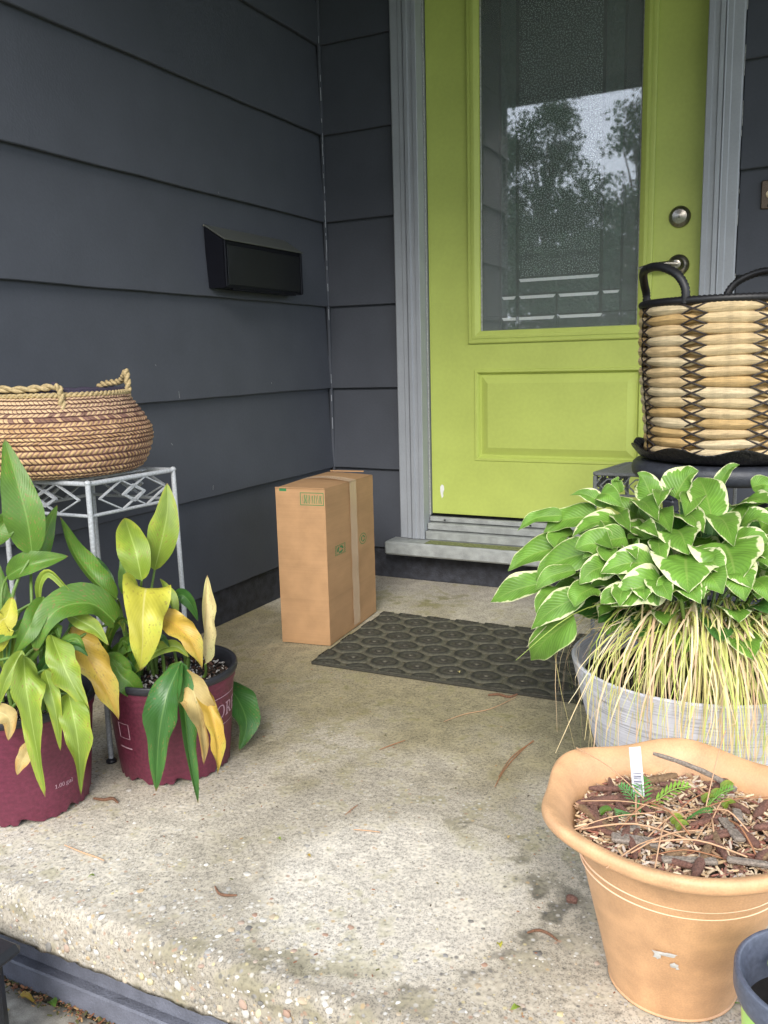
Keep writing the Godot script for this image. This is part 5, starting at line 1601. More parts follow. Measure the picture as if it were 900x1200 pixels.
	lily_stalk(pot_l, [Vector3(0.324, 0.190, 1.868), Vector3(0.328, 0.240, 1.868), Vector3(0.317, 0.347, 1.878)])
	lily_stalk(pot_l, [Vector3(0.412, 0.190, 1.845), Vector3(0.416, 0.240, 1.845), Vector3(0.391, 0.353, 1.849)])
	lily_stalk(pot_l, [Vector3(0.319, 0.190, 1.777), Vector3(0.323, 0.240, 1.777), Vector3(0.307, 0.297, 1.772)])
	lily_stalk(pot_l, [Vector3(0.325, 0.190, 1.818), Vector3(0.329, 0.240, 1.818), Vector3(0.310, 0.260, 1.808)])


func build_hosta() -> void:
	rng.seed = 44
	var host := thing("potted_hosta", "whitewashed bowl planter of variegated hosta and drooping sedge grass", "potted plant")
	var c := Vector3(1.522, 0.0, 1.325)
	var g := Geo.new()
	var prof := [Vector2(0.0001, 0.004), Vector2(0.12, 0.004), Vector2(0.135, 0.012), Vector2(0.158, 0.06), Vector2(0.180, 0.12), Vector2(0.200, 0.19), Vector2(0.215, 0.25), Vector2(0.2205, 0.274), Vector2(0.2225, 0.281), Vector2(0.219, 0.284), Vector2(0.213, 0.281), Vector2(0.208, 0.262), Vector2(0.195, 0.20)]
	var fine := []
	for i in 97:
		var t := i / 96.0 * (prof.size() - 1)
		var q := mini(int(t), prof.size() - 2)
		fine.append(prof[q].lerp(prof[q + 1], t - q))
	var nf := noise(511, 1.0, 2)
	g.grid(96, 96, func(u, v):
		var q: Vector2 = fine[int(round(v * 96))]
		var a: float = u * TAU
		var rib := 0.0010 * nf.get_noise_2d(u * 6.0, q.y * 420.0) * (1.0 if q.y > 0.02 and v < 0.6 else 0.0)
		return c + Vector3((q.x + rib) * cos(a), q.y, -(q.x + rib) * sin(a)), true)
	for i in g.uv.size(): g.uv[i] = Vector2(g.uv[i].x * 4.0, g.uv[i].y * 1.6)
	part("planter_bowl", g, M.white_pot, host)
	g = Geo.new()
	var ns := noise(515, 14.0, 3)
	g.grid(48, 16, func(u, v):
		var a: float = u * TAU
		var r: float = 0.206 * (1.0 - v)
		return c + Vector3(r * cos(a), 0.236 + 0.05 * v + 0.014 * ns.get_noise_2d(r * cos(a) * 3.0, r * sin(a) * 3.0), -r * sin(a)), true)
	part("soil", g, M.soil, host)
	hosta_leaf(host, "va", [Vector3(1.273, 0.421, 1.398), Vector3(1.202, 0.397, 1.398), Vector3(1.151, 0.366, 1.390)], 0.061, Vector3(-0.277, 0.508, 0.816))
	hosta_leaf(host, "va", [Vector3(1.354, 0.428, 1.487), Vector3(1.301, 0.396, 1.499), Vector3(1.263, 0.356, 1.494)], 0.052, Vector3(-0.147, 0.452, 0.880))
	hosta_leaf(host, "gr", [Vector3(1.341, 0.390, 1.500), Vector3(1.283, 0.332, 1.471), Vector3(1.242, 0.273, 1.425)], 0.073, Vector3(-0.215, 0.343, 0.914))
	hosta_leaf(host, "va", [Vector3(1.295, 0.420, 1.435), Vector3(1.275, 0.407, 1.470), Vector3(1.271, 0.385, 1.491)], 0.031, Vector3(-0.178, 0.485, 0.856))
	hosta_leaf(host, "gr", [Vector3(1.281, 0.469, 1.305), Vector3(1.218, 0.453, 1.332), Vector3(1.175, 0.422, 1.358)], 0.079, Vector3(-0.258, 0.638, 0.726))
	hosta_leaf(host, "gr", [Vector3(1.343, 0.483, 1.409), Vector3(1.283, 0.458, 1.405), Vector3(1.240, 0.418, 1.394)], 0.071, Vector3(-0.179, 0.602, 0.778))
	hosta_leaf(host, "gr", [Vector3(1.323, 0.454, 1.431), Vector3(1.285, 0.444, 1.455), Vector3(1.262, 0.420, 1.466)], 0.038, Vector3(-0.157, 0.547, 0.822))
	hosta_leaf(host, "gr", [Vector3(1.328, 0.525, 1.283), Vector3(1.273, 0.519, 1.300), Vector3(1.233, 0.494, 1.317)], 0.073, Vector3(-0.161, 0.726, 0.669))
	hosta_leaf(host, "gr", [Vector3(1.264, 0.527, 1.302), Vector3(1.217, 0.521, 1.319), Vector3(1.186, 0.497, 1.335)], 0.040, Vector3(-0.176, 0.697, 0.695))
	hosta_leaf(host, "vb", [Vector3(1.377, 0.524, 1.316), Vector3(1.339, 0.527, 1.365), Vector3(1.313, 0.510, 1.410)], 0.053, Vector3(-0.094, 0.695, 0.713))
	hosta_leaf(host, "va", [Vector3(1.344, 0.546, 1.277), Vector3(1.305, 0.567, 1.286), Vector3(1.276, 0.565, 1.295)], 0.033, Vector3(-0.097, 0.752, 0.652))
	hosta_leaf(host, "gr", [Vector3(1.397, 0.532, 1.266), Vector3(1.354, 0.549, 1.273), Vector3(1.321, 0.544, 1.283)], 0.049, Vector3(-0.084, 0.771, 0.632))
	hosta_leaf(host, "va", [Vector3(1.427, 0.557, 1.259), Vector3(1.409, 0.595, 1.260), Vector3(1.397, 0.610, 1.265)], 0.053, Vector3(-0.017, 0.780, 0.625))
	hosta_leaf(host, "gr", [Vector3(1.407, 0.515, 1.410), Vector3(1.371, 0.508, 1.439), Vector3(1.343, 0.481, 1.457)], 0.059, Vector3(-0.064, 0.630, 0.774))
	hosta_leaf(host, "vb", [Vector3(1.466, 0.490, 1.482), Vector3(1.424, 0.491, 1.508), Vector3(1.388, 0.475, 1.519)], 0.061, Vector3(-0.013, 0.568, 0.823))
	hosta_leaf(host, "va", [Vector3(1.398, 0.478, 1.467), Vector3(1.370, 0.472, 1.497), Vector3(1.352, 0.451, 1.511)], 0.051, Vector3(-0.062, 0.556, 0.829))
	hosta_leaf(host, "vb", [Vector3(1.483, 0.470, 1.507), Vector3(1.445, 0.456, 1.537), Vector3(1.412, 0.428, 1.547)], 0.072, Vector3(-0.002, 0.515, 0.857))
	hosta_leaf(host, "vb", [Vector3(1.514, 0.505, 1.470), Vector3(1.523, 0.494, 1.524), Vector3(1.532, 0.467, 1.561)], 0.112, Vector3(0.058, 0.559, 0.827))
	hosta_leaf(host, "va", [Vector3(1.570, 0.521, 1.439), Vector3(1.586, 0.508, 1.491), Vector3(1.598, 0.476, 1.530)], 0.119, Vector3(0.101, 0.590, 0.801))
	hosta_leaf(host, "va", [Vector3(1.492, 0.534, 1.408), Vector3(1.507, 0.534, 1.460), Vector3(1.523, 0.513, 1.501)], 0.079, Vector3(0.047, 0.633, 0.773))
	hosta_leaf(host, "va", [Vector3(1.540, 0.550, 1.356), Vector3(1.521, 0.588, 1.302), Vector3(1.503, 0.603, 1.249)], 0.071, Vector3(0.059, 0.759, 0.648))
	hosta_leaf(host, "vb", [Vector3(1.464, 0.564, 1.253), Vector3(1.483, 0.601, 1.249), Vector3(1.504, 0.615, 1.249)], 0.076, Vector3(0.035, 0.789, 0.613))
	hosta_leaf(host, "va", [Vector3(1.535, 0.583, 1.245), Vector3(1.555, 0.618, 1.244), Vector3(1.573, 0.628, 1.245)], 0.028, Vector3(0.083, 0.785, 0.614))
	hosta_leaf(host, "vb", [Vector3(1.570, 0.550, 1.244), Vector3(1.602, 0.573, 1.283), Vector3(1.631, 0.572, 1.322)], 0.050, Vector3(0.122, 0.767, 0.630))
	hosta_leaf(host, "vb", [Vector3(1.580, 0.527, 1.423), Vector3(1.612, 0.536, 1.439), Vector3(1.639, 0.525, 1.445)], 0.044, Vector3(0.121, 0.643, 0.756))
	hosta_leaf(host, "va", [Vector3(1.465, 0.520, 1.432), Vector3(1.475, 0.519, 1.487), Vector3(1.488, 0.498, 1.529)], 0.040, Vector3(0.025, 0.604, 0.796))
	hosta_leaf(host, "va", [Vector3(1.401, 0.557, 1.263), Vector3(1.429, 0.565, 1.346), Vector3(1.463, 0.551, 1.425)], 0.054, Vector3(-0.011, 0.729, 0.685))
	hosta_leaf(host, "va", [Vector3(1.368, 0.531, 1.272), Vector3(1.389, 0.542, 1.357), Vector3(1.419, 0.531, 1.437)], 0.039, Vector3(-0.051, 0.714, 0.698))
	hosta_leaf(host, "vb", [Vector3(1.423, 0.530, 1.380), Vector3(1.446, 0.543, 1.435), Vector3(1.473, 0.535, 1.481)], 0.037, Vector3(0.004, 0.656, 0.755))
	hosta_leaf(host, "va", [Vector3(1.547, 0.551, 1.345), Vector3(1.568, 0.550, 1.412), Vector3(1.587, 0.525, 1.471)], 0.060, Vector3(0.090, 0.673, 0.734))
	hosta_leaf(host, "gr", [Vector3(1.620, 0.478, 1.487), Vector3(1.636, 0.476, 1.520), Vector3(1.644, 0.457, 1.536)], 0.044, Vector3(0.137, 0.538, 0.831))
	hosta_leaf(host, "va", [Vector3(1.423, 0.509, 1.433), Vector3(1.431, 0.515, 1.481), Vector3(1.445, 0.502, 1.515)], 0.033, Vector3(-0.007, 0.606, 0.796))
	hosta_leaf(host, "gr", [Vector3(1.367, 0.571, 1.270), Vector3(1.360, 0.594, 1.270), Vector3(1.362, 0.594, 1.272)], 0.023, Vector3(-0.047, 0.769, 0.637))
	hosta_leaf(host, "vb", [Vector3(1.590, 0.542, 1.372), Vector3(1.614, 0.559, 1.396), Vector3(1.634, 0.552, 1.414)], 0.045, Vector3(0.122, 0.682, 0.721))
	hosta_leaf(host, "gr", [Vector3(1.442, 0.545, 1.294), Vector3(1.464, 0.554, 1.383), Vector3(1.490, 0.539, 1.465)], 0.052, Vector3(0.014, 0.701, 0.713))
	hosta_leaf(host, "va", [Vector3(1.493, 0.551, 1.342), Vector3(1.515, 0.556, 1.399), Vector3(1.538, 0.539, 1.448)], 0.051, Vector3(0.052, 0.689, 0.723))
	hosta_leaf(host, "gr", [Vector3(1.305, 0.506, 1.291), Vector3(1.348, 0.518, 1.393), Vector3(1.402, 0.510, 1.488)], 0.054, Vector3(-0.087, 0.670, 0.737))
	hosta_leaf(host, "va", [Vector3(1.542, 0.502, 1.473), Vector3(1.560, 0.506, 1.506), Vector3(1.576, 0.490, 1.523)], 0.054, Vector3(0.083, 0.579, 0.811))
	hosta_leaf(host, "gr", [Vector3(1.332, 0.568, 1.279), Vector3(1.351, 0.570, 1.291), Vector3(1.380, 0.550, 1.304)], 0.049, Vector3(-0.066, 0.757, 0.650))
	hosta_leaf(host, "va", [Vector3(1.446, 0.576, 1.255), Vector3(1.450, 0.584, 1.326), Vector3(1.457, 0.569, 1.395)], 0.039, Vector3(0.010, 0.743, 0.669))
	hosta_leaf(host, "gr", [Vector3(1.503, 0.571, 1.248), Vector3(1.501, 0.576, 1.328), Vector3(1.502, 0.557, 1.406)], 0.053, Vector3(0.044, 0.743, 0.667))
	hosta_leaf(host, "va", [Vector3(1.612, 0.508, 1.449), Vector3(1.633, 0.512, 1.481), Vector3(1.648, 0.496, 1.499)], 0.054, Vector3(0.134, 0.595, 0.792))
	hosta_leaf(host, "gr", [Vector3(1.595, 0.587, 1.243), Vector3(1.618, 0.593, 1.241), Vector3(1.638, 0.577, 1.243)], 0.046, Vector3(0.131, 0.785, 0.605))
	hosta_leaf(host, "va", [Vector3(1.424, 0.491, 1.464), Vector3(1.421, 0.487, 1.501), Vector3(1.425, 0.466, 1.523)], 0.043, Vector3(-0.019, 0.569, 0.822))
	hosta_leaf(host, "va", [Vector3(1.478, 0.472, 1.505), Vector3(1.492, 0.470, 1.545), Vector3(1.508, 0.453, 1.567)], 0.048, Vector3(0.036, 0.524, 0.851))
	hosta_leaf(host, "va", [Vector3(1.518, 0.471, 1.510), Vector3(1.534, 0.469, 1.546), Vector3(1.550, 0.452, 1.563)], 0.047, Vector3(0.065, 0.522, 0.851))
	hosta_leaf(host, "gr", [Vector3(1.556, 0.478, 1.502), Vector3(1.552, 0.476, 1.534), Vector3(1.548, 0.458, 1.548)], 0.040, Vector3(0.078, 0.535, 0.841))
	hosta_leaf(host, "va", [Vector3(1.433, 0.457, 1.506), Vector3(1.428, 0.453, 1.546), Vector3(1.430, 0.436, 1.567)], 0.042, Vector3(-0.011, 0.506, 0.862))
	hosta_leaf(host, "gr", [Vector3(1.592, 0.484, 1.489), Vector3(1.604, 0.479, 1.525), Vector3(1.611, 0.457, 1.543)], 0.053, Vector3(0.114, 0.541, 0.833))
	hosta_leaf(host, "gr", [Vector3(1.390, 0.498, 1.431), Vector3(1.393, 0.501, 1.473), Vector3(1.405, 0.486, 1.502)], 0.044, Vector3(-0.040, 0.601, 0.799))
	hosta_leaf(host, "gr", [Vector3(1.390, 0.498, 1.431), Vector3(1.354, 0.507, 1.447), Vector3(1.328, 0.497, 1.452)], 0.060, Vector3(-0.072, 0.621, 0.781))
	hosta_leaf(host, "gr", [Vector3(1.509, 0.471, 1.510), Vector3(1.496, 0.469, 1.539), Vector3(1.486, 0.452, 1.550)], 0.041, Vector3(0.038, 0.527, 0.849))
	hosta_leaf(host, "gr", [Vector3(1.545, 0.486, 1.494), Vector3(1.563, 0.485, 1.531), Vector3(1.580, 0.467, 1.550)], 0.060, Vector3(0.085, 0.545, 0.834))
	hosta_leaf(host, "vb", [Vector3(1.582, 0.492, 1.482), Vector3(1.603, 0.493, 1.517), Vector3(1.619, 0.477, 1.536)], 0.060, Vector3(0.112, 0.558, 0.822))
	hosta_leaf(host, "va", [Vector3(1.625, 0.515, 1.429), Vector3(1.648, 0.516, 1.458), Vector3(1.665, 0.497, 1.474)], 0.075, Vector3(0.148, 0.614, 0.776))
	hosta_leaf(host, "gr", [Vector3(1.371, 0.441, 1.488), Vector3(1.356, 0.436, 1.523), Vector3(1.351, 0.419, 1.540)], 0.051, Vector3(-0.076, 0.498, 0.864))
	hosta_leaf(host, "va", [Vector3(1.435, 0.444, 1.517), Vector3(1.411, 0.444, 1.542), Vector3(1.395, 0.431, 1.547)], 0.042, Vector3(-0.027, 0.498, 0.867))
	hosta_leaf(host, "gr", [Vector3(1.289, 0.487, 1.299), Vector3(1.270, 0.489, 1.328), Vector3(1.267, 0.472, 1.354)], 0.066, Vector3(-0.191, 0.689, 0.699))
	hosta_leaf(host, "vb", [Vector3(1.460, 0.456, 1.515), Vector3(1.463, 0.460, 1.551), Vector3(1.469, 0.450, 1.568)], 0.041, Vector3(0.015, 0.511, 0.860))
	hosta_leaf(host, "va", [Vector3(1.529, 0.464, 1.517), Vector3(1.541, 0.468, 1.544), Vector3(1.553, 0.457, 1.552)], 0.047, Vector3(0.070, 0.521, 0.850))

	# the rest of the clump: a mound of leaves from the middle outwards
	for i in 110:
		var a := i * 2.39996 + rr(-0.2, 0.2)
		var tier := sqrt((i + 0.5) / 110.0)
		var el := lerpf(1.35, 0.02, tier)
		var d := Vector3(cos(a) * cos(el) * 0.30, sin(el) * 0.235, sin(a) * cos(el) * 0.26)
		var tip := Vector3(1.53, 0.345, 1.29) + d * rr(0.86, 1.0)
		var hor := Vector3(cos(a), 0, sin(a))
		var l := rr(0.085, 0.125)
		var base := tip - hor * l * (0.55 + 0.4 * tier) - Vector3(0, l * (0.75 - 0.85 * tier), 0)
		var mid := (tip + base) * 0.5 + (d.normalized() + Vector3.UP) * 0.010
		hosta_leaf(host, ["dk", "gr", "va", "dk", "gr", "vb"][rng.randi() % 6], [base, mid, tip], l * rr(0.62, 0.8), (d.normalized() * 0.8 + Vector3(rr(-0.35, 0.35), 0.7, rr(-0.2, 0.35))).normalized())
	g = Geo.new()
	for i in 60:
		var a := rr(0, TAU)
		var r := rr(0.02, 0.1)
		var q := c + Vector3(cos(a) * r, 0.25, sin(a) * r)
		g.tube(curve([q, q + Vector3(cos(a) * 0.03, 0.09, sin(a) * 0.03), q + Vector3(cos(a) * rr(0.06, 0.14), rr(0.12, 0.22), sin(a) * rr(0.06, 0.12))], 6), 0.003, 5)
	part("stalks", g, M.stalk, host)
	# sedge: narrow blades that rise under the leaves, arch over and hang down the front of the bowl
	g = Geo.new()
	var pal := [Color(0.70, 0.55, 0.30), Color(0.74, 0.66, 0.34), Color(0.50, 0.56, 0.10), Color(0.42, 0.55, 0.08), Color(0.58, 0.62, 0.16), Color(0.54, 0.58, 0.14), Color(0.28, 0.40, 0.06), Color(0.62, 0.42, 0.25), Color(0.74, 0.66, 0.42), Color(0.66, 0.49, 0.30), Color(0.40, 0.50, 0.08)]
	for i in 400:
		var a := rr(0.1, 2.9)
		if i % 8: a = clampf(rng.randfn(1.25, 0.55), -0.15, 2.6)
		var hor := Vector3(cos(a), 0, sin(a))
		var lean := Vector3(-sin(a), 0, cos(a)) * rng.randfn(0.0, 0.045)
		var root := c + hor * rr(0.02, 0.10) + Vector3(rr(-0.02, 0.02), 0.265, rr(0.0, 0.04))
		var top := c + hor * rr(0.10, 0.17) + lean * 0.4 + Vector3(0, rr(0.355, 0.43), 0)
		var far := rr(0.165, 0.236)
		var over := c + hor * (far + rr(0.0, 0.03)) + lean + Vector3(0, rr(0.285, 0.37), 0)
		var drop := pow(rng.randf(), 0.8) * 0.17
		var p3 := c + hor * (far + rr(-0.01, 0.03)) + lean * 1.1 + Vector3(rr(-0.015, 0.015), 0.275 - drop, 0)
		if i % 9 == 0:
			p3 = c + hor * rr(0.24, 0.33) + lean * 2.0 + Vector3(0, rr(0.16, 0.34), 0)
			over = (top + p3) * 0.5 + Vector3(0, 0.03, 0)
		var pts := curve([root, (root + top) * 0.5 + Vector3(0, 0.012, 0), top, over, p3], 16)
		var w := rr(0.0015, 0.0034)
		var k: Color = pal[rng.randi() % pal.size()]
		var side := hor.cross(Vector3.UP) * cos(i * 1.3) + Vector3.UP * sin(i * 1.3) * 0.4
		var wig := rr(0.0, 0.022)
		g.grid(1, 16, func(u, v):
			var t: int = int(round(v * 16))
			return pts[t] + side * ((u - 0.5) * w * 2.0 * (1.0 - 0.85 * v * v)) + lean.normalized() * wig * sin(v * (5.0 + i % 5) + i) * v, false, func(u, v): return k.lerp(Color(0.62, 0.43, 0.28), (0.75 * v * v if i % 3 else 0.1)))
	var sm := vmat(0.6)
	sm.backlight_enabled = true
	sm.backlight = Color(0.5, 0.5, 0.5)
	part("sedge_blades", g, sm, host).set_meta("kind", "stuff")

func build_right_stand() -> void:
	var tb := thing("metal_table", "small grey metal table with pierced top behind the plant stool", "table")
	var p0 := Vector3(1.155, 0, 0.55); var ex := Vector3(0.30, 0, -0.008); var ez := Vector3(0.040, 0, -0.245)
	var h := 0.507
	for e in [[0.0, 0.0], [1.0, 0.0], [1.0, 1.0], [0.0, 1.0]]:
		var g := Geo.new()
		var b: Vector3 = p0 + ex * e[0] + ez * e[1]
		g.bar(b + Vector3(0, 0.002, 0), b + Vector3(0, h - 0.005, 0), 0.010, 0.010, ex.normalized(), 0.002)
		part("leg", g, M.table, tb)
	var edge := [p0, p0 + ex, p0 + ex + ez, p0 + ez]
	for k in 4:
		var g := Geo.new()
		g.bar(edge[k] + Vector3(0, h, 0), edge[(k + 1) % 4] + Vector3(0, h, 0), 0.014, 0.010, Vector3.UP, 0.002)
		part("top_rail", g, M.table, tb)
	# pierced top: a lattice of flat strips
	for k in 13:
		var g := Geo.new()
		var t := (k + 0.7) / 13.4
		g.bar(p0 + ex * t + Vector3(0, h - 0.001, 0), p0 + ex * t + ez + Vector3(0, h - 0.001, 0), 0.0115, 0.003)
		part("top_strip", g, M.table, tb)
	for k in 11:
		var g := Geo.new()
		var t := (k + 0.7) / 11.4
		g.bar(p0 + ez * t + Vector3(0, h + 0.0005, 0), p0 + ez * t + ex + Vector3(0, h + 0.0005, 0), 0.0115, 0.003)
		part("top_strip", g, M.table, tb)
	for k in 2:
		# geometric fretwork under the front and the left edge
		var a: Vector3 = p0 if k == 0 else p0 + ez
		var d: Vector3 = ex if k == 0 else -ez
		var nrm := d.cross(Vector3.UP).normalized()
		var y := h - 0.006
		var ht := 0.052
		var g := Geo.new()
		g.bar(a + Vector3(0, y - ht, 0), a + d + Vector3(0, y - ht, 0), 0.006, 0.006, nrm)
		part("lower_rail", g, M.table, tb)
		for q in 4:
			g = Geo.new()
			var s := a + d * (q / 4.0)
			var w := d / 4.0
			var f := func(u: float, v: float) -> Vector3: return s + w * u + Vector3(0, y - ht * (1.0 - v), 0)
			for e in [[0.0, 0.5, 0.25, 1.0], [0.0, 0.5, 0.25, 0.0], [0.2, 0.5, 0.45, 0.85], [0.45, 0.85, 0.72, 0.85], [0.72, 0.85, 0.95, 0.5], [0.2, 0.5, 0.45, 0.15], [0.45, 0.15, 0.72, 0.15], [0.72, 0.15, 0.95, 0.5], [0.42, 0.5, 0.58, 0.65], [0.58, 0.65, 0.74, 0.5], [0.42, 0.5, 0.58, 0.35], [0.58, 0.35, 0.74, 0.5], [0.75, 1.0, 1.0, 0.5], [0.75, 0.0, 1.0, 0.5]]:
				g.bar(f.call(e[0], e[1]), f.call(e[2], e[3]), 0.0035, 0.005, nrm)
			part("fretwork", g, M.table, tb)

	var st := thing("plant_stool", "dark round plant stool with thick rounded seat and curved legs", "stool")
	var c := Vector3(1.511, 0, 0.885)
	var g := Geo.new()
	g.lathe([Vector2(0.0001, 0.598), Vector2(0.172, 0.598), Vector2(0.183, 0.596), Vector2(0.190, 0.590), Vector2(0.193, 0.579), Vector2(0.191, 0.567), Vector2(0.184, 0.559), Vector2(0.172, 0.556), Vector2(0.0001, 0.556)], 96, c)
	part("stool_seat", g, M.stool, st)
	for k in 4:
		g = Geo.new()
		var a := 0.62 + k * PI / 2
		var d := Vector3(cos(a), 0, sin(a))
		var pts := curve([c + d * 0.162 + Vector3(0, 0.556, 0), c + d * 0.148 + Vector3(0, 0.48, 0), c + d * 0.125 + Vector3(0, 0.33, 0), c + d * 0.14 + Vector3(0, 0.15, 0), c + d * 0.175 + Vector3(0, 0.005, 0)], 14)
		for i in 14: g.bar(pts[i], pts[i + 1] + (pts[i + 1] - pts[i]) * 0.05, 0.034, 0.020, d, 0.004)
		part("leg", g, M.stool, st)
	g = Geo.new()
	var ring := []
	for i in 48:
		var a := TAU * i / 48
		ring.append(c + Vector3(0.128 * cos(a), 0.30, 0.128 * sin(a)))
	g.tube(ring, 0.008, 8, false, true)
	part("stretcher_ring", g, M.stool, st)

	var tr := thing("plant_tray", "shiny black wavy-rimmed tray under the black and straw basket", "tray")
	g = Geo.new()
	g.grid(144, 8, func(u, v):
		var a: float = u * TAU
		var wv := sin(a * 9.0 + 0.6) * 0.5 + 0.5
		var k: float = v * 8.0
		var r: float = [0.001, 0.13, 0.168, 0.176, 0.183, 0.190, 0.1925, 0.189, 0.178][int(round(k))]
		var y: float = [0.602, 0.602, 0.602, 0.605, 0.612, 0.620, 0.6235, 0.622, 0.610][int(round(k))]
		var lift := smoothstep(3.0, 6.0, k)
		return c + Vector3((r + lift * 0.006 * wv) * cos(a), y + lift * 0.013 * wv, -(r + lift * 0.006 * wv) * sin(a)), true)
	part("tray_dish", g, M.tray, tr)

	var bk := thing("straw_basket", "straw basket laced with black cord, two black loop handles, on the stool", "basket")
	var y0 := 0.612
	var H := 0.314
	var ROWS := 15
	var COLS := 8
	var rad := func(y: float) -> float: return lerpf(0.160, 0.1775, smoothstep(0.0, 0.75, (y - y0) / H))
	# four shapes of strand, reused round the basket
	rng.seed = 61
	var off := deg_to_rad(16.0)
	for row in ROWS:
		var y := y0 + H * (row + 0.5) / ROWS
		for k in COLS:
			g = Geo.new()
			var half := PI / COLS
			var shift := 0.10 * half * (1.0 if row % 2 else -1.0)
			var a0 := off + k * TAU / COLS - shift - half * 0.05
			var a1 := off + (k + 1) * TAU / COLS - shift + half * 0.05
			var hh := H / ROWS * rr(0.54, 0.66)
			var dy := rr(-0.0012, 0.0012)
			var tilt := rr(-0.0015, 0.0015)
			var sd := rng.randi() % 100
			g.grid(16, 8, func(u, v):
				var a: float = lerpf(a0, a1, u)
				var ends := pow(sin(PI * clampf(u, 0.001, 0.999)), 0.55)
				var t: float = v * TAU
				var crease := 1.0 + 0.10 * sin(t * 3.0 + sd) * sin(u * 5.0 + sd)
				var r: float = rad.call(y) - 0.002 + 0.0105 * cos(t) * (0.22 + 0.78 * ends) * crease
				return c + Vector3(r * cos(a), y + dy + tilt * sin(u * 6.0) + hh * sin(t) * (0.26 + 0.74 * ends), r * sin(a)))
			part("straw_strand", g, M.strand[rng.randi() % 4], bk)
	for k in COLS:
		# crossing zigzags of black cord over each joint
		for s in 2:
			g = Geo.new()
			var pts := []
			for row in ROWS + 1:
				var y := y0 + H * row / ROWS
				var sg := 1.0 if (row + s) % 2 else -1.0
				var a := off + k * TAU / COLS + sg * 0.15
				var r: float = rad.call(y) + 0.0035
				pts.append(c + Vector3(r * cos(a), y, r * sin(a)))
			var cc := []
			for i in pts.size() - 1:
				for q in 5:
					var t := q / 5.0
					var p: Vector3 = pts[i].lerp(pts[i + 1], t)
					var hv := Vector3(p.x - c.x, 0, p.z - c.z)
					cc.append(c + hv.normalized() * (rad.call(p.y) + 0.0015 + 0.0045 * sin(PI * t)) + Vector3(0, p.y, 0))
			cc.append(pts[-1])
			g.tube(cc, 0.0019, 6)
			part("black_cord", g, M.cord, bk)
	# wrapped rim and handles: tight coils of black cord
	var wrapped := func(path: Array, r: float, turns: float, nm: String, closed: bool):
		var q := Geo.new()
		var n := path.size()
		var rs := []
		for i in n: rs.append(r - 0.0008 + 0.0026 * pow(absf(sin(PI * turns * i / n)), 0.6))
		q.tube(path, rs, 14, not closed, closed)
		part(nm, q, M.black_wrap, bk)
	var rp := []
	for i in 640:
		var a := TAU * i / 640
		rp.append(c + Vector3(0.178 * cos(a), y0 + H + 0.006, 0.178 * sin(a)))
	wrapped.call(rp, 0.0070, 110.0, "basket_rim", true)
	for s in 2:
		# each handle is a loop with one foot near the front and one near the back
		var am := deg_to_rad(150.0) if s == 0 else deg_to_rad(-60.0)
		var hp := []
		var w := 0.66
		var keys := []
		for e in [[-1.0, -0.004], [-0.98, 0.028], [-0.80, 0.056], [-0.42, 0.074], [0.0, 0.076], [0.42, 0.070], [0.80, 0.050], [0.98, 0.030], [1.0, -0.004]]:
			var a: float = am + e[0] * w
			keys.append(c + Vector3(0.178 * cos(a), y0 + H + 0.004 + e[1], 0.178 * sin(a)))
		hp = curve(keys, 220)
		wrapped.call(hp, 0.0074, 40.0, "basket_handle", false)
	g = Geo.new()
	g.lathe([Vector2(0.172, H + y0), Vector2(0.166, y0 + 0.15), Vector2(0.152, y0 + 0.004), Vector2(0.0001, y0 + 0.003)], 48, c)
	part("basket_lining", g, M.strand[2], bk)

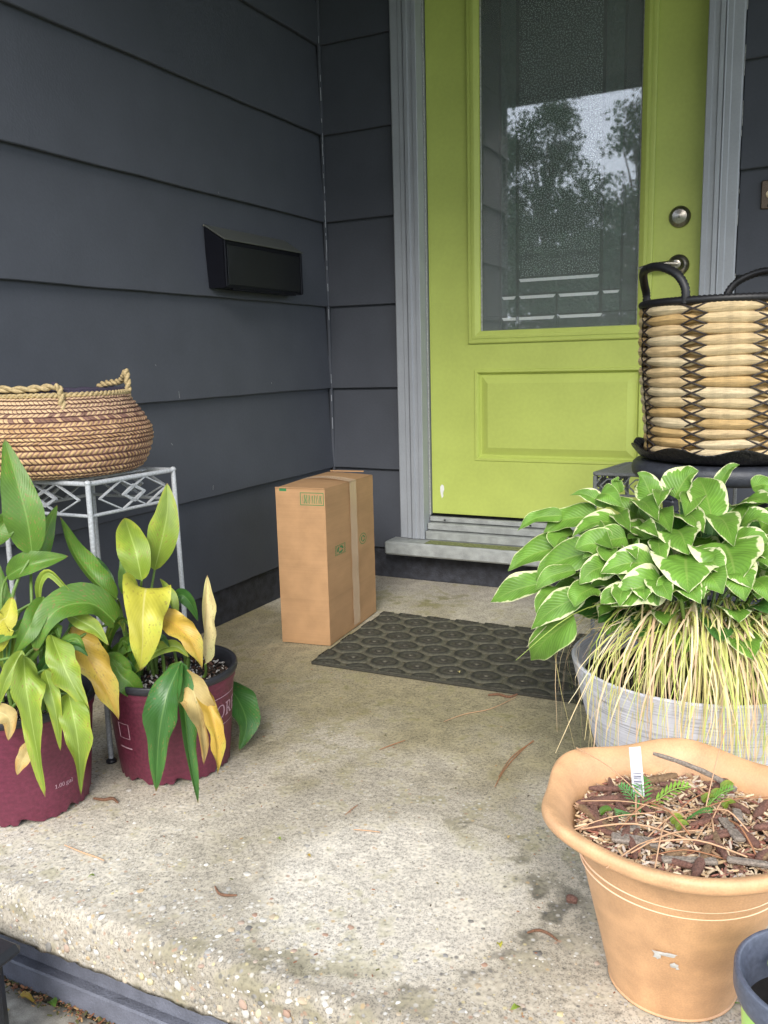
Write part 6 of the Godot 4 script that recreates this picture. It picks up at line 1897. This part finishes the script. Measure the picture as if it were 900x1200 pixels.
func build_terracotta() -> void:
	rng.seed = 71
	var pt := thing("terracotta_pot", "large orange terracotta-coloured pot with wavy rim, full of bark mulch", "flower pot")
	var c := Vector3(1.559, 0.002, 1.818)
	var tl := Vector3(0.010, 0, 0.026)
	var prof := [Vector2(0.0001, 0.002), Vector2(0.076, 0.0), Vector2(0.081, 0.004), Vector2(0.084, 0.012), Vector2(0.097, 0.07), Vector2(0.112, 0.135), Vector2(0.125, 0.192), Vector2(0.1325, 0.222), Vector2(0.142, 0.236), Vector2(0.158, 0.247), Vector2(0.172, 0.254), Vector2(0.1765, 0.260), Vector2(0.1765, 0.268), Vector2(0.172, 0.272), Vector2(0.163, 0.270), Vector2(0.152, 0.262), Vector2(0.143, 0.249), Vector2(0.137, 0.236), Vector2(0.120, 0.20)]
	var fine := []
	for i in 91:
		var t := i / 90.0 * (prof.size() - 1)
		var q := mini(int(t), prof.size() - 2)
		fine.append(prof[q].cubic_interpolate(prof[q + 1], prof[maxi(q - 1, 0)], prof[mini(q + 2, prof.size() - 1)], t - q))
	var g := Geo.new()
	g.grid(128, 90, func(u, v):
		var q: Vector2 = fine[int(round(v * 90))]
		var a: float = u * TAU
		var k := smoothstep(0.215, 0.262, q.y)
		var wv := cos(a * 6.0 + 2.3)
		var r := q.x + k * 0.006 * wv
		return c + tl * smoothstep(0.0, 0.27, q.y) + Vector3(r * cos(a), q.y + k * 0.0030 * wv, -r * sin(a)), true)
	var pot_wall := part("pot_body", g, M.terra, pt)
	for y in [0.187, 0.199]:
		g = Geo.new()
		var ring := []
		for i in 96:
			var a := TAU * i / 96
			var r: float = 0.1120 + (y - 0.135) * 0.2290 + 0.0016
			ring.append(c + tl * (y / 0.27) + Vector3(r * cos(a), y, r * sin(a)))
		g.tube(ring, 0.0012, 6, false, true)
		part("rim_line", g, M.terra_line, pot_wall)
	# scuffs where the glaze has come off
	var toc := atan2(2.904 - c.z, 1.693 - c.x)
	for e in [[toc + 0.13, 0.118, 0.016, 0.004], [toc + 0.18, 0.112, 0.006, 0.006], [toc + 0.05, 0.120, 0.010, 0.0035], [toc + 0.0, 0.103, 0.007, 0.005], [toc - 0.04, 0.098, 0.003, 0.002]]:
		g = Geo.new()
		var nb := 12
		var pl := []
		for i in nb:
			var t := TAU * i / nb
			var k := rr(0.6, 1.1)
			var y: float = e[1] + sin(t) * e[3] * k
			var r := 0.0975 + (y - 0.07) * 0.2308 + 0.0010
			var a: float = e[0] + cos(t) * e[2] * k / r
			pl.append(c + tl * (y / 0.27) + Vector3(r * cos(a), y, r * sin(a)))
		var y1: float = e[1]
		var r1 := 0.0975 + (y1 - 0.07) * 0.2308 + 0.0016
		var cen := c + tl * (y1 / 0.27) + Vector3(r1 * cos(e[0]), y1, r1 * sin(e[0]))
		for i in nb: g.tri(cen, pl[(i + 1) % nb], pl[i])
		part("scuff", g, M.white_wear, pot_wall)
	# mulch
	var m0 := c + tl + Vector3(0, 0.228, 0)
	g = Geo.new()
	var nf := noise(611, 16.0, 4)
	g.grid(48, 16, func(u, v):
		var a: float = u * TAU
		var r: float = 0.129 * (1.0 - v)
		return m0 + Vector3(r * cos(a), 0.006 * nf.get_noise_2d(r * cos(a) * 3.0, r * sin(a) * 3.0) + 0.012 * v, -r * sin(a)), true)
	part("soil", g, mat(lin(0.17, 0.105, 0.065), 0.95, M.soil.albedo_texture, 14.0, M.h_fine, 0.6), pt)
	var xf := []
	var cols := []
	var pal := [Color(0.50, 0.34, 0.19), Color(0.60, 0.45, 0.29), Color(0.36, 0.22, 0.13), Color(0.28, 0.11, 0.075), Color(0.52, 0.43, 0.35), Color(0.20, 0.10, 0.07), Color(0.64, 0.50, 0.34)]
	for i in 3600:
		var a := rr(0, TAU)
		var r := 0.130 * sqrt(rng.randf())
		var l := rr(0.004, 0.016)
		xf.append(Transform3D(Basis.from_euler(Vector3(rr(-0.5, 0.5), rr(0, TAU), rr(-0.6, 0.6))) * Basis.from_scale(Vector3(l * 0.22, l * 0.16, l)), m0 + Vector3(r * cos(a), 0.008 + rr(-0.003, 0.008), r * sin(a))))
		var k: Color = pal[rng.randi() % pal.size()]
		cols.append(k * rr(0.8, 1.15))
	g = Geo.new()
	g.box(Vector3.ZERO, Vector3(1, 1, 1), 0.2)
	multi("mulch_chips", g.mesh(), M.grit, xf, cols, pt)
	# larger bits of bark one can tell apart
	for i in 50:
		var a := rr(0, TAU)
		var r := 0.118 * sqrt(rng.randf())
		if i < 20:
			a = 2.0 + i * 0.105; r = rr(0.06, 0.116)
		var q := m0 + Vector3(r * cos(a), 0.015 + rr(0, 0.006), r * sin(a))
		var yaw := rr(0, TAU)
		if i < 20: yaw = a + PI / 2 + rr(-1.3, 1.3)
		var d := Vector3(cos(yaw), rr(-0.12, 0.12), sin(yaw))
		var l := rr(0.014, 0.030)
		g = Geo.new()
		var w := rr(0.0030, 0.0064) if i >= 20 else rr(0.0026, 0.0044)
		var bend := Vector3(-d.z, rr(0.1, 0.5), d.x) * l * rr(-0.12, 0.12)
		g.tube(curve([q - d * l, q - d * l * 0.3 + bend, q + d * l * 0.4 + bend, q + d * l], 7), [w * 0.55, w * 0.9, w, w * 1.05, w, w * 0.95, w * 0.8, w * 0.5], 7)
		part("bark_piece", g, M.bark if rng.randf() < 0.72 or i < 20 else M.tan_wood, pt)
	for e in [[Vector3(-0.045, 0.020, 0.078), 2.9, 0.034, 0.011], [Vector3(0.058, 0.020, 0.005), 1.1, 0.034, 0.010], [Vector3(0.062, 0.022, -0.03), 1.4, 0.018, 0.008], [Vector3(-0.055, 0.018, 0.052), 2.2, 0.018, 0.006], [Vector3(0.09, 0.02, 0.07), 2.9, 0.04, 0.006], [Vector3(0.02, 0.018, 0.092), 2.7, 0.04, 0.007]]:
		g = Geo.new()
		var d := Vector3(cos(e[1]), 0.05, sin(e[1]))
		g.box(m0 + e[0], Vector3(e[3] * 1.4, 0.006, e[2] * 1.6), 0.0018, Basis(Vector3(-d.z, 0.1, d.x).normalized(), Vector3.UP, d))
		part("wood_chip", g, M.grey_wood, pt)
	# a grey twig along the back
	g = Geo.new()
	g.tube(curve([m0 + Vector3(-0.055, 0.048, -0.108), m0 + Vector3(-0.02, 0.044, -0.105), m0 + Vector3(0.02, 0.036, -0.10), m0 + Vector3(0.055, 0.026, -0.088)], 10), [0.0022, 0.003, 0.0034, 0.003, 0.0036, 0.0034, 0.004, 0.0036, 0.0042, 0.0046, 0.0036], 8)
	part("grey_twig", g, M.grey_wood, pt)
	# dry pine straw lying across
	for i in 20:
		g = Geo.new()
		var a := rr(0, TAU)
		var r := 0.08 * sqrt(rng.randf())
		var q := m0 + Vector3(r * cos(a) + 0.01, rr(0.016, 0.034), r * sin(a) + 0.01)
		var yaw := rr(0, TAU)
		var d := Vector3(cos(yaw), 0, sin(yaw)) * rr(0.025, 0.07)
		g.tube(curve([q - d - Vector3(0, rr(0.0, 0.012), 0), q + Vector3(0, rr(0.0, 0.01), 0), q + d - Vector3(0, rr(0, 0.012), 0)], 8), rr(0.0006, 0.0013), 5)
		part("pine_straw", g, M.dry_grass if i % 3 else M.needle, pt)
	# dry straws that stick out over the rim
	for e in [[Vector3(-0.155, 0.052, -0.075), Vector3(-0.05, 0.03, -0.01)], [Vector3(-0.06, 0.03, 0.165), Vector3(-0.01, 0.025, 0.06)], [Vector3(0.035, 0.085, -0.14), Vector3(0.025, 0.03, -0.02)], [Vector3(-0.125, 0.028, 0.115), Vector3(-0.03, 0.035, 0.03)]]:
		g = Geo.new()
		g.tube(curve([m0 + e[0], m0 + (e[0] + e[1]) * 0.5 + Vector3(0, 0.008, 0), m0 + e[1]], 8), 0.0008, 5)
		part("pine_straw", g, M.dry_grass, pt)
	# young fern fronds and seedlings
	var frond := func(q: Vector3, d: Vector3, l: float, colr: Color):
		l *= 0.78
		var f := Geo.new()
		f.tint = colr
		var sd := d.cross(Vector3.UP).normalized()
		for i in 9:
			var t := (i + 1) / 10.0
			var p := q + d * l * t + Vector3(0, 0.35 * l * sin(t * 2.2), 0)
			var w := l * 0.30 * sin(PI * (0.15 + 0.8 * t)) + 0.002
			for s in [-1.0, 1.0]:
				var tipp: Vector3 = p + sd * s * w + d * w * 0.35 + Vector3(0, 0.003, 0)
				f.quad(p - d * l * 0.03, p + (tipp - p) * 0.5 - d * l * 0.04, tipp, p + (tipp - p) * 0.5 + d * l * 0.05)
		f.tube(curve([q, q + d * l * 0.5 + Vector3(0, 0.33 * l, 0), q + d * l + Vector3(0, 0.32 * l, 0)], 6), 0.0007, 5)
		part("fern_frond", f, vmat(0.55), pt)
	frond.call(m0 + Vector3(-0.045, 0.012, -0.02), Vector3(0.85, 0.25, -0.35).normalized(), 0.070, Color(0.20, 0.36, 0.05))
	frond.call(m0 + Vector3(-0.05, 0.012, -0.01), Vector3(-0.25, 0.3, -0.8).normalized(), 0.055, Color(0.08, 0.22, 0.04))
	frond.call(m0 + Vector3(-0.05, 0.012, 0.0), Vector3(-0.8, 0.4, -0.3).normalized(), 0.05, Color(0.07, 0.20, 0.05))
	frond.call(m0 + Vector3(-0.06, 0.012, 0.01), Vector3(-0.2, 0.1, 0.9).normalized(), 0.055, Color(0.10, 0.24, 0.07))
	frond.call(m0 + Vector3(0.0, 0.012, 0.0), Vector3(0.5, 0.2, 0.1).normalized(), 0.05, Color(0.07, 0.20, 0.04))
	frond.call(m0 + Vector3(0.02, 0.012, -0.04), Vector3(0.8, 0.5, -0.2).normalized(), 0.055, Color(0.15, 0.32, 0.05))
	for e in [Vector3(0.035, 0.034, -0.06), Vector3(0.05, 0.03, -0.045), Vector3(0.024, 0.03, -0.05), Vector3(0.045, 0.04, -0.075), Vector3(-0.005, 0.03, 0.02), Vector3(0.003, 0.028, 0.03), Vector3(-0.09, 0.026, 0.03)]:
		var up := Vector3(rr(-0.3, 0.3), 0.8, rr(0.2, 0.6)).normalized()
		part("seedling_leaf", blade([m0 + e - Vector3(0.007, 0.008, 0), m0 + e, m0 + e + Vector3(0.009, 0.002, 0.003)], 0.013, up, 0.2, 0.3, "hosta", 8, 2), M.leaf.lime if e.x > -0.05 else M.leaf.green, pt)
	# white plant label
	var tg := thing("plant_label", "white plastic plant label stuck upright in the mulch of the orange pot", "plant label")
	var q := m0 + Vector3(-0.058, 0.004, -0.030)
	var tb := Basis.from_euler(Vector3(-0.15, 0.42, 0.07))
	g = Geo.new()
	g.box(q + tb * Vector3(0, 0.040, 0), Vector3(0.0155, 0.085, 0.0009), 0.0004, tb)
	part("label_strip", g, M.tag, tg)
	g = Geo.new()
	for i in 11:
		g.box(q + tb * Vector3(0.0, 0.026 + i * 0.0021, 0.00075), Vector3(0.0105, 0.0005 + 0.0005 * (i % 3), 0.0003), 0.0, tb)
	part("barcode", g, M.ink, tg)

	# small nursery pot at the lower right corner
	var np := thing("small_nursery_pot", "small blue-rimmed pot with green and lilac sleeve, seedlings inside", "flower pot")
	var b := Vector3(1.728, 0.0, 2.028)
	g = Geo.new()
	g.lathe([Vector2(0.0001, 0.003), Vector2(0.058, 0.003), Vector2(0.062, 0.010), Vector2(0.074, 0.178)], 64, b)
	var lab := g
	var im := Image.create(64, 256, false, Image.FORMAT_RGB8)
	var nl := noise(631, 0.05, 3)
	for j in 256:
		for i in 64:
			var k := nl.get_noise_2d(i * 2.0, j)
			var cc := Color(0.62, 0.50, 0.66).lerp(Color(0.80, 0.74, 0.82), clampf(k + 0.5, 0.0, 1.0))
			if j > 252: cc = Color(0.8, 0.82, 0.8)
			elif j > 222: cc = Color(0.40, 0.66, 0.14)
			elif j > 214: cc = Color(0.84, 0.87, 0.82)
			im.set_pixel(i, j, cc.linear_to_srgb())
	var lm := StandardMaterial3D.new()
	lm.albedo_texture = ImageTexture.create_from_image(im)
	lm.roughness = 0.35
	part("pot_sleeve", lab, lm, np)
	g = Geo.new()
	g.lathe([Vector2(0.0745, 0.176), Vector2(0.079, 0.178), Vector2(0.0815, 0.186), Vector2(0.0815, 0.205), Vector2(0.0785, 0.2085), Vector2(0.075, 0.206), Vector2(0.0735, 0.196), Vector2(0.072, 0.190), Vector2(0.070, 0.180), Vector2(0.066, 0.12)], 72, b)
	part("pot_rim", g, M.nursery, np)
	g = Geo.new()
	g.lathe([Vector2(0.069, 0.158), Vector2(0.03, 0.162), Vector2(0.0001, 0.163)], 40, b)
	part("soil", g, M.soil, np)
	for i in 44:
		var a := rr(0, TAU)
		var r := 0.054 * sqrt(rng.randf())
		var e := b + Vector3(r * cos(a), rr(0.176, 0.206), r * sin(a))
		var d := Vector3(cos(a * 3.0), 0.2, sin(a * 3.0)) * 0.009
		part("seedling_leaf", blade([e - d, e + Vector3(0, 0.002, 0), e + d], 0.015, Vector3(rr(-0.4, 0.4), 1, rr(-0.2, 0.6)).normalized(), 0.25, 0.3, "hosta", 8, 2), M.leaf.lime, np)

	var tu := thing("plastic_tub", "dark grey plastic tub on the lower path at the left edge", "tub")
	g = Geo.new()
	g.box(Vector3(0.50, -0.145, 2.20), Vector3(0.29, 0.20, 0.16), 0.030)
	part("tub_body", g, M.tub, tu)
	g = Geo.new()
	g.box(Vector3(0.50, -0.040, 2.20), Vector3(0.31, 0.020, 0.18), 0.008)
	part("tub_rim", g, M.tub, tu)
	for k in 3:
		g = Geo.new()
		g.bar(Vector3(0.6465, -0.23, 2.155 + 0.045 * k), Vector3(0.6465, -0.055, 2.155 + 0.045 * k), 0.010, 0.004, Vector3(1, 0, 0), 0.0015)
		part("tub_rib", g, M.tub, tu)

func build_litter() -> void:
	rng.seed = 81
	var bit := func(nm: String, label: String, cat: String, pts: Array, r: float, m: Material, grp := ""):
		var g := Geo.new()
		var c := curve(pts, 10)
		var rs := []
		for i in 11: rs.append(r * (0.45 + 0.55 * sin(PI * (0.1 + 0.8 * i / 10.0))))
		g.tube(c, rs, 6)
		return single(nm, g, m, label, cat, grp)
	var P := func(x: float, z: float, y := 0.003) -> Vector3: return Vector3(x, y, z)
	bit.call("curled_twig", "short red-brown curled stem on the concrete beside the left maroon pot", "stem", [P.call(0.473, 1.780), P.call(0.496, 1.776), P.call(0.507, 1.765), P.call(0.528, 1.773)], 0.0033, M.fallen)
	bit.call("pine_needle", "long arched red-brown pine needles between mat and orange pot", "pine needles", [P.call(1.170, 1.423), P.call(1.164, 1.353), P.call(1.167, 1.273), P.call(1.177, 1.192)], 0.0012, M.needle)
	bit.call("pine_needle", "second red-brown needle lying along the arched one", "pine needles", [P.call(1.163, 1.381), P.call(1.159, 1.306), P.call(1.166, 1.247), P.call(1.180, 1.196)], 0.0010, M.needle)
	bit.call("pine_needle", "straight reddish needle on the middle of the porch", "pine needle", [P.call(0.889, 1.368), P.call(0.902, 1.339), P.call(0.920, 1.304)], 0.0010, M.needle)
	bit.call("red_twig", "pinkish red twig lying at the front edge of the doormat", "twig", [P.call(1.000, 0.989), P.call(1.021, 0.974), P.call(1.050, 0.980), P.call(1.064, 0.956)], 0.0034, M.fallen)
	bit.call("red_twig", "pale red scrap of stem on the doormat near the hosta", "twig", [P.call(0.877, 0.464), P.call(0.896, 0.447), P.call(0.933, 0.468)], 0.0026, M.fallen)
	bit.call("grass_blade", "thin tan grass stem running from the mat to the right", "grass stem", [P.call(0.960, 1.179), P.call(0.989, 1.119), P.call(1.034, 1.067), P.call(1.067, 0.973)], 0.0009, M.dry_grass)
	bit.call("grass_blade", "pale dry grass stem on the worn middle of the slab", "grass stem", [P.call(0.991, 1.672), P.call(1.015, 1.665), P.call(1.039, 1.660)], 0.0010, M.dry_grass)
	bit.call("grass_blade", "tan curl of grass at the left front of the slab", "grass stem", [P.call(0.549, 1.925), P.call(0.592, 1.929), P.call(0.627, 1.930), P.call(0.649, 1.932)], 0.0014, M.dry_grass)
	bit.call("dark_twig", "small dark twig on the middle of the slab", "twig", [P.call(0.953, 1.635), P.call(0.954, 1.615), P.call(0.957, 1.593)], 0.0008, M.needle)
	bit.call("curled_twig", "curled red-brown stem in front of the orange pot", "stem", [P.call(1.357, 1.814), P.call(1.369, 1.802), P.call(1.385, 1.803), P.call(1.401, 1.812)], 0.0022, M.fallen)
	bit.call("curled_twig", "short orange curled stem near the front step edge", "stem", [P.call(0.869, 1.913), P.call(0.886, 1.925), P.call(0.900, 1.924), P.call(0.915, 1.917)], 0.0022, M.fallen)
	bit.call("bark_pellet", "round red-brown bark pellet left of the orange pot", "bark", [P.call(1.388, 1.713), P.call(1.394, 1.711), P.call(1.404, 1.711)], 0.0075, M.bark)
	bit.call("grass_blade", "thin green grass stem leaning under the orange pot", "grass stem", [P.call(1.539, 1.873), P.call(1.579, 1.855), P.call(1.619, 1.841), P.call(1.647, 1.833)], 0.0012, M.stalk)
	# fallen leaves and flakes
	var flake := func(nm: String, label: String, cat: String, p: Vector3, yaw: float, l: float, w: float, m: Material):
		var d := Vector3(cos(yaw), 0.0, sin(yaw)) * l * 0.5
		return single(nm, blade([p - d, p + Vector3(0, 0.004, 0), p + d + Vector3(0, 0.001, 0)], w, Vector3.UP, 0.25, 0.8, "hosta", 8, 2), m, label, cat)
	flake.call("fallen_leaf", "small bright green leaf scrap at the bottom of the slab", "leaf", Vector3(1.388, 0.002, 1.963), 2.30, 0.0160, 0.0090, M.leaf.lime)
	flake.call("fallen_leaf", "tiny yellow-green leaf flake on the pale disc", "leaf", Vector3(0.886, 0.002, 1.753), 0.30, 0.0110, 0.0060, M.leaf.lime)
	flake.call("fallen_leaf", "brown leaf flake at the left of the pale disc", "leaf", Vector3(0.962, 0.002, 1.777), 0.40, 0.0120, 0.0060, M.leaf.orange)
	flake.call("fallen_leaf", "tiny tan leaf flake beside the orange pot", "leaf", Vector3(1.251, 0.002, 1.583), 1.40, 0.0100, 0.0060, M.leaf.tan)
	flake.call("fallen_leaf", "yellow leaf flake near the front of the slab", "leaf", Vector3(1.330, 0.002, 1.856), 1.10, 0.0120, 0.0090, M.leaf.yellow)
	flake.call("fallen_leaf", "pale green flake at the left front of the slab", "leaf", Vector3(0.664, 0.002, 1.976), 2.00, 0.0120, 0.0060, M.leaf.lime)
	flake.call("fallen_leaf", "pale leaf flake on the doormat", "leaf", Vector3(0.886, 0.014, 0.899), 1.00, 0.0140, 0.0090, M.leaf.cream)
	flake.call("fallen_leaf", "red-brown leaf at the foot of the step beside the tub", "leaf", Vector3(0.538, -0.236, 2.021), 0.20, 0.0500, 0.0120, M.leaf.orange)
	flake.call("fallen_leaf", "orange leaf scrap below the step beside the tub", "leaf", Vector3(0.529, -0.236, 2.066), 1.20, 0.0300, 0.0120, M.leaf.orange)
	flake.call("weed", "small bright green weed in the joint below the step", "weed", Vector3(0.591, -0.230, 2.017), 0.40, 0.0220, 0.0170, M.leaf.green)
	flake.call("weed", "second green weed leaf in the joint below the step", "weed", Vector3(0.591, -0.226, 1.992), 0.90, 0.0140, 0.0100, M.leaf.lime)
	# crumbs of leaf and soil swept against the foot of the step and over the slab
	var xf := []
	var cols := []
	var pal := [Color(0.20, 0.08, 0.04), Color(0.30, 0.13, 0.06), Color(0.07, 0.05, 0.03), Color(0.10, 0.10, 0.03), Color(0.36, 0.22, 0.10)]
	for i in 900:
		var x := rr(0.3, 1.2)
		var l := rr(0.003, 0.012)
		xf.append(Transform3D(Basis.from_euler(Vector3(rr(-0.5, 0.5), rr(0, TAU), rr(-0.5, 0.5))) * Basis.from_scale(Vector3(l * 0.35, 0.0012, l)), Vector3(x, -0.240 + rr(0.0, 0.010), 2.0 + absf(rng.randfn(0.0, 0.012)))))
		cols.append(pal[rng.randi() % pal.size()])
	for i in 160:
		var l := rr(0.002, 0.006)
		xf.append(Transform3D(Basis.from_euler(Vector3(0, rr(0, TAU), 0)) * Basis.from_scale(Vector3(l * 0.4, 0.0010, l)), Vector3(rr(0.3, 1.6), 0.0012, rr(0.9, 2.03))))
		cols.append(pal[rng.randi() % pal.size()])
	var g := Geo.new()
	g.box(Vector3.ZERO, Vector3.ONE, 0.2)
	var mi := MultiMesh.new()
	var o := multi("leaf_litter", g.mesh(), M.debris, xf, cols, self)
	o.set_meta("label", "fine leaf crumbs along the foot of the step and on the porch")
	o.set_meta("category", "leaf litter")
	# moss line in the joint at the foot of the riser
	g = Geo.new()
	var pts := []
	var rs := []
	for i in 60:
		pts.append(Vector3(0.25 + i * 0.02, -0.241, 2.0))
		rs.append(rr(0.003, 0.0095))
	g.tube(pts, rs, 7)
	var ms := single("moss_line", g, mat(lin(0.07, 0.055, 0.025), 0.95, M.soil.albedo_texture, 20.0, M.h_fine, 0.5), "brown mossy joint along the foot of the step riser", "moss")

func _ready() -> void:
	# ---- camera, sky, light, exposure
	var cam := Camera3D.new()
	cam.name = "camera"
	cam.position = Vector3(1.6932, 0.83, 2.9039)
	cam.rotation_degrees = Vector3(-10.042, 26.871, -1.491)
	cam.fov = 61.62
	cam.near = 0.05; cam.far = 900.0
	add_child(cam)
	cam.current = true
	var we := WorldEnvironment.new()
	we.name = "environment"
	var env := Environment.new()
	env.background_mode = Environment.BG_SKY
	var sky := Sky.new()
	var sm := ProceduralSkyMaterial.new()
	sm.sky_top_color = Color(0.83, 0.88, 0.96)
	sm.sky_horizon_color = Color(0.90, 0.93, 0.97)
	sm.sky_curve = 0.2
	sm.ground_bottom_color = Color(0.25, 0.27, 0.2)
	sm.ground_horizon_color = Color(0.5, 0.52, 0.5)
	sm.sun_angle_max = 30.0
	sky.sky_material = sm
	env.sky = sky
	env.background_energy_multiplier = 1.3
	env.tonemap_mode = Environment.TONE_MAPPER_LINEAR
	env.tonemap_exposure = 2.8
	env.sdfgi_enabled = true
	env.ssao_enabled = true
	env.ssil_enabled = true
	we.environment = env
	add_child(we)
	var sun := DirectionalLight3D.new()
	sun.name = "sun"
	sun.light_energy = 0.5
	sun.light_angular_distance = 30.0
	sun.light_color = Color(1.0, 0.985, 0.965)
	sun.shadow_enabled = true
	add_child(sun)
	sun.look_at_from_position(Vector3(2.5, 3.6, 5.0), Vector3(0.9, 0.0, 0.0), Vector3.UP)

	make_materials()
	build_ground()
	build_house()
	build_door()
	build_trees()
	build_wall_fittings()
	build_box_and_mat()
	build_left_stand()
	build_right_stand()
	build_lilies()
	build_hosta()
	build_terracotta()
	build_litter()
